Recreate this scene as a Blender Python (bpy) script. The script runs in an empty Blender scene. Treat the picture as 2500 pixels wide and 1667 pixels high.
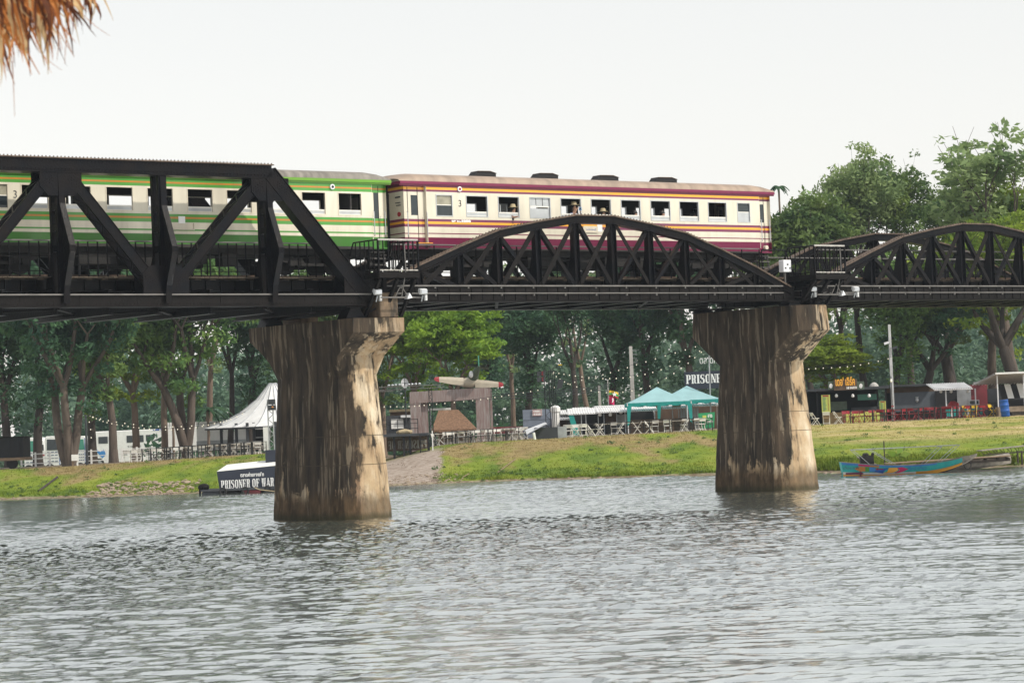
import bpy, bmesh, math, random
import numpy as np
from mathutils import Vector, Matrix
rnd = random.Random(7)
sin, cos, PI, rad = math.sin, math.cos, math.pi, math.radians
SC = bpy.context.scene
COL = SC.collection
# ------------------------------------------------------------------ camera
FPX, ROLL, CAMH = 6360., 0.041, 3.2
PIT = math.atan(204 / 6360.)
Fw = Vector((0, cos(PIT), sin(PIT))); R0 = Vector((1, 0, 0)); U0 = Vector((0, -sin(PIT), cos(PIT)))
Rv = R0 * cos(ROLL) - U0 * sin(ROLL); Uv = R0 * sin(ROLL) + U0 * cos(ROLL)
cam_d = bpy.data.cameras.new('camera'); cam = bpy.data.objects.new('camera', cam_d); COL.objects.link(cam)
M = Matrix.Identity(4)
for i in range(3):
    M[i][0] = Rv[i]; M[i][1] = Uv[i]; M[i][2] = -Fw[i]
M[2][3] = CAMH
cam.matrix_world = M
cam_d.sensor_width = 36; cam_d.lens = FPX / 2500 * 36
cam_d.clip_start = 0.1; cam_d.clip_end = 6000
cam_d.dof.use_dof = True; cam_d.dof.focus_distance = 112; cam_d.dof.aperture_fstop = 18
SC.camera = cam
# ------------------------------------------------------------------ sky and sun
SUN_EL, SUN_AZ = rad(47), Vector((0.87, -0.49))
world = bpy.data.worlds.new('World'); SC.world = world; world.use_nodes = True
nt = world.node_tree; nt.nodes.clear()
sky = nt.nodes.new('ShaderNodeTexSky'); sky.sky_type = 'NISHITA'; sky.sun_disc = False
sky.sun_elevation = SUN_EL; sky.sun_rotation = math.atan2(SUN_AZ.x, SUN_AZ.y)
sky.air_density = 1.8; sky.dust_density = 0.6; sky.ozone_density = 1.0; sky.altitude = 0
hs = nt.nodes.new('ShaderNodeHueSaturation'); hs.inputs['Saturation'].default_value = 0.28
bg = nt.nodes.new('ShaderNodeBackground'); bg.inputs[1].default_value = 0.142
wo = nt.nodes.new('ShaderNodeOutputWorld')
nt.links.new(sky.outputs[0], hs.inputs['Color']); nt.links.new(hs.outputs[0], bg.inputs[0]); 
bg.inputs[1].default_value = 0.060                       # clear air part; the white veil of a hazy day is added below
veil = nt.nodes.new('ShaderNodeBackground'); veil.inputs[0].default_value = (1.0, 0.985, 0.985, 1); veil.inputs[1].default_value = 0.39
ad = nt.nodes.new('ShaderNodeAddShader'); nt.links.new(bg.outputs[0], ad.inputs[0]); nt.links.new(veil.outputs[0], ad.inputs[1]); nt.links.new(ad.outputs[0], wo.inputs[0])
sd = bpy.data.lights.new('sun', 'SUN'); sd.energy = 2.7; sd.angle = rad(1.2); sd.color = (1.0, 0.93, 0.82)
so = bpy.data.objects.new('sun', sd); COL.objects.link(so)
sdir = Vector((SUN_AZ.x * cos(SUN_EL), SUN_AZ.y * cos(SUN_EL), sin(SUN_EL))).normalized()
so.rotation_euler = sdir.to_track_quat('Z', 'Y').to_euler(); so.location = (60, -40, 90)
SC.view_settings.view_transform = 'Standard'; SC.view_settings.look = 'None'
SC.view_settings.exposure = 0.36; SC.view_settings.gamma = 1.0
SC.cycles.max_bounces = 8; SC.cycles.transparent_max_bounces = 16; SC.cycles.volume_bounces = 1
# ------------------------------------------------------------------ positions
TH = rad(37.9)
TX, TY = cos(TH), sin(TH); NX, NY = sin(TH), -cos(TH)
def ray(x, y): return Fw * FPX + Rv * (x - 1250) + Uv * (833.5 - y)
_d = ray(1400, 612) * (102.6 / FPX)
OB = (_d.x - 1.4 * NX, _d.y - 1.4 * NY)            # a point of the track's centre line
def BL(x, y, w):                                   # picture point on a plane beside the track -> along, height
    d = ray(x, y); k = (OB[0] * NX + OB[1] * NY + w) / (d.x * NX + d.y * NY)
    return ((d.x * k - OB[0]) * TX + (d.y * k - OB[1]) * TY, CAMH + d.z * k)
def BW(l, y, z): return Vector((OB[0] + TX * l - NX * y, OB[1] + TY * l - NY * y, z))
def W(x, y, Y):
    d = ray(x, y); k = Y / d.y
    return Vector((d.x * k, Y, CAMH + d.z * k))
def lerp(pts, x):
    if x <= pts[0][0]: return pts[0][1]
    for (a, b), (c, d) in zip(pts, pts[1:]):
        if x <= c: return b + (d - b) * (x - a) / (c - a)
    return pts[-1][1]
SHORE = [(-400, 162), (-60, 160), (-31, 155.7), (-22.8, 151.5), (-18.5, 150.3), (-7.35, 149), (-1.5, 149.5), (5.4, 145.5), (10.6, 143.5), (16, 137.5), (19.5, 133.5), (26, 132.5), (60, 126), (400, 100)]
TOPZ = [(-40, 1.6), (-30, 1.68), (-25, 1.78), (-19, 1.95), (-4, 2.15), (7, 2.28), (22, 2.4), (40, 2.5)]
TOPY = [(-60, 171), (-31, 170), (-20, 168), (-7, 167), (5, 165), (14, 168), (25, 172), (60, 172)]
def gz(X, Y):
    ys = lerp(SHORE, X) + 0.35 * sin(X * 1.7) + 0.25 * sin(X * 0.6 + 1); yt = lerp(TOPY, X); zt = lerp(TOPZ, X)
    zt -= 0.85 * math.exp(-((X + 9.5) / 3.0) ** 2)
    if Y < ys: return max(-1.2, (Y - ys) * 0.18)
    u = (Y - ys) / (yt - ys)
    if u < 1:
        z = zt * (0.62 * u + 0.38 * u * u * (3 - 2 * u)) + 0.10 * sin(X * 0.8 + Y * 0.5) * u * (1 - u) + 0.06 * sin(X * 2.3 - Y * 1.1) * u * (1 - u)
    else:
        z = zt
        if X < -5: z -= min(1.3, max(0, (Y - 190) * 0.014)) * min(1, (-5 - X) / 8)
    return z
# ------------------------------------------------------------------ materials
def mat(name, col, rough=0.7, metal=0.0, var=0.25, scale=3.0, bump=0.0, spec=0.5, stretch=(1, 1, 1), col2=None, trans=None, bscale=None, obj_rand=0.0, detail=4):
    m = bpy.data.materials.new(name); m.use_nodes = True
    t = m.node_tree; n = t.nodes; L = t.links; b = n['Principled BSDF']
    b.inputs['Roughness'].default_value = rough; b.inputs['Metallic'].default_value = metal
    b.inputs['Specular IOR Level'].default_value = spec
    tc = n.new('ShaderNodeTexCoord'); mp = n.new('ShaderNodeMapping'); mp.inputs['Scale'].default_value = stretch
    L.new(tc.outputs['Object'], mp.inputs[0])
    nz = n.new('ShaderNodeTexNoise'); nz.inputs['Scale'].default_value = scale; nz.inputs['Detail'].default_value = detail
    L.new(mp.outputs[0], nz.inputs['Vector'])
    cr = n.new('ShaderNodeValToRGB'); cr.color_ramp.elements[0].position = 0.32; cr.color_ramp.elements[1].position = 0.68
    c2 = col2 or tuple(c * (1 - var) for c in col)
    cr.color_ramp.elements[0].color = (*c2, 1); cr.color_ramp.elements[1].color = (*col, 1)
    L.new(nz.outputs['Fac'], cr.inputs[0]); out = cr.outputs[0]
    if obj_rand:
        oi = n.new('ShaderNodeObjectInfo'); h = n.new('ShaderNodeHueSaturation')
        mr = n.new('ShaderNodeMapRange'); mr.inputs[3].default_value = 1 - obj_rand; mr.inputs[4].default_value = 1 + obj_rand
        L.new(oi.outputs['Random'], mr.inputs[0]); L.new(mr.outputs[0], h.inputs['Value'])
        mr2 = n.new('ShaderNodeMapRange'); mr2.inputs[3].default_value = 0.485; mr2.inputs[4].default_value = 0.512
        L.new(oi.outputs['Random'], mr2.inputs[0]); L.new(mr2.outputs[0], h.inputs['Hue'])
        L.new(out, h.inputs['Color']); out = h.outputs[0]
    L.new(out, b.inputs['Base Color'])
    if bump:
        bn = n.new('ShaderNodeTexNoise'); bn.inputs['Scale'].default_value = bscale or scale * 4; bn.inputs['Detail'].default_value = 5
        L.new(mp.outputs[0], bn.inputs['Vector'])
        bp = n.new('ShaderNodeBump'); bp.inputs['Strength'].default_value = bump; bp.inputs['Distance'].default_value = 0.05
        L.new(bn.outputs['Fac'], bp.inputs['Height']); L.new(bp.outputs[0], b.inputs['Normal'])
    if trans:
        tr = n.new('ShaderNodeBsdfTranslucent'); ms = n.new('ShaderNodeMixShader'); ms.inputs[0].default_value = trans
        L.new(out, tr.inputs[0]); o = n['Material Output']
        L.new(b.outputs[0], ms.inputs[1]); L.new(tr.outputs[0], ms.inputs[2]); L.new(ms.outputs[0], o.inputs[0])
    return m
def dirty(name, col, dirt=(0.12, 0.10, 0.07), amount=0.25, rough=0.35, vscale=(1.2, 1.2, 0.25)):
    """paint with vertical dirt runs"""
    return mat(name, col, rough=rough, col2=tuple(c * (1 - amount) + d * amount for c, d in zip(col, dirt)), scale=2.6, stretch=vscale, bump=0.08, detail=7)
MT = {}
def M_(k, *a, **kw):
    MT[k] = mat(k, *a, **kw); return MT[k]
M_('black_steel', (0.0024, 0.0030, 0.0052), rough=0.36, col2=(0.0075, 0.0055, 0.0050), scale=1.6, bump=0.25, spec=0.12, bscale=14)
M_('rust_steel', (0.009, 0.0070, 0.0065), rough=0.55, spec=0.12, var=0.55, scale=2.5, bump=0.3)
M_('top_steel', (0.13, 0.09, 0.065), rough=0.8, var=0.5, scale=4, bump=0.3)
M_('grey_pipe', (0.16, 0.15, 0.14), rough=0.5, var=0.4, scale=2)
M_('rail', (0.12, 0.075, 0.05), rough=0.6, var=0.5, scale=5)
M_('sleeper', (0.11, 0.085, 0.06), rough=0.9, var=0.5, scale=6, bump=0.4)
M_('white_metal', (0.75, 0.76, 0.78), rough=0.4, var=0.15)
M_('steel_bright', (0.55, 0.57, 0.6), rough=0.3, metal=0.7, var=0.2)
M_('galv', (0.42, 0.44, 0.46), rough=0.45, metal=0.3, var=0.3, scale=2)
M_('galv_pale', (0.56, 0.57, 0.57), rough=0.6, var=0.3, scale=2)
M_('corr_roof', (0.80, 0.80, 0.80), rough=0.45, var=0.2, scale=1.2)
M_('under', (0.022, 0.020, 0.019), rough=0.85, var=0.5, scale=4, bump=0.3)
M_('dark', (0.012, 0.012, 0.014), rough=0.8, var=0.3)
M_('charcoal', (0.045, 0.05, 0.058), rough=0.8, var=0.35, scale=1.2)
M_('dark_sign', (0.016, 0.022, 0.040), rough=0.6, var=0.3, scale=0.8)
M_('white_paint', (0.82, 0.82, 0.80), rough=0.5, var=0.12)
M_('wood', (0.30, 0.21, 0.13), rough=0.85, var=0.4, stretch=(1, 1, 6), bump=0.3)
M_('wood_grey', (0.30, 0.27, 0.23), rough=0.9, var=0.4, scale=5, bump=0.3)
M_('concrete_pole', (0.46, 0.44, 0.41), rough=0.85, var=0.3, stretch=(1, 1, .2), scale=4)
M_('plinth', (0.21, 0.145, 0.09), rough=0.9, col2=(0.05, 0.04, 0.03), scale=3, stretch=(1, 1, .3), bump=0.3)
M_('concrete_block', (0.33, 0.26, 0.19), rough=0.9, var=0.4, scale=3, bump=0.4)
M_('glass_dark', (0.03, 0.04, 0.045), rough=0.08, var=0.2)
M_('frosted', (0.35, 0.33, 0.25), rough=0.35, var=0.35, scale=4)
M_('sash', (0.50, 0.52, 0.53), rough=0.3, var=0.15, metal=0.3)
M_('interior', (0.035, 0.03, 0.028), rough=0.8, var=0.4)
M_('seat_fabric', (0.05, 0.03, 0.028), rough=0.7, var=0.3)
MT['cream'] = dirty('cream', (0.68, 0.635, 0.52), amount=0.17)
MT['cream2'] = dirty('cream2', (0.70, 0.64, 0.52), amount=0.22)
MT['maroon'] = dirty('maroon', (0.17, 0.008, 0.052), amount=0.25, dirt=(.12, .02, .04))
MT['purple'] = dirty('purple', (0.18, 0.030, 0.085), amount=0.2)
MT['yellow'] = dirty('yellow', (0.85, 0.40, 0.035), amount=0.12)
MT['green'] = dirty('green', (0.075, 0.30, 0.045), amount=0.2)
MT['green_dark'] = dirty('green_dark', (0.035, 0.19, 0.012), amount=0.25)
MT['green_lime'] = dirty('green_lime', (0.12, 0.30, 0.02), amount=0.15)
MT['orange'] = dirty('orange', (0.52, 0.20, 0.03), amount=0.15)
MT['teal_paint'] = dirty('teal_paint', (0.05, 0.25, 0.18), amount=0.15)
M_('roof_maroon_coach', (0.37, 0.275, 0.205), rough=0.55, var=0.38, scale=1.1, stretch=(2.5, .6, .6), bump=0.15)
M_('roof_green_coach', (0.25, 0.23, 0.20), rough=0.8, var=0.45, scale=1.5, stretch=(3, .8, .8), bump=0.2)
M_('red', (0.32, 0.018, 0.028), rough=0.5, var=0.2)
M_('red_dark', (0.22, 0.03, 0.04), rough=0.6, var=0.3)
M_('magenta', (0.55, 0.02, 0.12), rough=0.7, var=0.2)
M_('blue', (0.01, 0.10, 0.42), rough=0.4, var=0.25, scale=5)
M_('blue_light', (0.05, 0.25, 0.60), rough=0.5, var=0.2)
M_('teal_cloth', (0.03, 0.42, 0.38), rough=0.8, var=0.15, trans=0.3)
M_('tent_top', (0.42, 0.70, 0.74), rough=0.7, var=0.15, scale=1, trans=0.35)
M_('lime', (0.50, 0.55, 0.12), rough=0.7, var=0.1)
M_('yellow_cloth', (0.75, 0.50, 0.03), rough=0.7, var=0.2)
M_('green_flag', (0.03, 0.30, 0.06), rough=0.7, var=0.2)
M_('sign_green', (0.02, 0.30, 0.12), rough=0.6, var=0.15)
M_('cream_tarp', (0.45, 0.36, 0.22), rough=0.9, var=0.3)
M_('table_black', (0.03, 0.03, 0.032), rough=0.6, var=0.3)
M_('table_top', (0.55, 0.50, 0.42), rough=0.5, var=0.2)
M_('chair_white', (0.78, 0.76, 0.70), rough=0.5, var=0.12)
M_('chair_tan', (0.42, 0.28, 0.12), rough=0.5, var=0.2)
M_('rusty_sheet', (0.20, 0.125, 0.115), rough=0.85, scale=5, stretch=(3, 3, .25), col2=(0.30, 0.27, 0.26), bump=0.3)
M_('thatch_roof', (0.26, 0.15, 0.09), rough=0.95, var=0.5, scale=8, stretch=(1, 1, .3), bump=0.6)
M_('plane_cream', (0.42, 0.37, 0.29), rough=0.55, var=0.15)
M_('plane_green', (0.09, 0.13, 0.09), rough=0.6, var=0.3)
M_('grey_panel', (0.20, 0.235, 0.30), rough=0.5, var=0.2, stretch=(.4, .4, 3))
M_('brown_board', (0.13, 0.08, 0.05), rough=0.8, var=0.3)
M_('grey_board', (0.085, 0.10, 0.12), rough=0.6, var=0.15)
M_('skin', (0.42, 0.24, 0.16), rough=0.6, var=0.08)
M_('hair', (0.012, 0.009, 0.008), rough=0.5, var=0.2)
M_('hat', (0.40, 0.33, 0.20), rough=0.9, var=0.2)
M_('shirt_blue', (0.16, 0.20, 0.32), rough=0.9, var=0.5, scale=25)
M_('shirt_dark', (0.04, 0.045, 0.06), rough=0.9, var=0.3)
M_('shirt_light', (0.45, 0.44, 0.42), rough=0.9, var=0.2)
M_('tyre', (0.02, 0.02, 0.02), rough=0.9, var=0.2)
M_('bark', (0.135, 0.105, 0.085), rough=0.95, var=0.45, scale=3, stretch=(1, 1, .25), bump=0.6)
M_('bark_dark', (0.06, 0.048, 0.04), rough=0.95, var=0.45, scale=3, stretch=(1, 1, .25), bump=0.6)
M_('bark_pale', (0.23, 0.17, 0.13), rough=0.95, var=0.4, scale=3, stretch=(1, 1, .25), bump=0.6)
leafkw = dict(rough=0.55, spec=0.15, scale=0.45, trans=0.42, obj_rand=0.14, detail=3)
M_('leaf_mid', (0.21, 0.31, 0.075), col2=(0.075, 0.155, 0.060), **leafkw)
M_('leaf_dark_haze', (0.10, 0.195, 0.085), col2=(0.042, 0.105, 0.070), **leafkw)  # bluish tint of distance haze mixed into the leaf colour
M_('leaf_bright', (0.27, 0.37, 0.035), col2=(0.10, 0.19, 0.035), **leafkw)
M_('leaf_olive', (0.36, 0.46, 0.19), col2=(0.17, 0.26, 0.11), **leafkw)
M_('leaf_far_haze', (0.22, 0.33, 0.22), col2=(0.11, 0.19, 0.155), **leafkw)  # paler and bluer: haze of the far wood painted into its leaves
M_('straw', (0.50, 0.19, 0.045), rough=0.8, col2=(0.28, 0.08, 0.015), scale=25, trans=0.3)
M_('straw_dark', (0.13, 0.035, 0.010), rough=0.8, var=0.5, scale=25, trans=0.2)
M_('straw_pale', (0.72, 0.50, 0.26), rough=0.8, var=0.4, scale=25, trans=0.3)
M_('rock', (0.36, 0.28, 0.21), rough=0.9, var=0.4, scale=4, obj_rand=0.1)
def lamp_mat(name, col, st):
    m = mat(name, col, rough=0.4, var=0.02); b = m.node_tree.nodes['Principled BSDF']
    b.inputs['Emission Color'].default_value = (*col, 1); b.inputs['Emission Strength'].default_value = st; MT[name] = m
lamp_mat('bulb', (0.9, 0.85, 0.70), 0.12)
# ------------------------------------------------------------------ mesh builder and objects
class MB:
    def __init__(s): s.v = []; s.f = []; s.m = []
    def add(s, vs, fs, mi=0):
        o = len(s.v); s.v += [tuple(p) for p in vs]; s.f += [tuple(i + o for i in f) for f in fs]; s.m += [mi] * len(fs); return s
    def box(s, x0, x1, y0, y1, z0, z1, mi=0):
        return s.add([(x0, y0, z0), (x1, y0, z0), (x1, y1, z0), (x0, y1, z0), (x0, y0, z1), (x1, y0, z1), (x1, y1, z1), (x0, y1, z1)],
                     [(0, 3, 2, 1), (4, 5, 6, 7), (0, 1, 5, 4), (1, 2, 6, 5), (2, 3, 7, 6), (3, 0, 4, 7)], mi)
    def beam(s, p, q, w, h, side=(0, 1, 0), mi=0):
        """bar from p to q; w measured along `side`, h across it"""
        p = Vector(p); q = Vector(q); d = (q - p).normalized(); sd_ = Vector(side); sd_ = (sd_ - d * sd_.dot(d))
        if sd_.length < 1e-5: sd_ = Vector((1, 0, 0)) - d * d.x
        sd_.normalize(); u = d.cross(sd_); a = sd_ * w / 2; b = u * h / 2
        vs = [p - a - b, p + a - b, p + a + b, p - a + b, q - a - b, q + a - b, q + a + b, q - a + b]
        return s.add(vs, [(0, 3, 2, 1), (4, 5, 6, 7), (0, 1, 5, 4), (1, 2, 6, 5), (2, 3, 7, 6), (3, 0, 4, 7)], mi)
    def tube(s, pts, r, n=6, mi=0, cap=True):
        pts = [Vector(p) for p in pts]; rs = r if isinstance(r, (list, tuple)) else [r] * len(pts); o = len(s.v)
        ref = Vector((0.3, 0.2, 1)).normalized()
        for i, p in enumerate(pts):
            d = (pts[min(i + 1, len(pts) - 1)] - pts[max(i - 1, 0)]).normalized()
            rf = ref if abs(d.dot(ref)) < .95 else Vector((1, 0, 0))
            a = d.cross(rf).normalized(); b = d.cross(a)
            for k in range(n):
                t = 2 * PI * k / n; s.v.append(tuple(p + (a * cos(t) + b * sin(t)) * rs[i]))
        for i in range(len(pts) - 1):
            for k in range(n):
                k2 = (k + 1) % n; s.f.append((o + i * n + k, o + i * n + k2, o + (i + 1) * n + k2, o + (i + 1) * n + k)); s.m.append(mi)
        if cap:
            s.f.append(tuple(o + k for k in range(n - 1, -1, -1))); s.m.append(mi)
            s.f.append(tuple(o + (len(pts) - 1) * n + k for k in range(n))); s.m.append(mi)
        return s
    def prism(s, poly, ax, a0, a1, mi=0):
        """2D polygon extruded along axis ax from a0 to a1 (poly gives the other two coordinates in order)"""
        n = len(poly)
        def P(u, v, a): return (a, u, v) if ax == 0 else ((u, a, v) if ax == 1 else (u, v, a))
        vs = [P(u, v, a0) for u, v in poly] + [P(u, v, a1) for u, v in poly]
        return s.add(vs, [tuple(range(n)), tuple(range(2 * n - 1, n - 1, -1))] + [(i, i + n, (i + 1) % n + n, (i + 1) % n) for i in range(n)], mi)
    def lathe(s, c, prof, n=12, mi=0):
        o = len(s.v); c = Vector(c)
        for r, z in prof:
            for k in range(n): s.v.append((c.x + r * cos(2 * PI * k / n), c.y + r * sin(2 * PI * k / n), c.z + z))
        for i in range(len(prof) - 1):
            for k in range(n):
                k2 = (k + 1) % n; s.f.append((o + i * n + k, o + i * n + k2, o + (i + 1) * n + k2, o + (i + 1) * n + k)); s.m.append(mi)
        s.f.append(tuple(o + k for k in range(n - 1, -1, -1))); s.m.append(mi)
        s.f.append(tuple(o + (len(prof) - 1) * n + k for k in range(n))); s.m.append(mi)
        return s
    def ico(s, c, r, mi=0, jit=0, sub=1, sc=(1, 1, 1)):
        bm = bmesh.new(); bmesh.ops.create_icosphere(bm, subdivisions=sub, radius=1)
        vs = []
        for v in bm.verts:
            k = r * (1 + rnd.uniform(-jit, jit)); vs.append((c[0] + v.co.x * k * sc[0], c[1] + v.co.y * k * sc[1], c[2] + v.co.z * k * sc[2]))
        s.add(vs, [tuple(v.index for v in f.verts) for f in bm.faces], mi); bm.free(); return s
    def pbox(s, x0, x1, y0, y1, Y, dep, mi=0, front=0.0):
        a = W(x0, (y0 + y1) / 2, Y); b = W(x1, (y0 + y1) / 2, Y); t_ = W((x0 + x1) / 2, y0, Y); l_ = W((x0 + x1) / 2, y1, Y)
        return s.box(a.x, b.x, Y - front, Y + dep, l_.z, t_.z, mi)
    def build(s, name, mats, parent=None, base=None, loc=(0, 0, 0), rz=0, smooth=False, bevel=0.0):
        if not isinstance(mats, (list, tuple)): mats = [mats]
        me = bpy.data.meshes.new(name)
        if base is None: base = tuple(parent['_b']) if parent is not None and '_b' in parent else (0, 0, 0)
        me.from_pydata([(p[0] - base[0], p[1] - base[1], p[2] - base[2]) for p in s.v], [], s.f)
        for m in mats: me.materials.append(MT[m] if isinstance(m, str) else m)
        me.polygons.foreach_set('material_index', s.m)
        if smooth: me.polygons.foreach_set('use_smooth', [True] * len(s.f))
        me.update()
        o = bpy.data.objects.new(name, me); COL.objects.link(o)
        if parent is not None:
            o.parent = parent
            if '_b' in parent: o['_b'] = list(base)
        else: o.location = loc; o.rotation_euler = (0, 0, rz)
        if bevel:
            bv = o.modifiers.new('bevel', 'BEVEL'); bv.width = bevel; bv.segments = 1; bv.limit_method = 'ANGLE'
        return o
def fast_mesh(name, V, Q, mats, mi=None, smooth=False):
    """V (n,3) float array, Q (m,4) int array"""
    me = bpy.data.meshes.new(name); me.vertices.add(len(V)); me.vertices.foreach_set('co', V.astype(np.float32).ravel())
    k = Q.shape[1]; me.loops.add(Q.size); me.loops.foreach_set('vertex_index', Q.astype(np.int32).ravel()); me.polygons.add(len(Q))
    me.polygons.foreach_set('loop_start', np.arange(0, Q.size, k, dtype=np.int32)); me.polygons.foreach_set('loop_total', np.full(len(Q), k, np.int32))
    for m in mats: me.materials.append(MT[m])
    if mi is not None: me.polygons.foreach_set('material_index', mi.astype(np.int32))
    if smooth: me.polygons.foreach_set('use_smooth', np.ones(len(Q), bool))
    me.update(calc_edges=True); return me
def tag(o, label, cat, group=None, kind=None):
    if label: o['label'] = label
    if cat: o['category'] = cat
    if group: o['group'] = group
    if kind: o['kind'] = kind
    return o
def thing(name, label, cat, loc, rz=0, group=None, base=(0, 0, 0)):
    o = bpy.data.objects.new(name, None); COL.objects.link(o); o.empty_display_size = 0.3
    o.location = loc; o.rotation_euler = (0, 0, rz); o['_b'] = [float(c) for c in base]
    return tag(o, label, cat, group)
def bthing(name, label, cat, base, group=None):    # a thing on the bridge, parts written in track coordinates (along, -side, height)
    return thing(name, label, cat, BW(*base), TH, group, base)
def wthing(name, label, cat, base, group=None):    # parts written in world coordinates
    return thing(name, label, cat, base, 0, group, base)
def dup(root, loc, rz=None, label=None, group=None):
    r = root.copy(); COL.objects.link(r); r.location = loc
    if rz is not None: r.rotation_euler = (0, 0, rz)
    if label: r['label'] = label
    if group: r['group'] = group
    for ch in list(root.children):
        c = ch.copy(); COL.objects.link(c); c.parent = r
        for g in list(ch.children):
            d = g.copy(); COL.objects.link(d); d.parent = c
    return r
def structure(o): o['kind'] = 'structure'; return o
_tc = {}
def text_mesh(txt, size, width=None, bold=0.0):
    """lettering as a list of vertices and faces in the XZ plane, centred"""
    cu = bpy.data.curves.new('t', 'FONT'); cu.body = txt; cu.size = size; cu.align_x = 'CENTER'; cu.offset = bold; cu.resolution_u = 3
    ob = bpy.data.objects.new('t', cu); COL.objects.link(ob)
    dg = bpy.context.evaluated_depsgraph_get(); me = ob.evaluated_get(dg).to_mesh()
    vs = [tuple(v.co) for v in me.vertices]; fs = [tuple(p.vertices) for p in me.polygons]
    ob.evaluated_get(dg).to_mesh_clear(); bpy.data.objects.remove(ob); bpy.data.curves.remove(cu)
    if not vs: return [], []
    x0 = min(v[0] for v in vs); x1 = max(v[0] for v in vs); y0 = min(v[1] for v in vs); y1 = max(v[1] for v in vs)
    k = width / (x1 - x0) if width else 1; kz = size / (y1 - y0)
    return [((v[0] - (x0 + x1) / 2) * k, 0, (v[1] - y0) * kz) for v in vs], fs
def put_text(txt, height, width, at, m, parent, bold=0.0, mirror=False, name='lettering', ang=0.0):
    vs, fs = text_mesh(txt, height, width, bold); b = MB(); k = -1 if mirror else 1
    b.add([(at[0] + v[0] * k * cos(ang), at[1] + v[0] * k * sin(ang), at[2] + v[2]) for v in vs], fs)
    return b.build(name, m, parent)
GL = {  # heavy condensed slab letters as rectangles (x0,z0,x1,z1) in a box 1 wide, 1.7 tall
 'P': [(.12, 0, .45, 1.7), (0, 0, .58, .12), (0, 1.58, .8, 1.7), (.66, .85, 1, 1.6), (.45, .75, .85, .87)],
 'R': [(.1, 0, .42, 1.7), (0, 0, .54, .12), (0, 1.58, .8, 1.7), (.62, .95, .95, 1.6), (.42, .82, .8, .95), (.6, .1, .88, .85), (.75, 0, 1.05, .14)],
 'I': [(.1, 0, .5, 1.7), (0, 0, .6, .12), (0, 1.58, .6, 1.7)],
 'S': [(.05, 1.0, .38, 1.55), (.2, 1.58, .9, 1.7), (.78, 1.2, .9, 1.6), (.3, .75, .75, 1.05), (.6, .15, .95, .8), (.1, 0, .8, .12), (.05, .1, .18, .5)],
 'O': [(0, .2, .34, 1.5), (.66, .2, 1, 1.5), (.18, 1.5, .82, 1.7), (.18, 0, .82, .2)],
 'N': [(.1, 0, .24, 1.7), (0, 0, .34, .12), (0, 1.58, .4, 1.7), (.86, 0, .99, 1.7), (.74, 1.58, 1.1, 1.7), (.2, 1.1, .48, 1.6), (.38, .6, .68, 1.25), (.58, 0.05, .9, .75)],
 'E': [(.1, 0, .44, 1.7), (0, 0, .95, .12), (0, 1.58, .95, 1.7), (.44, .8, .75, .92), (.82, 0, .95, .5), (.82, 1.2, .95, 1.7), (.7, .6, .78, 1.1)],
 'F': [(.1, 0, .44, 1.7), (0, 0, .6, .12), (0, 1.58, .95, 1.7), (.44, .8, .75, .92), (.82, 1.2, .95, 1.7), (.7, .6, .78, 1.1)],
 'W': [(.02, .7, .34, 1.7), (.15, 0, .42, .8), (.5, .6, .8, 1.7), (.62, 0, .9, .7), (.95, .6, 1.1, 1.7), (.85, .1, 1.0, .8), (-.08, 1.58, .42, 1.7), (.84, 1.58, 1.22, 1.7)],
 'A': [(.36, 1.1, .66, 1.7), (.2, .4, .36, 1.2), (.05, 0, .22, .5), (.56, .4, .84, 1.2), (.68, 0, 1.0, .5), (.25, .38, .75, .5), (-.05, 0, .3, .12), (.58, 0, 1.1, .12)],
 'C': [(0, .2, .34, 1.5), (.18, 1.56, .85, 1.7), (.18, 0, .9, .14), (.8, 1.15, .93, 1.6), (.84, .1, .93, .4)]}
def slab(txt, x0, x1, z0, z1, y, m, parent, mirror=False, shear=0.0):
    wd = {' ': .55, 'I': .72, 'W': 1.4}; tot = sum(wd.get(c, 1.16) for c in txt); b = MB(); p = 0
    for c in txt:
        for (a, b0, c1, d) in GL.get(c, []):
            u0 = (p + a) / tot; u1 = (p + c1) / tot
            if mirror: u0, u1 = 1 - u1, 1 - u0
            X0 = x0 + (x1 - x0) * u0; X1 = x0 + (x1 - x0) * u1
            Z0 = z0 + (z1 - z0) * b0 / 1.7; Z1 = z0 + (z1 - z0) * d / 1.7
            s0 = shear * (u0 - .5); s1 = shear * (u1 - .5); o = len(b.f) * .0001
            b.add([(X0, y - o, Z0 + s0), (X1, y - o, Z0 + s1), (X1, y - o, Z1 + s1), (X0, y - o, Z1 + s0)], [(0, 1, 2, 3)])
        p += wd.get(c, 1.16)
    return b.build('lettering', m, parent)
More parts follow.
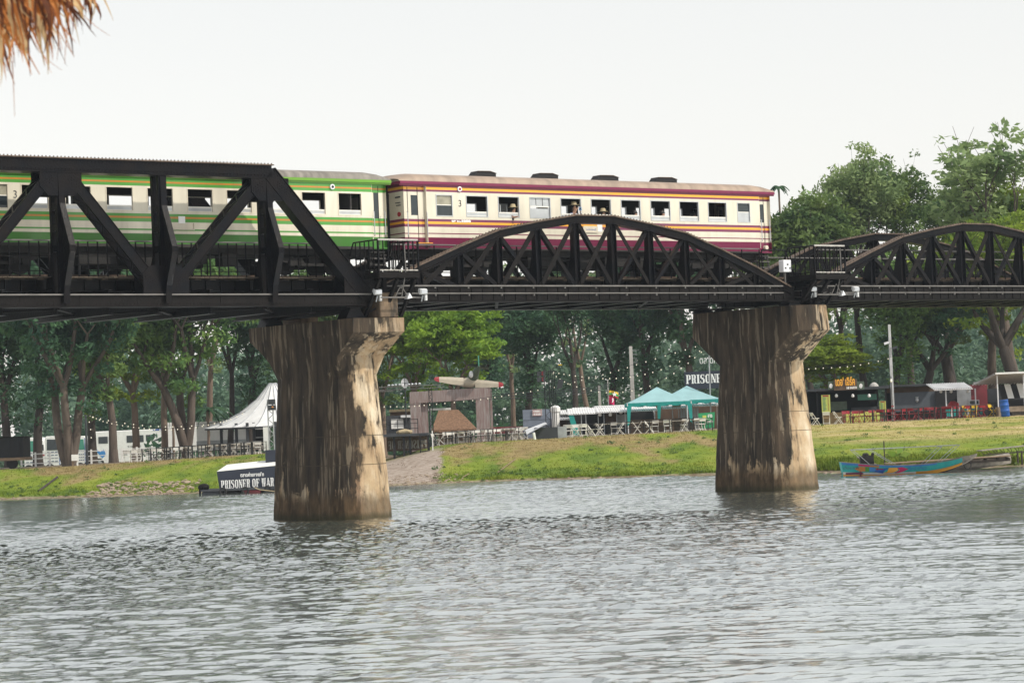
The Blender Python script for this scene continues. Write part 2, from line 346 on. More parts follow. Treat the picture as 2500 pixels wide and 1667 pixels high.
# ================================================================== ground and water
def ground():
    xs = sorted(set([-3000, -1500, -700, -400, -250, -160, -110, -80, -60] + [round(-45 + i * 0.5, 2) for i in range(181)] + [55, 70, 90, 120, 170, 250, 400, 700, 1500, 3000]))
    ys = [95, 105, 115, 120] + [124 + i * 0.5 for i in range(106)] + [178, 181, 185, 190, 200, 215, 230, 250, 270, 290, 320, 360, 420, 600, 1000, 2000, 4500]
    v = [(x, y, gz(x, y)) for y in ys for x in xs]; nx = len(xs)
    f = [(j * nx + i, j * nx + i + 1, (j + 1) * nx + i + 1, (j + 1) * nx + i) for j in range(len(ys) - 1) for i in range(nx - 1)]
    b = MB(); b.add(v, f); o = b.build('ground', MT['ground'], smooth=True); structure(o); o['label'] = 'grassy river bank rising to the flat market ground'
def ground_mat():
    m = bpy.data.materials.new('ground'); m.use_nodes = True; t = m.node_tree; n = t.nodes; L = t.links; b = n['Principled BSDF']
    b.inputs['Roughness'].default_value = 0.95; b.inputs['Specular IOR Level'].default_value = 0.15
    tc = n.new('ShaderNodeTexCoord')
    def noise(sc, det=5, st=(1, 1, 1), loc=(0, 0, 0)):
        mp = n.new('ShaderNodeMapping'); mp.inputs['Scale'].default_value = st; mp.inputs['Location'].default_value = loc
        L.new(tc.outputs['Object'], mp.inputs[0]); z = n.new('ShaderNodeTexNoise'); z.inputs['Scale'].default_value = sc; z.inputs['Detail'].default_value = det
        L.new(mp.outputs[0], z.inputs['Vector']); return z.outputs['Fac']
    def ramp(inp, stops):
        r = n.new('ShaderNodeValToRGB'); e = r.color_ramp.elements
        while len(e) < len(stops): e.new(0.5)
        for i, (p, c) in enumerate(stops): e[i].position = p; e[i].color = (*c, 1)
        L.new(inp, r.inputs[0]); return r.outputs[0]
    def mix(f, a, c):
        x = n.new('ShaderNodeMix'); x.data_type = 'RGBA'
        for s_, v in ((0, f), (6, a), (7, c)):
            if hasattr(v, 'links'): L.new(v, x.inputs[s_])
            else: x.inputs[s_].default_value = v if s_ == 0 else (*v, 1)
        return x.outputs[2]
    def mth(op, a, b_=None, c_=None):
        x = n.new('ShaderNodeMath'); x.operation = op
        for i, v in enumerate((a, b_, c_)):
            if v is None: continue
            if hasattr(v, 'links'): L.new(v, x.inputs[i])
            else: x.inputs[i].default_value = v
        return x.outputs[0]
    def rng(v, a, c, d=0., e=1.):
        x = n.new('ShaderNodeMapRange'); x.interpolation_type = 'SMOOTHSTEP'
        L.new(v, x.inputs[0]); x.inputs[1].default_value = a; x.inputs[2].default_value = c; x.inputs[3].default_value = d; x.inputs[4].default_value = e; return x.outputs[0]
    sp = n.new('ShaderNodeSeparateXYZ'); L.new(tc.outputs['Object'], sp.inputs[0]); X, Y, Z = sp.outputs
    grass = ramp(noise(0.55, 6, (1, .6, 1)), [(0.36, (0.10, 0.16, 0.020)), (0.55, (0.17, 0.225, 0.025)), (0.75, (0.24, 0.26, 0.045))])
    dry = ramp(noise(1.6, 6), [(0.35, (0.22, 0.15, 0.075)), (0.7, (0.33, 0.245, 0.12))])
    # worn, dry patches high on the slope
    hgt = rng(Z, 0.35, 1.7)
    patch = rng(mth('ADD', noise(0.30, 6, (1, .55, 1), (3, 0, 0)), mth('MULTIPLY', hgt, 0.20)), 0.60, 0.76); patch = mth('MULTIPLY', patch, rng(X, 18, 13, .15, .85))
    col = mix(patch, grass, dry)
    # tan worn band on the right hand lawn
    band = mth('MULTIPLY', rng(X, 17, 19.5), mth('MULTIPLY', rng(Z, 1.15, 1.55), rng(noise(0.35, 4, (.35, 1, 1), (7, 2, 0)), 0.30, 0.5)))
    col = mix(band, col, ramp(noise(0.9, 5, (.3, 1, 1)), [(0.4, (0.30, 0.27, 0.08)), (0.65, (0.46, 0.36, 0.19))]))
    # pale gravel ramp beside the near pier
    dx = mth('ABSOLUTE', mth('ADD', X, 6.9)); gr = mth('ADD', rng(dx, 3.4, 1.2), mth('MULTIPLY', mth('SUBTRACT', noise(0.8, 5), 0.5), 0.9))
    gr = rng(gr, 0.35, 0.6)
    gr = mth('MULTIPLY', gr, rng(Y, 167, 163))
    col = mix(gr, col, ramp(noise(3, 5), [(0.35, (0.24, 0.19, 0.15)), (0.7, (0.40, 0.34, 0.29))]))
    # wet mud and scum at the water's edge
    edge = rng(mth('ADD', Z, mth('MULTIPLY', mth('SUBTRACT', noise(1.3, 4), 0.5), 0.18)), 0.16, 0.05)
    col = mix(edge, col, ramp(noise(2.5, 4), [(0.4, (0.13, 0.09, 0.06)), (0.7, (0.34, 0.31, 0.20))]))
    # bare earth behind the bank
    back = rng(mth('ADD', Y, mth('MULTIPLY', noise(0.2, 3), 4)), 173, 176)
    col = mix(back, col, ramp(noise(0.5, 5), [(0.4, (0.17, 0.13, 0.09)), (0.65, (0.25, 0.21, 0.15))]))
    far = rng(Y, 225, 260); col = mix(far, col, (0.10, 0.14, 0.05))
    L.new(col, b.inputs['Base Color'])
    bp = n.new('ShaderNodeBump'); bp.inputs['Strength'].default_value = 1.0; bp.inputs['Distance'].default_value = 0.10
    L.new(noise(1.7, 8), bp.inputs['Height']); L.new(bp.outputs[0], b.inputs['Normal'])
    MT['ground'] = m
ground_mat(); ground()
def water():
    m = bpy.data.materials.new('river_water'); m.use_nodes = True; t = m.node_tree; n = t.nodes; L = t.links; b = n['Principled BSDF']
    b.inputs['Base Color'].default_value = (0.050, 0.072, 0.050, 1); b.inputs['Roughness'].default_value = 0.07; b.inputs['IOR'].default_value = 2.2
    gl = n.new('ShaderNodeBsdfGlossy'); gl.inputs['Color'].default_value = (0.97, 1.0, 0.985, 1); gl.inputs['Roughness'].default_value = 0.18
    mx = n.new('ShaderNodeMixShader'); mx.inputs[0].default_value = 0.70; L.new(b.outputs[0], mx.inputs[1]); L.new(gl.outputs[0], mx.inputs[2]); L.new(mx.outputs[0], n['Material Output'].inputs['Surface'])
    MT['water'] = m
    # wind ripples: a directional wave spectrum summed on a fine grid
    nx, ny, dx, dy = 1060, 1300, .088, .1; rg = np.random.default_rng(3)
    kx = np.fft.fftfreq(nx, dx) * 2 * PI; ky = np.fft.fftfreq(ny, dy) * 2 * PI; KX, KY = np.meshgrid(kx, ky); K = np.hypot(KX, KY) + 1e-6
    def field(lo, hi, th, spread, p):
        cs = (KX * cos(th) + KY * sin(th)) / K; A = K ** p * np.exp(-(K / hi) ** 2) * np.exp(-(lo / K) ** 2) * (np.abs(cs) ** spread + .06)
        f = np.fft.ifft2(A * (rg.normal(size=K.shape) + 1j * rg.normal(size=K.shape))).real; F_ = np.fft.fft2(f); s_ = np.std(np.gradient(f, dy, axis=0))
        return f / s_, np.fft.ifft2(-1j * KX / K * F_).real / s_, np.fft.ifft2(-1j * KY / K * F_).real / s_
    f1 = field(6.0, 26, rad(88), 4, -2.0); f2 = field(17, 36, rad(74), 2, -1.5); f3 = field(.9, 4.0, rad(96), 5, -2.0)
    g = field(.04, .35, rad(90), 0, -1.0)[0]; g = (g - g.mean()) / g.std(); gust = np.clip(.95 + .55 * g, .2, 2.2)
    Z, DX, DY = ((f1[j] * WV[0] + f2[j] * WV[1]) * gust + f3[j] * WV[2] for j in range(3))
    xs = (np.arange(nx) - nx / 2) * dx; ys = 24 + np.arange(ny) * dy; X, Y = np.meshgrid(xs, ys)
    fade = np.clip((Y - 24) / 3, 0, 1) * np.clip((46 - np.abs(X)) / 3, 0, 1) * np.clip((24 + ny * dy - 1 - Y) / 4, 0, 1)
    V = np.stack([X + DX * fade * CHOP, Y + DY * fade * CHOP, Z * fade], -1).reshape(-1, 3); i = np.arange(nx * ny).reshape(ny, nx); Q = np.stack([i[:-1, :-1], i[:-1, 1:], i[1:, 1:], i[1:, :-1]], -1).reshape(-1, 4)
    # flat skirt out to the sides, joined to the rippled sheet
    x0, x1, y0, y1 = xs[0], xs[-1], ys[0], ys[-1]; o = len(V)
    ext = np.array([(-900, -400, 0), (900, -400, 0), (900, 230, 0), (-900, 230, 0), (x0, y0, 0), (x1, y0, 0), (x1, y1, 0), (x0, y1, 0)], float); V = np.concatenate([V, ext])
    Q = np.concatenate([Q, np.array([(o, o + 1, o + 5, o + 4), (o + 1, o + 2, o + 6, o + 5), (o + 2, o + 3, o + 7, o + 6), (o + 3, o, o + 4, o + 7)])])
    ob = bpy.data.objects.new('river_water', fast_mesh('river_water', V, Q, ['water'], smooth=True)); COL.objects.link(ob); structure(ob); ob['label'] = 'rippled grey green river'
WV, CHOP = (.076, .064, .028), 1.4
water()
# ================================================================== piers
def pier_mat(name, mask_bias, seed):
    m = bpy.data.materials.new(name); m.use_nodes = True; t = m.node_tree; n = t.nodes; L = t.links; b = n['Principled BSDF']
    b.inputs['Roughness'].default_value = 0.9; b.inputs['Specular IOR Level'].default_value = 0.2
    tc = n.new('ShaderNodeTexCoord')
    def noise(sc, det, st, loc=0, dist=0.0):
        mp = n.new('ShaderNodeMapping'); mp.inputs['Scale'].default_value = st; mp.inputs['Location'].default_value = (seed + loc, seed * 2, loc)
        L.new(tc.outputs['Object'], mp.inputs[0]); z = n.new('ShaderNodeTexNoise'); z.inputs['Scale'].default_value = sc; z.inputs['Detail'].default_value = det; z.inputs['Distortion'].default_value = dist
        z.inputs['Roughness'].default_value = 0.6
        L.new(mp.outputs[0], z.inputs['Vector']); return z.outputs['Fac']
    def mth(op, a, b_=0.):
        x = n.new('ShaderNodeMath'); x.operation = op
        for i, v in enumerate((a, b_)):
            if hasattr(v, 'links'): L.new(v, x.inputs[i])
            else: x.inputs[i].default_value = v
        return x.outputs[0]
    def rng(v, a, c, d=0., e=1.):
        x = n.new('ShaderNodeMapRange'); L.new(v, x.inputs[0]); x.interpolation_type = 'SMOOTHSTEP'
        for i, q in enumerate((a, c, d, e)): x.inputs[i + 1].default_value = q
        return x.outputs[0]
    def ramp(inp, stops):
        r = n.new('ShaderNodeValToRGB'); e = r.color_ramp.elements
        while len(e) < len(stops): e.new(0.5)
        for i, (p, c) in enumerate(stops): e[i].position = p; e[i].color = (*c, 1)
        L.new(inp, r.inputs[0]); return r.outputs[0]
    def mix(f, a, c):
        x = n.new('ShaderNodeMix'); x.data_type = 'RGBA'
        for s_, v in ((0, f), (6, a), (7, c)):
            if hasattr(v, 'links'): L.new(v, x.inputs[s_])
            else: x.inputs[s_].default_value = v if s_ == 0 else (*v, 1)
        return x.outputs[2]
    sp = n.new('ShaderNodeSeparateXYZ'); L.new(tc.outputs['Object'], sp.inputs[0]); X, Y, Z = sp.outputs
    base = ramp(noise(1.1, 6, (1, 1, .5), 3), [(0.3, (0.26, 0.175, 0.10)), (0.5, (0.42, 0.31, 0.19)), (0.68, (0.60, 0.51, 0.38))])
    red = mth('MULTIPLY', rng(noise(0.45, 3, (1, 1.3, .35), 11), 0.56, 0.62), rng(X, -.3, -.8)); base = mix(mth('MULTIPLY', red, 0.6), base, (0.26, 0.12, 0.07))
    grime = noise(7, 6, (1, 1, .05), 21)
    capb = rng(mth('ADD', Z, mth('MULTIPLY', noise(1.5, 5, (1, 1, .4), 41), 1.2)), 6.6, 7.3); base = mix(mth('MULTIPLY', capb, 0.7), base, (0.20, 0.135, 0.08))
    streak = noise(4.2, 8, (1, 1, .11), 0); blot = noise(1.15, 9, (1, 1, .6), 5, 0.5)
    # dark streak mask: denser on one long flank and towards the cap
    flank = rng(X, 0.0, -0.75, 0.0, 0.20)               # darker along one long flank
    nosew = rng(Y, -1.4, -2.4, 0, -0.05)                # paler nose
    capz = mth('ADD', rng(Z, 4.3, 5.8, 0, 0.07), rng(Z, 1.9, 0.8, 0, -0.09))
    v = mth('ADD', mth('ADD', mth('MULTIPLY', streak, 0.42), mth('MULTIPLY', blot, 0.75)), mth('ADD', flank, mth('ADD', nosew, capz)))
    st = rng(v, 0.600 + mask_bias, 0.660 + mask_bias)
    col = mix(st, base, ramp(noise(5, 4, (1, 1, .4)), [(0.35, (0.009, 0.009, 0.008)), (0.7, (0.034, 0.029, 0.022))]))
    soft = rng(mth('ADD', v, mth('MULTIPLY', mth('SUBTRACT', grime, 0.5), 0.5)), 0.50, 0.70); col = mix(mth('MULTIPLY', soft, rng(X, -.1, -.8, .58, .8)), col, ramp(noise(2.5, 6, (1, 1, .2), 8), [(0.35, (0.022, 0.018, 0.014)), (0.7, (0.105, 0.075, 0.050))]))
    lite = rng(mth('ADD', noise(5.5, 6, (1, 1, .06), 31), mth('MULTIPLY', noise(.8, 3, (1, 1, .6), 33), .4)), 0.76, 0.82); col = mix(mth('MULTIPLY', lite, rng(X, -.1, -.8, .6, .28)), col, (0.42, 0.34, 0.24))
    # pour joints
    for zz in (1.9 + seed * .1, 3.0 + seed * .05):
        j = rng(mth('ABSOLUTE', mth('SUBTRACT', Z, zz)), 0.025, 0.008); col = mix(mth('MULTIPLY', j, 0.75), col, (0.06, 0.045, 0.03))
    wet = rng(mth('ADD', Z, mth('MULTIPLY', noise(2.5, 5, (1, 1, .4)), 0.9)), 1.65, 1.05)
    col = mix(mth('MULTIPLY', wet, 0.80), col, ramp(noise(3, 4, (1, 1, .4)), [(0.4, (0.045, 0.029, 0.015)), (0.7, (0.125, 0.080, 0.042))]))
    slime = rng(mth('ADD', Z, mth('MULTIPLY', noise(2, 4, (1, 1, .6)), 0.3)), 0.5, 0.25); col = mix(mth('MULTIPLY', slime, 0.7), col, (0.030, 0.030, 0.014))
    L.new(col, b.inputs['Base Color'])
    bp = n.new('ShaderNodeBump'); bp.inputs['Strength'].default_value = 0.7; bp.inputs['Distance'].default_value = 0.06
    L.new(mth('ADD', noise(4, 8, (1, 1, .5)), mth('MULTIPLY', noise(30, 3, (1, 1, .04)), 0.25)), bp.inputs['Height']); L.new(bp.outputs[0], b.inputs['Normal'])
    return m
def ringpts(a, b, kind, n=7):
    """outline in (l, y): half length a of the straight side along y, half width b, noses 'round' | 'flat' | 'facet' """
    pts = []
    for s in (-1, 1):
        for i in range(n):
            t = -PI / 2 + PI * i / (n - 1)
            if kind == 'round': px, py = b * sin(t), b * cos(t)
            elif kind == 'flat': px, py = b * max(-1, min(1, sin(t) * 1.45)), 0.0
            else: q = abs(t) / (PI / 2); px = b * (1 if q > .99 else (0.86 if q > .6 else (0.42 if q > .3 else 0)) ) * (1 if t > 0 else -1); py = 0.42 * b * (0 if q > .99 else (0.5 if q > .6 else 1.0))
            pts.append((px * (-s), s * (a + py)))
    return pts
def pier(l0, label, rings, m, capbox):
    root = bthing('bridge_pier', label, 'bridge pier', (l0, 0, 0), 'concrete river piers of the bridge')
    b = MB(); n = None; off = []
    # subdivide between rings so the surface carries fine unevenness
    rr = []
    for (z0, a0, b0, k0), (z1, a1, b1, k1) in zip(rings, rings[1:]):
        st = max(1, int((z1 - z0) / 0.35)); P0 = ringpts(a0, b0, k0); P1 = ringpts(a1, b1, k1)
        for i in range(st):
            u = i / st; rr.append((z0 + (z1 - z0) * u, [(p[0] + (q[0] - p[0]) * u, p[1] + (q[1] - p[1]) * u) for p, q in zip(P0, P1)]))
    rr.append((rings[-1][0], ringpts(*rings[-1][1:])))
    rg = random.Random(int(l0 * 10) + 99)
    for z, P in rr:
        o = len(b.v); off.append(o)
        for (x, y) in P: k = 1 + rg.uniform(-.008, .008); b.v.append((l0 + x * k, y * k, z))
        n = len(P)
    for i in range(len(rr) - 1):
        for k in range(n): k2 = (k + 1) % n; b.f.append((off[i] + k, off[i] + k2, off[i + 1] + k2, off[i + 1] + k)); b.m.append(0)
    b.f.append(tuple(off[-1] + k for k in range(n))); b.m.append(0)
    b.build('shaft', m, root)
    if capbox:
        for q in capbox: MB().box(*q).build('bearing_plinth', 'plinth', root, bevel=.03)
    return root
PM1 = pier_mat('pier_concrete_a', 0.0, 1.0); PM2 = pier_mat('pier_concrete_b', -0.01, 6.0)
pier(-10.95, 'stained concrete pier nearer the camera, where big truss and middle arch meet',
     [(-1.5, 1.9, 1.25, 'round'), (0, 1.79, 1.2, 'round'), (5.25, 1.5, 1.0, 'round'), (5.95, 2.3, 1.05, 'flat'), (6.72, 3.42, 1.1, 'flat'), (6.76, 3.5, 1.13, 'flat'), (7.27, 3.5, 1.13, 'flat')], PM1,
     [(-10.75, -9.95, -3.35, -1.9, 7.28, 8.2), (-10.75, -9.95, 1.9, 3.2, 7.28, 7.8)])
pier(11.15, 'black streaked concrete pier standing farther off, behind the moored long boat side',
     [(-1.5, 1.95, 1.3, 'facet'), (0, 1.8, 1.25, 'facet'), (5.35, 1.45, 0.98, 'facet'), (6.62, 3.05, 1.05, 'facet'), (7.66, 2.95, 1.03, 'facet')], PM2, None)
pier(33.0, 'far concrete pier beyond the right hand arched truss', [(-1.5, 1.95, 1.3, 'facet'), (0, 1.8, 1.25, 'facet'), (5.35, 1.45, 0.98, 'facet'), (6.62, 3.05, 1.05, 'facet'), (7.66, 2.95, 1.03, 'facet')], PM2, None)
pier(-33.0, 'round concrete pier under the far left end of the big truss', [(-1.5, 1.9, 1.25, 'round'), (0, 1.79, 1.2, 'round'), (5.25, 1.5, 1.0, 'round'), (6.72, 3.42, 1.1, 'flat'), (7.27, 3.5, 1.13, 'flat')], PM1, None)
# ================================================================== arched (pony) truss spans
NODL = [-10.35, -8.5, -6.6, -4.74, -2.85, -0.94, 0.94, 2.85, 4.74, 6.6, 8.5, 10.35]
NODZ = [8.47, 9.27, 9.98, 10.62, 10.96, 11.24, 11.24, 10.96, 10.62, 9.98, 9.27, 8.47]
def rivets(b, p, q, step, y, up, mi=0, s=.035):
    p = Vector(p); q = Vector(q); n = int((q - p).length / step)
    for i in range(n):
        c = p.lerp(q, (i + .5) / n); b.box(c.x - s / 2, c.x + s / 2, y - s / 2, y + s / 2, c.z, c.z + up, mi)
def arch_span(c, label):
    root = bthing('arched_truss_span', label, 'bridge span', (c, 0, 8.0), 'arched steel truss spans of the bridge')
    for sgn in (-1, 1):      # -1 = near side
        yt = 2.65 * sgn; nodes = [(c + l, yt, z - 0.17) for l, z in zip(NODL, NODZ)]
        b = MB(); w = .40
        for p, q in zip(nodes, nodes[1:]):
            d = (Vector(q) - Vector(p)).normalized() * .03
            b.beam(Vector(p) - d, Vector(q) + d, w * .55, .26)                    # web
            up = Vector((0, 0, .15))
            b.beam(Vector(p) + up - d, Vector(q) + up + d, w, .045, mi=1)          # top plate
            b.beam(Vector(p) - up - d, Vector(q) - up + d, w * .95, .03)
            for yy in (yt - .17, yt + .17): rivets(b, Vector(p) + Vector((0, 0, .165)), Vector(q) + Vector((0, 0, .165)), .16, yy, .045, 1)
        b.build('upper_chord', ['black_steel', 'top_steel'], root)
        b = MB(); b.box(c - 10.6, c + 10.6, yt - .13, yt + .13, 7.92, 8.43); b.box(c - 10.6, c + 10.6, yt - .22, yt + .22, 7.86, 7.90); b.box(c - 10.6, c + 10.6, yt - .2, yt + .2, 8.44, 8.47)
        for k in range(40): x = c - 10.3 + k * .52; b.box(x - .02, x + .02, yt - .16, yt + .16, 7.93, 8.42)
        b.build('lower_chord', 'rust_steel' if sgn < 0 else 'black_steel', root)
        for i in range(1, 11):
            l, z = NODL[i] + c, NODZ[i] - .22; b = MB()
            b.box(l - .12, l + .12, yt - .02, yt + .02, 8.0, z); b.box(l - .135, l - .115, yt - .13, yt + .13, 8.0, z - .1); b.box(l + .115, l + .135, yt - .13, yt + .13, 8.0, z - .1)
            iy = yt - sgn * .06
            hz = min(1.5, z - 8.6)
            b.prism([(iy, 8.4), (iy - sgn * .5, 8.4), (iy - sgn * .5, 8.7), (iy - sgn * .15, 8.5 + hz), (iy, 8.5 + hz)], 0, l - .02, l + .02)   # inner knee bracket
            b.box(l - .26, l + .26, yt - .03, yt + .03, z - .3, z)
            b.build('post', 'black_steel', root)
        for i in range(0, 11):
            lo = 0 if i == 0 else i; lt, zt_ = NODL[i] + c, NODZ[i] - .28; rt, zr = NODL[i + 1] + c, NODZ[i + 1] - .28; zb = 8.42
            main_down_right = i < 6
            if i > 0:
                b = MB()
                if main_down_right or i == 5: b.beam((lt + .12, yt, zt_), (rt - .05, yt, zb), .17, .16); b.build('diagonal', 'black_steel', root)
                else: b.beam((lt + .1, yt + sgn * .08, zt_), (rt - .05, yt + sgn * .08, zb), .03, .15); b.build('counter_brace', 'rust_steel', root)
            if i < 10:
                b = MB()
                if i > 5: b.beam((rt - .12, yt, zr), (lt + .05, yt, zb), .17, .14); b.build('diagonal', 'rust_steel' if i > 7 else 'black_steel', root)
                else: b.beam((rt - .1, yt + sgn * .08, zr), (lt + .05, yt + sgn * .08, zb), .03, .2); b.build('counter_brace', 'rust_steel', root)
    for i in range(1, 11, 1):
        l = NODL[i] + c; b = MB(); b.box(l - .03, l + .03, -2.5, 2.5, 7.95, 8.42); b.box(l - .14, l + .14, -2.5, 2.5, 7.90, 7.93); b.build('floor_beam', 'black_steel', root)
    for k in range(5):
        b = MB(); x0 = NODL[1 + 2 * k] + c; x1 = NODL[min(3 + 2 * k, 10)] + c; s_ = 1 if k % 2 else -1
        if x1 - x0 > .5: b.beam((x0, -2.5 * s_, 7.92), (x1, 2.5 * s_, 7.92), .12, .04); b.build('bottom_bracing', 'rust_steel', root)
    for y in (-2.84, -2.86):
        z = 8.47 if y == -2.84 else 8.19; b = MB(); e = 9.9
        b.tube([(c - 10.2, y, z), (c + e, y, z)], .03 if z > 8.3 else .022, 6)
        for k in range(13): x = c - 9.4 + k * 1.55; b.box(x - .03, x + .03, y + .02, y + .16, z - .09, z + .02)
        b.build('service_pipe', 'grey_pipe', root)
    stringers(root, c - 10.6, c + 10.6)
    railing(root, c - 9.3, c + 9.3, -2.15, .95)
    railing(root, c - 9.3, c + 9.3, 2.15, .95)
def stringers(root, x0, x1):
    for y in (-.85, .85, -1.75, 1.75):
        b = MB(); z1 = 8.62 if abs(y) < 1 else 8.72; z0 = 8.15 if abs(y) < 1 else 8.36; b.box(x0, x1, y - .015, y + .015, z0, z1); b.box(x0, x1, y - .1, y + .1, z1 + .002, z1 + .02); b.box(x0, x1, y - .1, y + .1, z0 - .02, z0 - .002)
        n = int((x1 - x0) / .6)
        for k in range(n): x = x0 + .3 + k * .6; b.box(x - .015, x + .015, y - .08, y + .08, z0, z1)
        b.build('stringer', 'black_steel', root)
    for y in (-1.95, 1.95):
        b = MB(); n = int((x1 - x0) / .19)
        s_ = 1 if y > 0 else -1
        for k in range(n): x = x0 + k * .19; b.box(x, x + .17, min(y - .32 * 1, y + .3), max(y - .32, y + .3), 8.78, 8.82)
        b.build('walkway_boards', 'sleeper', root)
def railing(root, x0, x1, y, step):
    b = MB(); z0, zt_ = 8.9, 10.05
    b.tube([(x0, y, zt_), (x1, y, zt_)], .028, 6, mi=1); b.tube([(x0, y, 9.52), (x1, y, 9.52)], .014, 5); b.tube([(x0, y, 9.02), (x1, y, 9.02)], .016, 5)
    n = max(1, int((x1 - x0) / step))
    for k in range(n + 1): x = x0 + (x1 - x0) * k / n; b.box(x - .018, x + .018, y - .018, y + .018, 8.8, zt_ - .03)
    b.build('railing', ['black_steel', 'grey_pipe'], root)
arch_span(0.0, 'arched black steel truss in the middle, in front of the maroon coach')
arch_span(21.9, 'arched black steel truss at the right with open track on it')
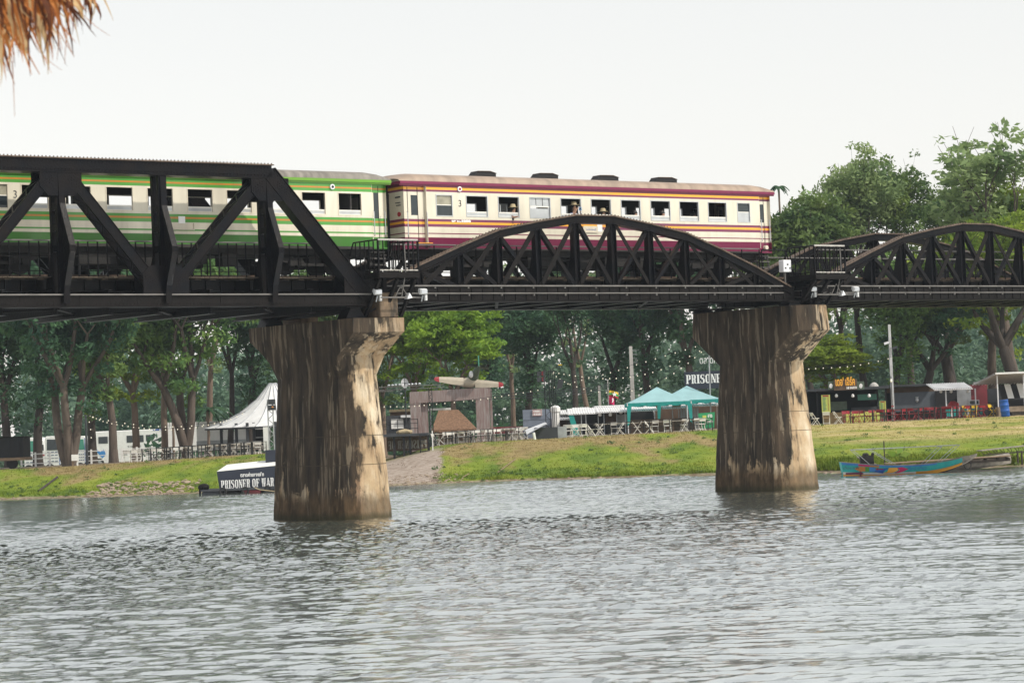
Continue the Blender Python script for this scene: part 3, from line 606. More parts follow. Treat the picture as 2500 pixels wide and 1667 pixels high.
# ================================================================== large straight truss
def big_span():
    root = bthing('straight_truss_span', 'large straight topped black steel truss at the left, in front of the green coach', 'bridge span', (-20.0, 0, 8.0))
    T = [-31.65, -23.4, -15.2]; B = [-27.5, -19.5, -11.25]; zt_, zb = 12.5, 8.0
    for sgn in (-1, 1):
        yt = 2.85 * sgn; ya, yb = yt - .27, yt + .27
        b = MB(); b.box(-33, -15.05, yt - .3, yt + .3, 12.28, 12.70); b.box(-33, -14.98, yt - .36, yt + .36, 12.704, 12.74, 1); b.box(-33, -15.2, yt - .34, yt + .34, 12.24, 12.276)
        for yy in (yt - .33, yt + .33):
            rivets(b, (-33, 0, 12.741), (-15, 0, 12.741), .14, yy, .04, 1); 
        b2 = [(x, yt - .345 if sgn < 0 else yt + .345) for x in [-33 + i * .14 for i in range(128)]]
        for x, yy in b2:
            b.box(x - .02, x + .02, yy - .012, yy + .012, 12.33, 12.36); b.box(x - .02, x + .02, yy - .012, yy + .012, 12.6, 12.63)
        b.build('upper_chord', ['black_steel', 'top_steel'], root)
        b = MB(); b.box(-33, -11.0, yt - .28, yt + .28, 7.78, 8.12); b.box(-33, -11.0, yt - .38, yt + .38, 8.124, 8.17, 1); b.box(-33, -11.0, yt - .32, yt + .32, 7.73, 7.776)
        for k in range(150): x = -33 + k * .146; b.box(x - .02, x + .02, yt - .3, yt - .28, 7.82, 7.85)
        for x in (-24.8, -22.6, -20.4, -17.1, -13.6): b.box(x - .25, x + .25, yt - .292, yt - .28, 7.79, 8.11)
        b.build('lower_chord', ['rust_steel', 'grey_pipe'], root)
        # end post
        b = MB(); p, q = (-15.12, yt, 12.45), (-11.2, yt, 8.15)
        b.beam(p, q, .6, .46); b.beam((p[0] + .19, yt, p[2] + .17), (q[0] + .19, yt, q[2] + .17), .68, .035, mi=0)
        b.beam((p[0] - .19, yt - .3, p[2] - .17), (q[0] - .19, yt - .3, q[2] - .17), .08, .09)
        for k in range(30):
            u = (k + .5) / 30; b.box(p[0] + (q[0] - p[0]) * u - .02 + .13, p[0] + (q[0] - p[0]) * u + .02 + .13, yt - .325, yt - .3, p[2] + (q[2] - p[2]) * u + .1, p[2] + (q[2] - p[2]) * u + .14)
        b.build('end_post', 'black_steel', root)
        def laced(p, q, name='diagonal'):
            b = MB(); P, Q = Vector(p), Vector(q); d = (Q - P).normalized(); u = Vector((d.z, 0, -d.x))
            for yy in (ya, yb):
                o = Vector((0, yy - yt, 0)); b.beam(P + o, Q + o, .025, .36)
                for s_ in (-1, 1): b.beam(P + o + u * .17 * s_, Q + o + u * .17 * s_, .09, .02)
            n = int((Q - P).length / .38)
            for s_ in (-1, 1):
                for k in range(n):
                    a = P.lerp(Q, k / n) + u * .18 * s_; c = P.lerp(Q, (k + 1) / n) + u * .18 * s_; y0, y1 = (ya, yb) if k % 2 else (yb, ya)
                    b.beam((a.x, y0, a.z), (c.x, y1, c.z), .05, .012, side=(d.x, 0, d.z))
            b.build(name, 'black_steel', root)
        for t_ in T:
            for bb in B:
                if abs(t_ - bb) < 4.6 and not (t_ == -15.2 and bb == -11.25):
                    s_ = 1 if bb > t_ else -1; laced((t_ + s_ * .35, yt, 12.15), (bb - s_ * .35, yt, 8.45))
        def gusset(l, w, z0, z1, slope):
            b = MB()
            for yy in (ya - .03, yb + .03):
                b.prism([(l - w, z0 + slope), (l - w + slope, z0), (l + w - slope, z0), (l + w, z0 + slope), (l + w, z1), (l - w, z1)] if slope > 0 else
                        [(l - w, z0), (l + w, z0), (l + w, z1 + slope), (l + w + slope, z1), (l - w - slope, z1), (l - w, z1 + slope)], 1, yy - .012, yy + .012)
                for i in range(5):
                    for j in range(3):
                        for s_ in (-1, 1): x = l + s_ * (w - .1 - .09 * i); z = (z0 + .25 + .09 * j + .06 * i) if slope > 0 else (z1 - .3 - .09 * j - .05 * i); b.box(x - .015, x + .015, yy - .027 if yy < yt else yy + .012, yy - .012 if yy < yt else yy + .027, z - .015, z + .015)
            b.build('gusset_plate', 'black_steel', root)
        for t_ in T[1:]: gusset(t_ + (.05 if t_ > -20 else 0), .78, 11.45, 12.26, .3)
        for bb in B[:2]: gusset(bb, .9, 8.15, 9.15, -.3)
        gusset(-11.5, .65, 8.15, 9.0, -.2)
        for l in (-31.65, -27.5, -23.4, -19.5, -15.2):
            b = MB(); top = 12.25
            b.box(l - .16, l + .16, ya - .01, ya + .01, 8.15, top); b.box(l - .16, l + .16, yb - .01, yb + .01, 8.15, top)
            for yy, s_ in ((ya, -1), (yb, 1)):
                for dx in (-.16, .15): b.box(l + dx, l + dx + .012, min(yy, yy - s_ * .14), max(yy, yy - s_ * .14), 8.15, top)
            for z in (9.6, 10.3, 11.0): b.box(l - .15, l + .15, ya, yb, z, z + .22)
            o = sgn
            # outrigger bracket outside the truss: bent flange and its web
            P = [(yt + o * .30, 12.2), (yt + o * .34, 11.2), (yt + o * .95, 9.75), (yt + o * .95, 9.55), (yt + o * .5, 8.45), (yt + o * .42, 7.85)]
            for p, q in zip(P, P[1:]): b.beam((l, p[0], p[1]), (l, q[0], q[1]), .035, .22, side=(0, q[1] - p[1], -(q[0] - p[0])), mi=0)
            b.prism([(yt + o * .29, 12.2)] + P[1:] + [(yt + o * .29, 7.85)], 0, l - .012, l + .012)
            # inner knee bracket
            b.prism([(yt - o * .29, 8.2), (yt - o * 1.0, 8.2), (yt - o * .95, 8.6), (yt - o * .32, 10.0), (yt - o * .29, 10.0)], 0, l - .013, l + .013)
            b.build('post', 'black_steel', root)
    for l in [-31.65, -29.5, -27.5, -25.4, -23.4, -21.4, -19.5, -17.4, -15.2, -13.2, -11.4]:
        b = MB(); b.box(l - .015, l + .015, -2.55, 2.55, 7.55, 8.35); b.box(l - .15, l + .15, -2.6, 2.6, 7.5, 7.548); b.box(l - .15, l + .15, -2.55, 2.55, 8.352, 8.38); b.build('floor_beam', 'black_steel', root)
    for i, l in enumerate([-31.65, -27.5, -23.4, -19.5, -15.2]):
        b = MB(); s_ = 1 if i % 2 else -1; b.beam((l, -2.6 * s_, 7.62), (l + 4.0, 2.6 * s_, 7.62), .14, .05); b.beam((l, 2.6 * s_, 7.69), (l + 4.0, -2.6 * s_, 7.69), .14, .05); b.build('bottom_bracing', 'rust_steel', root)
    stringers(root, -33, -10.9)
    railing(root, -33, -11.9, -2.1, .37); railing(root, -33, -11.9, 2.1, .9)
big_span()
# truss bearings standing on the piers
for (l, lab) in ((-11.6, 'cast steel bearing under the end of the big truss on the near pier'), (-10.1, 'steel bearing under the middle arch on the near pier'), (10.4, 'steel bearing under the middle arch on the farther pier'), (11.6, 'steel bearing under the right hand arch on the farther pier')):
    for y in (-2.7, 2.7):
        z0 = 7.275 if l < 0 else 7.665; z1 = 7.72 if l < -11 else 7.855
        if l == -10.1: z0 = 7.27 + (.935 if y < 0 else .535); 
        if z0 > z1: continue
        t = bthing('truss_bearing', lab + (', near side' if y < 0 else ', far side'), 'bearing', (l, y, z0), 'truss bearings on the piers')
        MB().prism([(l - .42, z0), (l + .42, z0), (l + .2, z1 - .06), (l - .2, z1 - .06)], 1, y - .3, y + .3).build('rocker', 'black_steel', t)
        MB().box(l - .4, l + .4, y - .35, y + .35, z1 - .055, z1 - .005).build('top_plate', 'rust_steel', t)
# ================================================================== track
tr = bthing('railway_track', 'rusty rails on timber sleepers laid across the bridge', 'railway track', (0, 0, 8.64))
for y in (-.53, .53):
    b = MB(); b.box(-33, 36, y - .035, y + .035, 8.96, 9.0); b.box(-33, 36, y - .012, y + .012, 8.87, 8.96); b.box(-33, 36, y - .07, y + .07, 8.852, 8.87); b.build('rail', 'rail', tr)
s0 = MB().box(-.11, .11, -1.25, 1.25, 8.65, 8.85).build('sleeper', 'sleeper', tr, base=(0, 0, 0)); s0.location = (-27.0, 0, -8.64)
for k in range(1, 98):
    c = s0.copy(); COL.objects.link(c); c.parent = tr; c.location = (-27.0 + k * .62, rnd.uniform(-.04, .04), -8.64); c.rotation_euler = (0, 0, rnd.uniform(-.01, .01))
# ================================================================== refuge platforms
def refuge(x0, x1, label, box=False):
    z = 8.86; root = bthing('refuge_platform', label, 'platform', ((x0 + x1) / 2, -3.3, z), 'railed refuge platforms on the bridge')
    yo, yi = -4.0, -2.3
    b = MB()
    for k in range(9): y = yi - .19 * k; b.box(x0, x1, y - .18, y, z, z + .035)
    b.build('floor_boards', 'sleeper', root)
    b = MB(); b.box(x0 - .02, x1 + .02, yo - .05, yo, z - .18, z + .03); b.box(x0 - .05, x0, yo, yi, z - .18, z + .03); b.box(x1, x1 + .05, yo, yi, z - .18, z + .03)
    for x in (x0 + .4, (x0 + x1) / 2, x1 - .4): b.box(x - .04, x + .04, yo + .01, yi + 1.0, z - .15, z - .02)
    b.build('edge_beam', 'rust_steel', root)
    b = MB(); h = z + 1.2
    b.tube([(x0, yo, h), (x1, yo, h)], .035, 6, mi=1); b.tube([(x0, yo, z + .1), (x1, yo, z + .1)], .025, 5, mi=1)
    for xx in (x0, x1): b.tube([(xx, yi + .1, h - .45), (xx, yi - .15, h), (xx, yo, h)], .03, 5, mi=0); b.tube([(xx, yo, z + .1), (xx, yi, z + .1)], .02, 5)
    n = 9
    for k in range(n): x = x0 + (x1 - x0) * k / (n - 1); r = .03 if k in (0, n - 1) else .017; b.box(x - r, x + r, yo - r, yo + r, z, h - .03)
    for k in range(1, 6): y = yo + (yi - yo) * k / 6; [b.box(xx - .017, xx + .017, y - .017, y + .017, z, h - .03) for xx in (x0, x1)]
    b.build('guard_rail', ['black_steel', 'concrete_pole'], root)
    b = MB(); zp = 7.35 if x0 < 0 else 7.7
    for x in (x0 + .1, (x0 + x1) / 2, x1 - .1): b.beam((x, yo + .1, z - .2), (x - .0, -2.9, zp), .12, .12)
    b.beam((x0 + .1, yo + .5, z - .6), (x1 - .1, -2.95, zp + .1), .05, .05); b.beam((x1 - .1, yo + .5, z - .6), (x0 + .1, -2.95, zp + .1), .05, .05)
    b.box((x0 + x1) / 2 - .08, (x0 + x1) / 2 + .08, -3.1, -2.95, zp, z - .1)
    b.build('support_strut', 'rust_steel', root)
    return root
lA = BL(925, 663, 4.0)[0]; lB = BL(1022, 663, 4.0)[0]
refuge(lA, lB, 'black railed refuge platform over the nearer pier, between the two coaches')
lC = BL(1990, 665, 4.0)[0]; lD = BL(2064, 665, 4.0)[0]
refuge(lC, lD, 'black railed refuge platform over the farther pier, right of the maroon coach')
cb = bthing('control_box', 'white electrical box with dark switches on the bridge beside the maroon coach end', 'electrical box', (BL(1914, 640, 2.7)[0], -2.7, 9.1))
l = BL(1914, 640, 2.7)[0]
MB().box(l - .22, l + .22, -2.9, -2.6, 9.05, 9.55).build('cabinet', 'white_metal', cb, bevel=.02)
b = MB(); [b.box(l - .15 + i * .12, l - .08 + i * .12, -2.915, -2.9, 9.18 + (i % 2) * .15, 9.24 + (i % 2) * .15) for i in range(3)]; b.build('switch', 'dark', cb)
MB().box(l - .03, l + .03, -2.75, -2.68, 8.4, 9.05).build('stand', 'grey_pipe', cb)
hr = bthing('handrail_gate', 'bent black handrail end at the right end of the middle arch', 'handrail', (9.8, -2.5, 8.5))
b = MB(); b.tube([(9.1, -2.5, 9.98), (10.45, -2.5, 9.98), (11.0, -2.5, 8.7)], .03, 6); b.tube([(10.45, -2.5, 9.98), (10.45, -2.5, 8.5)], .025, 6); b.tube([(9.1, -2.5, 9.98), (9.1, -2.5, 8.5)], .025, 6); b.build('rail_bar', 'black_steel', hr)
# floodlights on outrigger poles
def flood(px, py, w, label, tilt=0.0):
    l, z = BL(px, py, w); y = -w
    r = bthing('floodlight', label, 'floodlight', (l, y, z), 'white floodlights fixed to the bridge')
    b = MB(); b.prism([(z - .13, l - .2), (z + .12, l - .17), (z + .12, l + .17), (z - .13, l + .2)][::-1] and [(y - .10, z - .10), (y + .02, z - .12), (y + .10, z + .02), (y + .06, z + .11), (y - .08, z + .08)], 0, l - .16, l + .16); b.build('lamp_head', 'galv_pale', r, bevel=.02)
    MB().box(l - .13, l + .13, y - .115, y - .102, z - .08, z + .05).build('lens', 'steel_bright', r)
    MB().box(l + .08, l + .17, y - .04, y + .05, z - .34, z - .13).build('driver_box', 'galv_pale', r)
    MB().tube([(l, y, z - .15), (l, y + .1, z - .36)], .025, 5).build('bracket', 'galv', r)
flood(921, 712, 3.6, 'white floodlight left of the nearer pier top, under the platform')
flood(1032, 711, 3.9, 'white floodlight on a bar right of the nearer pier top')
flood(1984, 705, 3.4, 'small white floodlight standing on the farther pier top')
flood(2088, 705, 3.9, 'white floodlight on a bar right of the farther pier top')
for (a, c, w, lab) in ((930, 1030, 3.75, 'thin steel lamp bar with a hanger pole over the nearer pier'), (1995, 2090, 3.7, 'thin steel lamp bar with a hanger pole over the farther pier')):
    la, za = BL(a, 726 if a < 1500 else 719, w); lc, zc = BL(c, 726 if a < 1500 else 719, w); lm = (la + lc) / 2; za = (za + zc) / 2
    r = bthing('lamp_bar', lab, 'lamp bracket', (lm, -w, za), 'lamp bars on the bridge')
    MB().tube([(la, -w, za), (lc, -w, za)], .028, 6).build('bar', 'grey_pipe', r)
    b = MB(); b.tube([(lm, -w - .3, za + 1.9), (lm + .02, -w - .3, za + .95), (lm, -w, za - .02)], .022, 6); b.tube([(lm, -w, za + .45), (lm - .3, -w, za)], .018, 5); b.tube([(lm, -w, za + .45), (lm + .3, -w, za)], .018, 5); b.build('hanger', 'grey_pipe', r)
    b = MB(); b.prism([(la * 0 + lm + .2, za - .06), (lm + .42, za - .02), (lm + .3, za + .16)], 1, -w - .1, -w + .1); b.build('junction_box', 'white_metal', r)
# ================================================================== coaches
def coach(name, label, x0, x1, rows, wins, wz, mats, roofm, ends, eave, green=False):
    """rows: (z0, z1, material index); wins: list of (l0, l1, kind); ends: (left vestibule inner, right vestibule inner)"""
    root = bthing(name, label, 'train coach', ((x0 + x1) / 2, 0, 9.0))
    zs = sorted(set([r[0] for r in rows] + [r[1] for r in rows] + list(wz)))
    def mi(z):
        for a, c, m in rows:
            if a <= z < c: return m
        return 0
    for side in (-1, 1):
        y = 1.4 * side; b = MB(); xs = sorted(set([ends[0], ends[1]] + [q for w in wins for q in w[:2]]))
        for i in range(len(xs) - 1):
            xa, xb = xs[i], xs[i + 1]; win = any(abs(w[0] - xa) < 1e-6 for w in wins)
            for za, zb in zip(zs, zs[1:]):
                zm = (za + zb) / 2
                if win and wz[0] < zm < wz[1]: continue
                tuck = lambda z: (y - side * max(0, (10.15 - z)) * .35)
                b.add([(xa, tuck(za), za), (xb, tuck(za), za), (xb, tuck(zb), zb), (xa, tuck(zb), zb)], [(0, 1, 2, 3) if side < 0 else (3, 2, 1, 0)], mi(zm))
                b.add([(xa, y - side * .06, za), (xb, y - side * .06, za), (xb, y - side * .06, zb), (xa, y - side * .06, zb)], [(3, 2, 1, 0) if side < 0 else (0, 1, 2, 3)], len(mats))
        # recessed entrance walls at both ends
        for (xa, xb) in ((x0, ends[0]), (ends[1], x1)):
            if xb - xa < .05: continue
            yy = y - side * .14; dw = min(.62, (xb - xa) * .66); dm = (xa + xb) / 2 + (.05 if xa == x0 else -.05)
            cols = [(xa, dm - dw / 2), (dm - dw / 2, dm - dw / 4), (dm - dw / 4, dm + dw / 4), (dm + dw / 4, dm + dw / 2), (dm + dw / 2, xb)]
            for ci, (ca, cb_) in enumerate(cols):
                for za, zb in zip(zs, zs[1:]):
                    zm = (za + zb) / 2; m_ = mi(zm)
                    if ci == 2 and wz[0] - .05 < zm < wz[1] + .05: m_ = len(mats) + 1
                    b.add([(ca, yy, za), (cb_, yy, za), (cb_, yy, zb), (ca, yy, zb)], [(0, 1, 2, 3) if side < 0 else (3, 2, 1, 0)], m_)
            b.box(xa, xb, min(yy, y), max(yy, y), 12.45, 12.55, mi(12.4)); b.box(xa + .0, xb, min(yy, y), max(yy, y), 9.95, 10.0, mi(10))
            e = ends[0] if xa == x0 else ends[1]; b.box(e - .012, e + .012, min(yy, y - side * .003), max(yy, y - side * .003), 10.16, 12.5, 0)
            for cc in cols[1:4:2]: x = cc[0]; b.box(x - .01, x + .01, yy - .012, yy + .012, 10.1, 12.3, len(mats))
        b.build('side_wall', mats + ['interior', 'glass_dark'], root)
    # end walls
    for s_, x in ((-1, x0), (1, x1)):
        b = MB()
        for ya, yb in ((-1.4, -.4), (.4, 1.4)):
            for za, zb in zip(zs, zs[1:]): b.add([(x, ya, za), (x, yb, za), (x, yb, zb), (x, ya, zb)], [(0, 1, 2, 3) if s_ > 0 else (3, 2, 1, 0)], mi((za + zb) / 2))
        b.box(x - .03, x + .03, -.4, .4, 9.95, 12.55, len(mats))
        b.build('end_wall', mats + ['dark'], root)
        b = MB(); b.box(min(x, x + s_ * .28), max(x, x + s_ * .28), -.45, .45, 10.0, 12.1); b.build('gangway', 'dark', root)
        b = MB()
        for yy in (-.75, .75): b.tube([(x, yy, 9.75), (x + s_ * .35, yy, 9.75)], [.07, .05], 8); b.lathe((x + s_ * .36, yy, 9.75), [(.01, 0)], 3)
        b.box(min(x, x + s_ * .35), max(x, x + s_ * .35), -.12, .12, 9.65, 9.85); b.build('coupler', 'under', root)
    # roof: arched shell with rounded ends
    b = MB(); n = 14; sec = []
    xs = [x0 - .22, x0 - .18, x0 - .05, x0 + .25, x0 + .7] + [x0 + .7 + (x1 - x0 - 1.4) * i / 24 for i in range(1, 24)] + [x1 - .7, x1 - .25, x1 + .05, x1 + .18, x1 + .22]
    for x in xs:
        d = min(x - (x0 - .22), (x1 + .22) - x); k = 1 - max(0, (1 - d / .9)) ** 2 * .62; o = len(b.v)
        for i in range(n + 1): t = PI * i / n; b.v.append((x, -1.47 * cos(t) * (1 if abs(cos(t)) < .9 else 1), 12.50 + .40 * (sin(t) ** .72) * k))
        sec.append(o)
    for a, c in zip(sec, sec[1:]):
        for i in range(n): b.f.append((a + i, a + i + 1, c + i + 1, c + i)); b.m.append(0)
    for o, rev in ((sec[0], 0), (sec[-1], 1)): b.f.append(tuple(o + i for i in (range(n + 1) if not rev else range(n, -1, -1)))); b.m.append(0)
    b.f.append((sec[0], sec[-1], sec[-1] + n, sec[0] + n)); b.m.append(1)
    rf = b.build('roof', [roofm, 'interior'], root, smooth=True)
    for p in rf.data.polygons: p.use_smooth = p.material_index == 0
    b = MB()
    for s_ in (-1, 1): b.box(x0 - .2, x1 + .2, s_ * 1.45 - .05, s_ * 1.45 + .05, 12.40, 12.505); b.box(x0 - .2, x1 + .2, s_ * 1.42 - .03, s_ * 1.42 + .03, 12.34, 12.398)
    for x in (x0 - .2, x1 + .15): b.box(x, x + .05, -1.4, 1.4, 12.40, 12.5)
    b.build('gutter', eave, root)
    # windows
    for (a, c, kind) in wins:
        for side in (-1, 1):
            y = 1.4 * side; b = MB(); z0, z1 = wz; w = .035
            if kind == 'small' and side > 0: kind2 = 'closed'
            else: kind2 = kind
            yo0, yo1 = y - .012 if side < 0 else y - .07, y + .07 if side < 0 else y + .012
            b.box(a - w, a, yo0, yo1, z0 - w, z1 + w, 0); b.box(c, c + w, yo0, yo1, z0 - w, z1 + w, 0); b.box(a, c, yo0, yo1, z1, z1 + w, 0); b.box(a, c, yo0, yo1, z0 - w, z0, 0)
            fr = b.build('window', ['sash' if not green else 'cream2'], root)
            ys = y - side * .05
            if kind2 == 'open':
                b = MB(); h = z0 + .13; b.box(a, c, ys - .012, ys + .012, z0, z0 + .02, 0); b.box(a, c, ys - .016, ys + .016, h, h + .05, 0); b.box(a, a + .03, ys - .012, ys + .012, z0, h); b.box(c - .03, c, ys - .012, ys + .012, z0, h); b.box(a + .03, c - .03, ys - .004, ys + .004, z0 + .02, h, 1)
                b.build('sash', ['chair_white', 'sash'], fr)
            elif kind2 == 'half':
                b = MB(); h = (z0 + z1) / 2 + .02; b.box(a, c, ys - .012, ys + .012, h, h + .05, 0)
                for k in range(3): u = a + (c - a) * k / 3; b.box(u + .015, u + (c - a) / 3 - .015, ys - .005, ys + .005, h + .05, z1, 1)
                b.box(a, c, ys - .006, ys + .006, z0, z0 + .35, 1); b.build('sash', ['chair_white', 'sash'], fr)
            else:
                b = MB(); h = z0 + (z1 - z0) * .55; b.box(a, c, ys - .01, ys + .01, h, z1, 0); b.box(a, c, ys - .014, ys + .014, h - .03, h, 1); b.box(a, c, ys - .003 + .01 * side, ys + .003 + .01 * side, z0, h - .03, 2)
                b.build('pane', ['frosted' if kind2 != 'white' else 'glass_dark', 'chair_white', 'glass_dark' if kind2 != 'white' else 'sash'], fr)
    # inside
    MB().box(x0 + .1, x1 - .1, -1.25, 1.25, 9.98, 10.1).build('floor', 'interior', root)
    for x in (ends[0] + .9, ends[1] - .9): MB().box(x - .03, x + .03, -1.33, -.4, 10.1, 12.4).build('partition', 'interior', root)
    bays = [((p[1] + q[0]) / 2) for p, q in zip(wins, wins[1:])]
    st = MB(); st.box(-.28, .28, -.5, .5, .38, .50); st.box(-.05, .05, -.5, .5, .50, 1.08); st.box(-.26, .26, -.46, .46, 0, .38, 0)
    first = None
    for x in bays:
        for y in (-.78, .78):
            if first is None: first = st.build('bench_seat', 'seat_fabric', root, base=(0, 0, 0)); o = first
            else: o = first.copy(); COL.objects.link(o); o.parent = root
            o.location = (x - root['_b'][0], y - root['_b'][1], 10.1 - root['_b'][2])
    # underframe and bogies
    MB().box(x0 + .1, x1 - .1, -1.05, 1.05, 9.72, 9.96).build('underframe', 'under', root)
    for (u, wd, y, h) in ((.36, 1.5, -.85, .42), (.47, .9, -.8, .5), (.56, 1.2, -.85, .38), (.64, .6, -.9, .45), (.42, 1.2, .8, .45), (.6, 1.4, .8, .4)):
        x = x0 + (x1 - x0) * u; b = MB(); b.box(x - wd / 2, x + wd / 2, y - .25, y + .25, 9.74 - h, 9.74); b.box(x - wd / 2 - .04, x + wd / 2 + .04, y - .28, y + .28, 9.72, 9.76); b.build('equipment_box', 'under', root, bevel=.02)
    b = MB(); b.tube([(x0 + 7.5, .2, 9.45), (x0 + 9.5, .2, 9.45)], .2, 10); b.build('air_tank', 'under', root)
    for xb in (x0 + 3.0, x1 - 3.0):
        b = MB()
        for y in (-.92, .92):
            b.prism([(xb - 1.55, 9.50), (xb - 1.5, 9.62), (xb - .55, 9.62), (xb - .45, 9.42), (xb + .45, 9.42), (xb + .55, 9.62), (xb + 1.5, 9.62), (xb + 1.55, 9.5), (xb + .7, 9.32), (xb - .7, 9.32)], 1, y - .06, y + .06)
            for ax in (-1.05, 1.05): b.box(xb + ax - .13, xb + ax + .13, y - .12, y + .12, 9.32, 9.52)
            for dx in (-.62, .62):
                for k in range(5): b.lathe((xb + dx, y, 9.34 + k * .055), [(.085, 0), (.095, .015), (.085, .03)], 8)
        b.box(xb - .2, xb + .2, -.9, .9, 9.35, 9.7)
        bo = b.build('bogie', 'under', root)
        for ax in (-1.05, 1.05):
            b = MB()
            for y in (-.55, .55): b.prism([(xb + ax + .43 * cos(2 * PI * k / 20), 9.43 + .43 * sin(2 * PI * k / 20)) for k in range(20)], 1, y - .06, y + .06)
            b.tube([(xb + ax, -.55, 9.43), (xb + ax, .55, 9.43)], .07, 8); b.build('wheelset', 'under', bo)
    # steps under the doors
    for x in (x0 + .35, x1 - .35):
        for side in (-1, 1):
            b = MB()
            for k in range(3): zz = 9.82 - .24 * k; yy = side * (1.12 + .04 * k); b.box(x - .3, x + .3, yy - .14, yy + .14, zz, zz + .03, 0)
            for dx in (-.31, .31): b.beam((x + dx, side * 1.1, 9.9), (x + dx, side * 1.22, 9.3), .02, .1, mi=1)
            b.build('step', ['grey_pipe', 'under'], root)
    for x in (x0 + .12, ends[0] - .04, ends[1] + .04, x1 - .12):
        b = MB(); y = -1.46; b.tube([(x, y + .04, 11.35), (x, y, 11.32), (x, y, 10.45), (x, y + .04, 10.42)], .018, 6); b.build('handrail', 'steel_bright', root)
    return root
rowsM = [(9.95, 10.40, 1), (10.40, 10.53, 0), (10.53, 10.57, 1), (10.57, 10.80, 3), (10.80, 10.91, 2), (10.91, 11.0, 4), (11.0, 11.1, 2), (11.1, 12.13, 0), (12.13, 12.21, 2), (12.21, 12.31, 4), (12.31, 12.40, 2), (12.40, 12.56, 1)]
def wl(lst, off=0): return [(BL(a, 520, 1.4)[0], BL(b, 520, 1.4)[0], k) for a, b, k in lst]
winM = wl([(1066.6, 1104, 'small'), (1140, 1190, 'open'), (1218, 1267, 'open'), (1295, 1343, 'half'), (1370.6, 1418, 'open'), (1444.5, 1491, 'open'), (1517.8, 1563, 'open'), (1590, 1635.5, 'open'), (1660.3, 1705, 'open'), (1730, 1773, 'open'), (1801.4, 1830, 'white')])
mc = coach('maroon_coach', 'cream and maroon railway coach with yellow stripes and a tan roof, people at its windows', -8.12, 10.75, rowsM, winM, (11.24, 12.0), ['cream', 'maroon', 'purple', 'cream', 'yellow'], 'roof_maroon_coach', (-7.06, 10.12), 'maroon')
rowsG = [(9.93, 10.39, 1), (10.39, 10.5, 3), (10.5, 10.56, 2), (10.56, 10.80, 3), (10.80, 10.925, 2), (10.925, 10.99, 4), (10.99, 11.09, 2), (11.09, 12.05, 0), (12.05, 12.16, 2), (12.16, 12.22, 4), (12.22, 12.40, 2), (12.40, 12.56, 5)]
winG = [(BL(a, 500, 1.4)[0], BL(c, 500, 1.4)[0], k) for a, c, k in [(-14, 19, 'small'), (54, 118, 'open'), (161, 222, 'open'), (261, 324, 'open'), (361, 422, 'open'), (459, 519, 'open'), (555, 614, 'open'), (649, 705, 'open'), (738, 794, 'open'), (827, 882, 'open')]]
gc = coach('green_coach', 'cream and green railway coach with orange stripes behind the big truss', -27.75, -8.92, rowsG, winG, (11.19, 11.98), ['cream', 'green_dark', 'green', 'cream2', 'orange', 'green_lime'], 'roof_green_coach', (-26.7, -9.57), 'green_lime', True)
def on(root): return root
# lettering, lamps, boards and vents of the coaches
def cpl(px, py): return BL(px, py, 1.4)
l, z = cpl(1123, 505); put_text('3', .26, .13, (l, -1.408, z), 'charcoal', mc, name='number')
l, z = cpl(37, 484); put_text('3', .26, .13, (l, -1.408, z), 'charcoal', gc, name='number')
l, z = cpl(1126, 542); put_text('บชส.1258', .10, .92, (l, -1.408, 11.03 - .04 + .0), 'white_paint', mc, bold=.01)
def lamp(root, px, py, m):
    l, z = cpl(px, py); b = MB(); b.prism([(l + .1 * cos(2 * PI * k / 14), z + .1 * sin(2 * PI * k / 14)) for k in range(14)], 1, -1.46, -1.401, 0); b.prism([(l + .05 * cos(2 * PI * k / 10), z + .05 * sin(2 * PI * k / 10)) for k in range(10)], 1, -1.475, -1.461, 1); b.build('side_lamp', ['white_metal', m], root)
lamp(mc, 1120.5, 462, 'red'); lamp(gc, 810, 456.5, 'dark')
for px in (1174, 1325.5, 1472.5, 1615):
    l0, l1 = BL(px - 29, 420, 0.3)[0], BL(px + 27, 420, 0.3)[0]
    b = MB(); b.prism([(l0, 12.82), (l0 + .22, 13.06), (l1 - .35, 13.07), (l1, 13.0), (l1, 12.82)], 1, -.55, -.1); b.prism([(l0 + .25, 13.065), (l1 - .3, 13.075), (l1 + .02, 13.005), (l1 + .02, 13.02), (l1 - .3, 13.1), (l0 + .25, 13.09)][::-1], 1, -.58, -.07, 1); b.build('roof_vent', ['dark', 'top_steel'], mc)
# route boards, notices
l, z = cpl(1441, 561); b = MB(); b.box(l - .38, l + .36, -1.44, -1.402, z - .12, z + .14); q = b.build('route_board', 'cream2', mc); put_text('น.ตก-ธนบุรี', .10, .5, (l + .02, -1.445, z - .05), 'blue', q)
l, z = cpl(1464, 555); MB().box(l - .13, l + .13, -1.41, -1.402, z - .18, z + .1).build('paper_notice', 'white_paint', mc)
l, z = cpl(443, 552); b = MB(); b.box(l - .5, l + .5, -1.46, -1.402, z - .14, z - .11); b.box(l - .5, l - .48, -1.46, -1.402, z - .11, z + .1); b.box(l + .48, l + .5, -1.46, -1.402, z - .11, z + .1); b.box(l - .48, l + .48, -1.41, -1.402, z - .11, z + .02); b.build('board_holder', 'cream2', gc)
l, z = cpl(443, 538); MB().box(l - .13, l + .14, -1.42, -1.412, z - .11, z + .14).build('paper_notice', 'white_paint', gc)
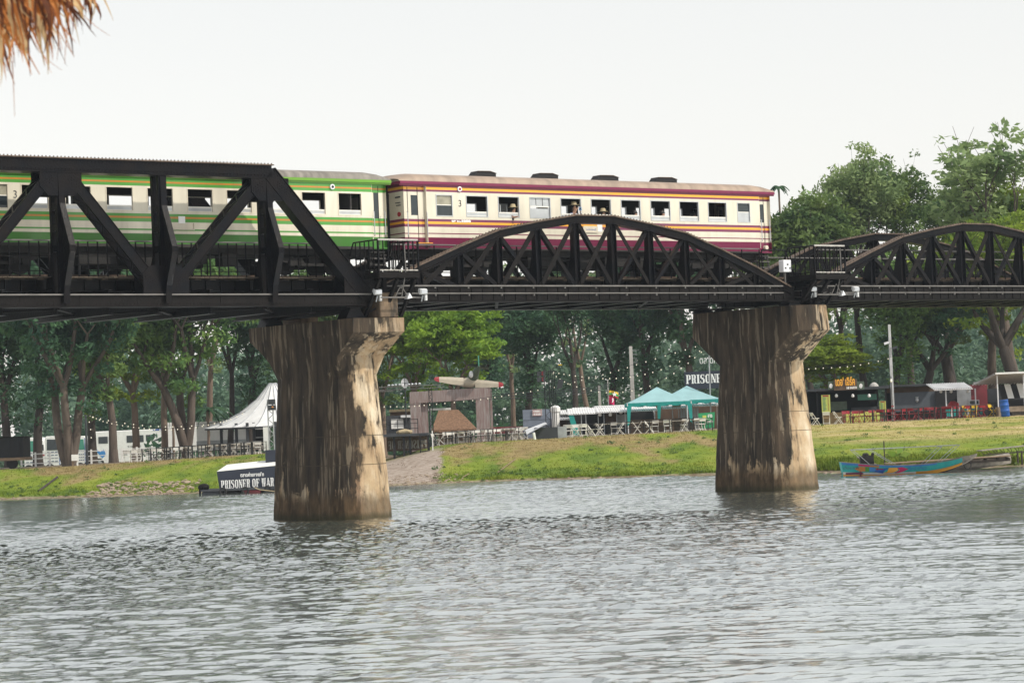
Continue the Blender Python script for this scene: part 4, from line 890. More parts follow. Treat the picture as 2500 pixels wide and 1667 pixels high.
# end wall fittings of the maroon coach (facing the green one)
b = MB(); b.prism([(-1.1 + .09 * cos(2 * PI * k / 14), 10.98 + .3 + .09 * sin(2 * PI * k / 14)) for k in range(14)], 0, -8.16, -8.125); b.build('tail_disc', 'red', mc)
b = MB(); b.box(-8.16, -8.125, -1.2, -.9, 11.9, 11.95); b.box(-8.16, -8.125, -1.2, -.95, 11.6, 11.63); b.box(-8.16, -8.125, -1.2, -.9, 11.7, 11.73); b.build('small_lettering', 'charcoal', mc)
l, z = BL(1880, 605, 1.4); b = MB(); b.prism([(10.45 + .09 * cos(2 * PI * k / 14), 10.18 + .09 * sin(2 * PI * k / 14)) for k in range(14)], 1, -1.42, -1.25); b.build('tail_lamp', 'cream2', mc)
b = MB(); l, z = BL(1032, 596, 1.5); b.tube([(l - .45, -1.42, z + .02), (l - .4, -1.62, z - .1), (l + .25, -1.62, z - .1), (l + .35, -1.42, z + .02)], .02, 6, 0); b.box(l - .3, l + .4, -1.62, -1.42, z + .02, z + .05, 1); b.build('footboard', ['under', 'yellow'], mc)
# ================================================================== people at the windows
def skinned(name, verts, edges, radii, m, parent, sub=1):
    me = bpy.data.meshes.new(name); me.from_pydata(verts, edges, []); o = bpy.data.objects.new(name, me); COL.objects.link(o)
    md = o.modifiers.new('s', 'SKIN'); sk = me.skin_vertices[0].data
    for i, r in enumerate(radii): sk[i].radius = (r, r) if not isinstance(r, tuple) else r
    sk[0].use_root = True
    ss = o.modifiers.new('u', 'SUBSURF'); ss.levels = sub; ss.render_levels = sub
    dg = bpy.context.evaluated_depsgraph_get(); m2 = bpy.data.meshes.new_from_object(o.evaluated_get(dg)); bpy.data.objects.remove(o)
    m2.materials.clear(); m2.materials.append(MT[m]); m2.polygons.foreach_set('use_smooth', [True] * len(m2.polygons))
    q = bpy.data.objects.new(name, m2); COL.objects.link(q); q.parent = parent; m2.name = name; return q
def passenger(px, py, y, label, shirt='shirt_dark', hat=False, glasses=False, standing=False, photo=False, elbow=False, long_hair=True, k=1.0):
    """py = picture height of the head centre; figure faces out of the window (-y)"""
    l, z = BL(px, py, -y); r = bthing('person', label, 'person', (l, y, 10.1), 'passengers at the coach windows')
    h = z - 10.1; sh = h - .30; hp = sh - .50          # head centre, shoulders, hips above the floor
    V = [(0, .02, hp), (0, .03, hp + .25), (0, 0, sh - .04), (0, 0, sh + .06), (0, -.01, h - .04), (0, -.02, h + .07)]
    E = [(0, 1), (1, 2), (2, 3), (3, 4), (4, 5)]; Rr = [(.15, .12), (.14, .11), (.16, .11), .055, (.075, .09), (.075, .085)]
    V += [(0, -.115, h + .0), ]; E += [(4, 6)]; Rr += [.022]      # nose
    def limb(pts, rs, root):
        p = root
        for q, rr in zip(pts, rs): V.append(q); E.append((p, len(V) - 1)); Rr.append(rr); p = len(V) - 1
        return p
    if photo:
        hb = limb([(-.18, 0, sh), (-.27, -.12, sh - .22), (-.10, -.30, sh + .18)], [.06, .045, .035], 2)
        for i in range(4): limb([(-.09 + .012 * i, -.33, sh + .2 + .014 * i), (-.06, -.36, sh + .205 + .016 * i)], [.011, .009], hb)
        limb([(.18, 0, sh), (.26, -.14, sh - .24), (.04, -.28, sh - .30)], [.06, .045, .035], 2)
    elif elbow:
        hb = limb([(-.18, 0, sh), (-.26, -.10, sh - .04), (-.30, -.24, sh - .02)], [.055, .042, .033], 2)
        for i in range(4): limb([(-.32 + .02 * i, -.29, sh - .02), (-.32 + .02 * i, -.31, sh - .05)], [.011, .009], hb)
        limb([(.18, 0, sh), (.24, -.18, sh - .28), (.05, -.28, sh - .32)], [.055, .042, .033], 2)
    else:
        for s_ in (-1, 1): limb([(.18 * s_, 0, sh), (.23 * s_, -.05, sh - .28), (.12 * s_, -.28, sh - .36)], [.055, .042, .033], 2)
    for s_ in (-1, 1):
        if standing: limb([(.09 * s_, .02, hp - .1), (.1 * s_, 0, max(.45, hp - .42)), (.1 * s_, .03, .08), (.1 * s_, -.1, .04)], [.085, .06, .045, .04], 0)
        else: limb([(.1 * s_, .06, hp - .12), (.11 * s_, .04, max(.42, hp - .4)), (.11 * s_, .12, .08), (.11 * s_, .02, .04)], [.085, .06, .045, .04], 0)
    skinned('body', V, E, Rr, 'skin', r)
    sv = [(0, .02, hp), (0, .03, hp + .25), (0, 0, sh - .03), (-.18, 0, sh), (.18, 0, sh)]; se = [(0, 1), (1, 2), (2, 3), (2, 4)]; sr = [(.175, .145), (.165, .135), (.185, .135), .08, .08]
    if photo: sv += [(-.25, -.1, sh - .18), (.24, -.12, sh - .2)]
    else: sv += [(-.225, -.06, sh - .16), (.225, -.06, sh - .18)]
    se += [(3, 5), (4, 6)]; sr += [.065, .065]
    skinned('shirt', sv, se, sr, shirt, r)
    b = MB(); b.ico((0, .025, h + .055), .118, sub=2, sc=(.95, 1.0, 1.12))
    if long_hair: b.ico((0, .07, h - .08), .12, sub=2, sc=(.95, .55, 1.35))
    hd = b.build('hair', 'hair', r, base=(0, 0, 0), smooth=True)
    b = MB()
    for s_ in (-1, 1): b.ico((.034 * s_, -.104, h + .035), .013 if not glasses else .03, sub=1, sc=(1, .5, .8))
    b.build('sunglasses' if glasses else 'eye', 'hair', r, base=(0, 0, 0))
    MB().ico((0, -.10, h - .05), .018, sub=1, sc=(1.3, .5, .4)).build('mouth', 'red_dark', r, base=(0, 0, 0))
    if hat:
        b = MB(); b.lathe((0, 0, h + .075), [(.10, .0), (.21, -.015), (.215, -.005), (.118, .015), (.112, .08), (.085, .125), (.02, .135)], 18); b.build('hat', 'hat', r, base=(0, 0, 0), smooth=True)
    return r
p = passenger(1252, 511, -1.22, 'woman in tan hat leaning out of a left window of the maroon coach', shirt='shirt_dark', hat=True, elbow=True)
p.rotation_euler = (0, 0, TH + rad(35))
p = passenger(1401, 505, -1.18, 'person in a straw hat and blue shirt standing at a window, holding up a phone', shirt='shirt_blue', hat=True, standing=True, photo=True)
ph = MB(); ph.box(-.07, .07, -.41, -.395, 0, .075); l, z = BL(1401, 512, 1.18); 
q = bthing('phone', 'small pale blue phone held up by the person in the straw hat', 'phone', (l, -1.18, 10.1)); 
z -= 10.1; MB().box(-.06, .07, -.40, -.388, z - .06, z + .05).build('case', 'blue_light', q, base=(0, 0, 0)); MB().box(-.05, .05, -.404, -.401, z - .045, z + .035).build('screen', 'glass_dark', q, base=(0, 0, 0))
passenger(1472, 521, -1.18, 'person in a floppy hat peeping over the sill behind the arch top', hat=True, long_hair=False, shirt='shirt_dark')
passenger(1550, 523, -1.18, 'person with short dark hair and sunglasses, low in the window right of the arch top', glasses=True, long_hair=False)
passenger(1617, 523, -1.18, 'woman with long black hair and round sunglasses looking out of a window', glasses=True, shirt='shirt_light')
passenger(1693, 528, -.7, 'dim passenger seated inside, head just above the sill of the ninth window', shirt='red_dark', long_hair=False)
passenger(1488, 515, .3, 'dark haired passenger deeper inside the coach, beside the one in the floppy hat', shirt='shirt_dark')
# ================================================================== market on the far bank
def gp(x, y, Y):                     # ground point in picture column x (row y about where it stands) at distance Y
    w = W(x, y, Y); return (w.x, Y, gz(w.x, Y))
def stall(name, label, cat, x, Y, group=None):
    return wthing(name, label, cat, gp(x, 1050, Y), group)
GREY = 'grey_panel'
# --- folding chairs
def make_chair(name, label, m, seatm, loc, rz, group):
    r = thing(name, label, 'chair', loc, rz, group)
    b = MB(); b.prism([(-.22, .44), (.2, .42), (.2, .445), (-.22, .465)], 0, -.21, .21); b.build('seat', seatm, r, base=(0, 0, 0))
    b = MB(); b.prism([(.24, .62), (.27, .80), (.255, .80), (.225, .62)], 0, -.2, .2); b.build('backrest', m, r, base=(0, 0, 0))
    b = MB()
    for s in (-1, 1):
        b.tube([(.22 * s, -.28, .0), (.22 * s, .28, .82)], .016, 5); b.tube([(.19 * s, .26, .0), (.19 * s, -.16, .45)], .016, 5)
    b.tube([(-.22, .28, .82), (.22, .28, .82)], .016, 5); b.tube([(-.22, -.2, .12), (.22, -.2, .12)], .01, 5); b.tube([(-.19, .2, .1), (.19, .2, .1)], .01, 5)
    b.build('frame', m, r, base=(0, 0, 0)); return r
def make_table(label, loc, rz, group, topm='table_top', L=1.6, name='folding_table'):
    r = thing(name, label, 'table', loc, rz, group)
    b = MB(); b.box(-L / 2, L / 2, -.35, .35, .72, .75); b.build('tabletop', topm, r, base=(0, 0, 0))
    for s in (-1, 1):
        b = MB(); x = s * (L / 2 - .12)
        for y in (-.3, .3): b.tube([(x, y, 0), (x, y, .72)], .022, 5)
        b.tube([(x, -.3, .2), (x, .3, .2)], .015, 5); b.tube([(x, -.3, .45), (x, .3, .45)], .015, 5); b.build('leg_frame', 'table_black', r, base=(0, 0, 0))
    return r
def make_rack(label, loc, rz, group):
    """low black bar table frame standing along the bank edge"""
    r = thing('bar_counter', label, 'counter', loc, rz, group)
    MB().box(-.8, .8, -.16, .16, .80, .83).build('counter_top', 'table_black', r, base=(0, 0, 0))
    for s in (-1, 1):
        b = MB(); x = s * .74
        for y in (-.13, .13): b.box(x - .02, x + .02, y - .02, y + .02, 0, .8)
        b.box(x - .015, x + .015, -.12, .12, .38, .41); b.build('leg_frame', 'table_black', r, base=(0, 0, 0))
    MB().box(-.72, .72, .11, .14, .40, .43).build('foot_bar', 'table_black', r, base=(0, 0, 0)); return r
wc = make_chair('folding_chair', 'white folding chair beside the post fence, left of the table rows', 'chair_white', 'chair_white', gp(310, 1110, 176), PI, 'white folding chairs on the left bank')
firsts = {'chair': wc, 'table': None, 'rack': None}
def chairs(x0, x1, n, Y, lab, grp, rows=1, dy=1.6, rot=None):
    for j in range(rows):
        for i in range(n):
            x = x0 + (x1 - x0) * (i + rnd.uniform(.2, .8)) / n; YY = Y + j * dy + rnd.uniform(-.25, .25)
            dup(wc, gp(x, 1080, YY), (rnd.choice([0, PI, PI, PI / 2, -PI / 2]) if rot is None else rot) + rnd.uniform(-.3, .3), lab, grp)
def tables(x0, x1, n, Y, lab, grp, rows=1, dy=2.2, kind='table', topm='table_top'):
    for j in range(rows):
        for i in range(n):
            x = x0 + (x1 - x0) * (i + .5 + rnd.uniform(-.12, .12)) / n; YY = Y + j * dy + rnd.uniform(-.2, .2); k = kind + topm
            if firsts.get(k) is None:
                firsts[k] = (make_table(lab, gp(x, 1080, YY), rnd.uniform(-.06, .06), grp, topm) if kind == 'table' else make_rack(lab, gp(x, 1080, YY), 0, grp))
            else: dup(firsts[k], gp(x, 1080, YY), rnd.uniform(-.06, .06), lab, grp)
for i, x in enumerate((323, 335, 345)): dup(wc, gp(x + 4, 1110, 175 + .3 * i), PI + rnd.uniform(-.5, .5), 'white folding chair left of the table rows, standing by the post fence', 'white folding chairs on the left bank'); 
wc['label'] = 'white folding chair left of the table rows, standing by the post fence'
G1, L1 = 'black bar counters along the left bank edge', 'black bar counter in the long row left of the near pier'
tables(352, 640, 8, 171.5, L1, G1, kind='rack'); tables(380, 640, 8, 174, L1, G1, kind='rack')
tables(370, 640, 6, 177, 'pale topped folding table among the rows left of the near pier', 'pale folding tables left of the near pier', rows=2)
chairs(365, 640, 10, 175, 'white folding chair among the table rows left of the near pier', 'white chairs among the left table rows', rows=3, dy=2.3)
G2 = 'black bar counters between gate and black tower'
tables(1062, 1245, 4, 171, 'black bar counter on the bank edge in front of the rusty gate', G2, kind='rack'); tables(1100, 1265, 4, 173, 'black bar counter on the bank edge in front of the rusty gate', G2, kind='rack')
tables(1062, 1280, 5, 175, 'pale topped folding table in front of the rusty gate', 'pale folding tables in front of the gate', rows=2)
chairs(1058, 1285, 9, 173.5, 'white folding chair in the rows in front of the rusty gate', 'white chairs in front of the gate', rows=3, dy=2)
chairs(1240, 1290, 3, 176, 'white folding chair in the rows in front of the rusty gate', 'white chairs in front of the gate', rows=2, dy=2)
tables(1440, 1735, 6, 170.5, 'black bar counter on the bank edge in front of the teal canopies', 'black bar counters before the canopies', kind='rack')
chairs(1382, 1450, 4, 172, 'white folding chair right of the black loudspeaker tower', 'white chairs by the speaker tower', rows=2, dy=1.5)
chairs(1450, 1735, 7, 173, 'white folding chair among the tables before the teal canopies', 'white chairs before the canopies', rows=2, dy=2.5)
tables(1450, 1735, 5, 175.5, 'pale topped folding table before the teal canopies', 'pale tables before the canopies')
for x, lab, rz in ((1990, 'white folding chair facing right, nearest to the farther pier', PI * .6), (2046, 'white folding chair under the gold lettered sign, right of the tan one', PI * .55)): dup(wc, gp(x, 1030, 171.5), rz, lab, 'white folding chairs on the right bank')
tc = make_chair('folding_chair', 'tan folding chair with a white back between two white ones', 'chair_white', 'chair_tan', gp(2018, 1030, 172), PI * .95, 'white folding chairs on the right bank')
tables(2080, 2420, 8, 172.5, 'black bar counter in the long row on the right bank', 'black bar counters on the right bank', kind='rack')
tables(2080, 2400, 6, 176, 'red topped folding table behind the bar counters on the right bank', 'red tables on the right bank', topm='red')
rc = make_chair('folding_chair', 'red folding chair among the red tables on the right bank', 'red', 'red', gp(2090, 1030, 174), 0, 'red folding chairs on the right bank')
for i in range(26):
    x = 2068 + i * 13.2 + rnd.uniform(-4, 4); dup(rc, gp(x, 1030, 173.5 + rnd.uniform(0, 4)), rnd.uniform(-PI, PI))
yc = make_chair('folding_chair', 'yellow folding chair near the red painted kiosk', 'yellow_cloth', 'yellow_cloth', gp(2362, 1020, 174), .5, 'yellow folding chairs by the red kiosk')
dup(yc, gp(2377, 1020, 174.4), -.4); dup(yc, gp(2425, 1020, 175), .9)
tq = wthing('side_panel', 'low row of teal and white boards behind the right hand bar counters', 'panel', gp(2345, 1020, 179)); b = MB(); a0 = gp(2310, 1020, 179)[0]
for k in range(14): b.box(a0 + k * .18, a0 + k * .18 + .15, 179, 179.03, gz(a0, 179) + .1, gz(a0, 179) + .75, k % 3 == 2)
b.build('boards', ['teal_cloth', 'white_paint'], tq)
# --- teal canopies
def canopy(xc, xl, xr, yap, yea, Y, label, legs):
    g = gp(xc, 1040, Y); r = wthing('canopy_tent', label, 'canopy tent', g, 'teal canopy tents')
    hw = (xr - xl) / FPX * Y / 2; cx = g[0]; ze = W(xc, yea, Y).z; za = W(xc, yap, Y).z; zg = g[2]
    b = MB(); y0, y1 = Y, Y + hw * 2; cy = Y + hw; n = 6
    def q(u): return ze + (za - ze) * (1 - u) ** 1.15
    for (sx, sy) in ((0, -1), (1, 0), (0, 1), (-1, 0)):
        prev = None
        for i in range(n + 1):
            u = 1 - i / n; w = hw * u
            if sx == 0: A, B_ = (cx - w, cy + sy * w, q(u)), (cx + w, cy + sy * w, q(u))
            else: A, B_ = (cx + sx * w, cy - w, q(u)), (cx + sx * w, cy + w, q(u))
            if prev: b.add([prev[0], prev[1], B_, A], [(0, 1, 2, 3)])
            prev = (A, B_)
    b.build('roof_cloth', 'tent_top', r)
    b = MB(); d = .22
    for (p, s) in (((cx - hw, y0, cx + hw, y0), 0), ((cx + hw, y0, cx + hw, y1), 1), ((cx + hw, y1, cx - hw, y1), 0), ((cx - hw, y1, cx - hw, y0), 1)):
        for k in range(10):
            u, v = k / 10, (k + 1) / 10; xa, ya, xb, yb = p[0] + (p[2] - p[0]) * u, p[1] + (p[3] - p[1]) * u, p[0] + (p[2] - p[0]) * v, p[1] + (p[3] - p[1]) * v
            b.box(min(xa, xb) - .01, max(xa, xb) + .01, min(ya, yb) - .01, max(ya, yb) + .01, ze - d - .06 * (k % 2), ze)
    b.build('valance', 'teal_cloth', r)
    for (lx, ly) in legs:
        x, y = cx + lx * hw, cy + ly * hw; b = MB(); b.box(x - .03, x + .03, y - .03, y + .03, zg, ze - .02); b.build('leg', 'white_metal', r)
        b = MB(); s = -1 if lx > 0 else 1; b.prism([(x - s * .04, ze - .2), (x + s * .30, ze - .2), (x + s * .2, ze - .7), (x + s * .13, ze - 1.4), (x - s * .04, ze - 1.6)], 1, y - .04, y - .0)
        if ly < 0: b.build('leg_curtain', 'teal_cloth', r)
    return r
canopy(1612, 1534, 1690, 943, 981, 181, 'nearer pale teal canopy tent with a peaked roof and teal corner curtains', [(-1, -1), (1, -1), (-1, 1), (1, 1)])
canopy(1686, 1608, 1764, 940, 976, 187, 'second teal canopy tent, partly hidden by the farther pier', [(-1, -1), (1, -1), (-1, 1), (1, 1)])
# --- black PRISONER sign and its poles
def signboard(label, x0, x1, y0, y1, Y, word=None, cat='signboard', m='dark_sign', posts=True, wf=(.06, .94, .22, .72), mirror=False, clip=1.0):
    a, c = W(x0, (y0 + y1) / 2, Y), W(x1, (y0 + y1) / 2, Y); zt_, zb = W((x0 + x1) / 2, y0, Y).z, W((x0 + x1) / 2, y1, Y).z; g = gz((a.x + c.x) / 2, Y)
    r = wthing('signboard', label, cat, ((a.x + c.x) / 2, Y, min(g, zb)))
    MB().box(a.x, c.x, Y, Y + .06, zb, zt_).build('board', m, r)
    if posts:
        for x in (a.x + .05, c.x - .05): MB().tube([(x, Y + .1, g), (x, Y + .1, zt_ + .1)], .04, 6).build('post', 'galv', r)
    if word:
        w, h = c.x - a.x, zt_ - zb; slab(word, a.x + w * wf[0], a.x + w * wf[1], zb + h * wf[2], zb + h * wf[3], Y - .02, 'white_paint', r, mirror)
    return r, a.x, c.x, zb, zt_
r, xa, xb, zb, zt_ = signboard('dark navy signboard reading PRISONER OF WAR in white slab letters beside the farther pier', 1671, 1860, 904, 947, 190, 'PRISONER OF WAR', wf=(.02, .98, .32, .82))
put_text('ตลาดค่ายเชลยศึก', .62, 3.2, (W(1762, 886, 190).x, 189.95, W(1762, 886, 190).z), 'white_paint', r)
b = MB(); b.tube([(W(1730, 900, 188).x, 188, gz(13, 188)), (W(1728, 800, 188).x, 188, W(1728, 868, 188).z)], .05, 6); q = wthing('steel_pole', 'slim grey pole in front of the PRISONER sign', 'pole', gp(1728, 1040, 188)); b.build('shaft', 'galv', q)
# green and white banner leaning by the pier
r = stall('banner', 'green banner with white lettering leaning beside the farther pier', 'banner', 1722, 176); g = r['_b']
b = MB(); b.prism([(g[0] - .45, g[2] + 1.15), (g[0] - .3, g[2] + .1), (g[0] + .6, g[2] + .15), (g[0] + .7, g[2] + 1.2)], 1, 176, 176.04); b.build('cloth', 'sign_green', r)
put_text('สด', .22, .3, (g[0] + .35, 175.98, g[2] + .85), 'white_paint', r, bold=.01); put_text('ทุกวัน', .22, .42, (g[0] + .33, 175.98, g[2] + .45), 'white_paint', r, bold=.01); MB().box(g[0] - .15, g[0] + .1, 175.97, 175.99, g[2] + .75, g[2] + 1.0).build('emblem', 'lime', r)
# --- food stalls behind the canopies (two tin roofs)
def tinroof(b, x0, x1, yf, yb, zf, zb_, n=24, mi=0, amp=.04):
    for i in range(n):
        u0 = x0 + (x1 - x0) * i / n; u1 = x0 + (x1 - x0) * (i + .5) / n; u2 = x0 + (x1 - x0) * (i + 1) / n
        b.add([(u0, yf, zf), (u1, yf, zf + amp), (u1, yb, zb_ + amp), (u0, yb, zb_)], [(0, 1, 2, 3)], mi); b.add([(u1, yf, zf + amp), (u2, yf, zf), (u2, yb, zb_), (u1, yb, zb_ + amp)], [(0, 1, 2, 3)], mi)
    b.box(x0, x1, yf, yf + .02, zf - .05, zf, mi)
r = stall('food_stall', 'long food stall with a white corrugated awning left of the teal canopies', 'market stall', 1470, 186, 'tin roofed food stalls'); g = r['_b']; zg = g[2]
X = lambda px, Y=186, y=1030: W(px, y, Y).x
Z = lambda px, py, Y=186: W(px, py, Y).z
b = MB(); tinroof(b, X(1386), X(1458), 185, 188, Z(1420, 1010, 185), Z(1440, 996, 188), 12); tinroof(b, X(1456), X(1604), 184.5, 188, Z(1530, 1004), Z(1530, 992, 188), 26); b.box(X(1455), X(1540), 188, 193, Z(1500, 992, 188), Z(1500, 989, 188)); b.build('roof', 'corr_roof', r)
b = MB(); b.box(X(1455), X(1602), 189.5, 189.6, zg, Z(1500, 990)); b.box(X(1386), X(1455), 189.7, 189.8, zg, Z(1420, 998)); b.build('back_wall', 'dark', r)
MB().pbox(1506, 1532, 1012, 1038, 187.5, .1).build('panel', 'galv', r); MB().pbox(1478, 1506, 1008, 1034, 187.6, .1).build('panel', 'brown_board', r)
for px in (1419, 1430, 1460, 1474, 1505): MB().box(X(px) - .03, X(px) + .03, 185.2, 185.26, zg, Z(px, 1008)).build('post', 'galv', r)
b = MB(); x = X(1388); b.prism([(x, Z(1388, 1012)), (x + .35, Z(1388, 1012)), (x + .75, zg), (x + .3, zg)], 1, 185.05, 185.1); b.build('side_curtain', 'teal_cloth', r)
b = MB(); b.box(X(1530), X(1640), 183.6, 184.2, zg, zg + .95); b.build('counter', 'brown_board', r)
for px, py in ((1465, 1012), (1490, 1012), (1516, 1006)):
    q = wthing('pendant_lamp', 'white lamp hanging from the awning edge left of the canopies', 'lamp', tuple(W(px, py, 184.9)), 'white lamps under the stall awnings'); c = q['_b']; MB().lathe((c[0], c[1], c[2] - .12), [(.05, 0), (.12, .06), (.11, .18), (.04, .28)], 8).build('shade', 'white_paint', q); MB().tube([(c[0], c[1], c[2] + .15), (c[0], c[1], c[2] + .4)], .01, 4).build('cord', 'dark', q)
r = stall('food_stall', 'dim food stall with bright awnings seen under the teal canopies', 'market stall', 1660, 192, 'tin roofed food stalls'); g = r['_b']; zg = g[2]
b = MB(); tinroof(b, X(1616, 192), X(1680, 192), 190.5, 193, Z(1650, 996, 190), Z(1650, 986, 193), 12); tinroof(b, X(1690, 192), X(1800, 192), 190.5, 193, Z(1720, 990, 190), Z(1720, 982, 193), 14); b.build('roof', 'corr_roof', r)
b = MB(); b.box(X(1604, 192), X(1800, 192), 194, 194.1, zg, Z(1650, 988, 194)); b.build('back_wall', 'brown_board', r)
b = MB(); [b.box(X(1660, 192) + k * .2, X(1660, 192) + k * .2 + .17, 191.2, 191.25, zg, Z(1660, 996)) for k in range(7)]; b.build('slat_wall', 'galv', r)
MB().pbox(1641, 1662, 988, 994, 190.4, .05).build('name_board', 'wood', r)
for px in (1640, 1655, 1700): MB().box(X(px, 192) - .03, X(px, 192) + .03, 190.6, 190.66, zg, Z(px, 1000, 190)).build('post', 'galv', r)
MB().box(X(1605, 192), X(1690, 192), 190, 190.5, zg, zg + .9).build('counter', 'brown_board', r)
# shacks left of the stall
r = stall('open_shed', 'small dark shed with stepped tin roofs left of the long food stall', 'shed', 1370, 189); g = r['_b']; zg = g[2]
b = MB(); tinroof(b, X(1350, 189), X(1395, 189), 187.5, 190, Z(1370, 1024, 188), Z(1370, 1016, 190), 8); tinroof(b, X(1368, 189), X(1400, 189), 188.5, 191, Z(1385, 1010, 189), Z(1385, 1001, 191), 6); tinroof(b, X(1398, 191), X(1440, 191), 190, 192, Z(1410, 1000, 191), Z(1410, 995, 191), 7); b.build('roof', 'corr_roof', r)
b = MB(); b.box(X(1352, 189), X(1400, 189), 190.5, 190.6, zg, Z(1370, 1012)); b.build('back_wall', 'brown_board', r)
r = stall('site_container', 'grey blue ribbed container with a small red and white notice', 'container', 1318, 189); g = r['_b']; zg = g[2]
b = MB(); x0, x1 = X(1277, 189), X(1362, 189); b.box(x0, x1, 189, 192, zg, Z(1320, 999, 189)); [b.box(x0, x1, 188.97, 188.995, zg + .35 + .48 * k, zg + .38 + .48 * k) for k in range(3)]; b.build('body', GREY, r)
q = MB().pbox(1299.5, 1323.5, 999, 1015, 188.9, .05).build('notice', 'white_paint', r)
b = MB(); a, c = W(1300.5, 1000, 188.89), W(1322.5, 1014, 188.89)
for (u0, u1, v0, v1) in ((a.x, c.x, a.z - .03, a.z), (a.x, c.x, c.z, c.z + .03), (a.x, a.x + .03, c.z, a.z), (c.x - .03, c.x, c.z, a.z)): b.box(u0, u1, 188.88, 188.895, v0, v1)
b.build('notice_border', 'red', q); put_text('ที่สูบบุหรี่', .26, .5, ((a.x + c.x) / 2, 188.88, c.z + .09), 'red', q)
q = wthing('water_tank', 'small white cylindrical water tank with a domed top beside the tower', 'water tank', gp(1357, 1030, 187)); c = q['_b']; z0 = W(1357, 1012, 187).z; MB().lathe((c[0], c[1], c[2]), [(.28, 0), (.28, z0 - c[2] + .15), (.35, z0 - c[2] + .2), (.36, z0 - c[2] + .5), (.22, z0 - c[2] + .62), (.02, z0 - c[2] + .68)], 14).build('body', 'white_paint', q)
# --- flags, poles
def pole(label, px, ytop, ybot, Y, r0, r1, m='concrete_pole', name='utility_pole', cat='pole', grp=None, square=True):
    g = gp(px, ybot, Y); q = wthing(name, label, cat, g, grp); zt_ = W(px, ytop, Y).z; b = MB()
    if square: b.add([(g[0] + s * k, Y + t * k, z) for z, k in ((g[2], r0), (zt_, r1)) for s, t in ((-1, -1), (1, -1), (1, 1), (-1, 1))], [(0, 3, 2, 1), (4, 5, 6, 7), (0, 1, 5, 4), (1, 2, 6, 5), (2, 3, 7, 6), (3, 0, 4, 7)])
    else: b.tube([(g[0], Y, g[2]), (g[0], Y, zt_)], [r0, r1], 8)
    b.build('shaft', m, q); return q, g, zt_
q, g, zt_ = pole('tall tapering concrete utility pole behind the nearer teal canopy', 1546, 845, 1000, 196, .17, .12)
for k in range(4): MB().tube([(g[0], 196, zt_ - .3 - .3 * k), (g[0] + .45, 195.8, zt_ - .35 - .3 * k)], .02, 4).build('wire_bracket', 'galv', q)
pole('short concrete pole over the food stall roof left of the flags', 1465, 941, 1000, 200, .12, .09)
q, g, zt_ = pole('thin grey pole carrying two bright flags', 1486, 928, 990, 192, .05, .035, 'concrete_pole', 'flagpole', 'flagpole', None, False)
def flag(label, px0, px1, py0, py1, Y, bands, name='flag'):
    a, c = W(px0, py0, Y), W(px1, py1, Y); q = wthing(name, label, 'flag', (a.x, Y, c.z)); b = MB(); n = 8; w = c.x - a.x; h = a.z - c.z
    for j, m in enumerate(bands):
        for i in range(n):
            u, v = i / n, (i + 1) / n; f = lambda u: (a.x + w * u, Y + .12 * sin(u * 7), -.28 * w * u * u)
            z1 = a.z - h * j / len(bands); z0 = a.z - h * (j + 1) / len(bands); p, s = f(u), f(v)
            b.add([(p[0], p[1], z0 + p[2]), (s[0], s[1], z0 + s[2]), (s[0], s[1], z1 + s[2]), (p[0], p[1], z1 + p[2])], [(0, 1, 2, 3)], j)
    b.build('cloth', bands, q); return q, a, c
q, a, c = flag('yellow, green and red striped flag with a white star, flying from the thin pole', 1487, 1510, 953, 968, 191.8, ['yellow_cloth', 'green_flag', 'red'])
b = MB(); cx, cz = (a.x + c.x) / 2 + .05, (a.z + c.z) / 2 - .06; b.prism([(cx + (.20 if k % 2 == 0 else .08) * cos(PI / 2 + PI * k / 5), cz + (.20 if k % 2 == 0 else .08) * sin(PI / 2 + PI * k / 5)) for k in range(10)], 1, 191.62, 191.66); b.build('star', 'white_paint', q)
q, a, c = flag('magenta flag with a pale figure hanging below the striped flag', 1487, 1500, 968, 986, 191.7, ['magenta']); b = MB(); x0, z0 = a.x + .16, c.z + .1; b.prism([(x0, z0), (x0 + .07, z0 + .12), (x0 + .05, z0 + .3), (x0 + .12, z0 + .36), (x0 + .16, z0 + .2), (x0 + .12, z0 + .06)], 1, 191.55, 191.58); b.build('figure', 'white_paint', q)
# right hand lamp post
q, g, zt_ = pole('tall white metal pole with two floodlights, right of the gold lettered sign', 2178, 792, 950, 184, .11, .085, 'galv_pale', 'lamp_post', 'lamp post')
for dx, py in ((-.28, 838), (.3, 850)):
    z = W(2170, py, 184).z; MB().prism([(g[0] + dx - .16, z - .12), (g[0] + dx + .16, z), (g[0] + dx + .13, z + .14), (g[0] + dx - .2, z + .05)], 1, 183.6, 183.8).build('floodlight', 'white_metal' if dx < 0 else 'charcoal', q)
    MB().tube([(g[0], 183.9, z), (g[0] + dx, 183.7, z)], .03, 5).build('arm', 'galv', q)
q, g, zt_ = pole('thin dark post with a red ribbon in front of the grey shuttered kiosk', 2180, 918, 1025, 171.5, .03, .025, 'dark', 'string_light_post', 'post', None, False)
MB().box(g[0] - .07, g[0] + .09, 171.44, 171.56, g[2] + .98, g[2] + 1.06).build('ribbon', 'red', q); MB().lathe((g[0], 171.5, zt_ - .4 + 0), [(.03, 0), (.07, .05), (.06, .16), (.02, .22)], 8).build('lamp', 'bulb', q)
pole('thin dark picket standing in the water grass beside the long boat', 2160, 1076, 1128, 134.6, .035, .03, 'bark_dark', 'mooring_post', 'post', None, False)
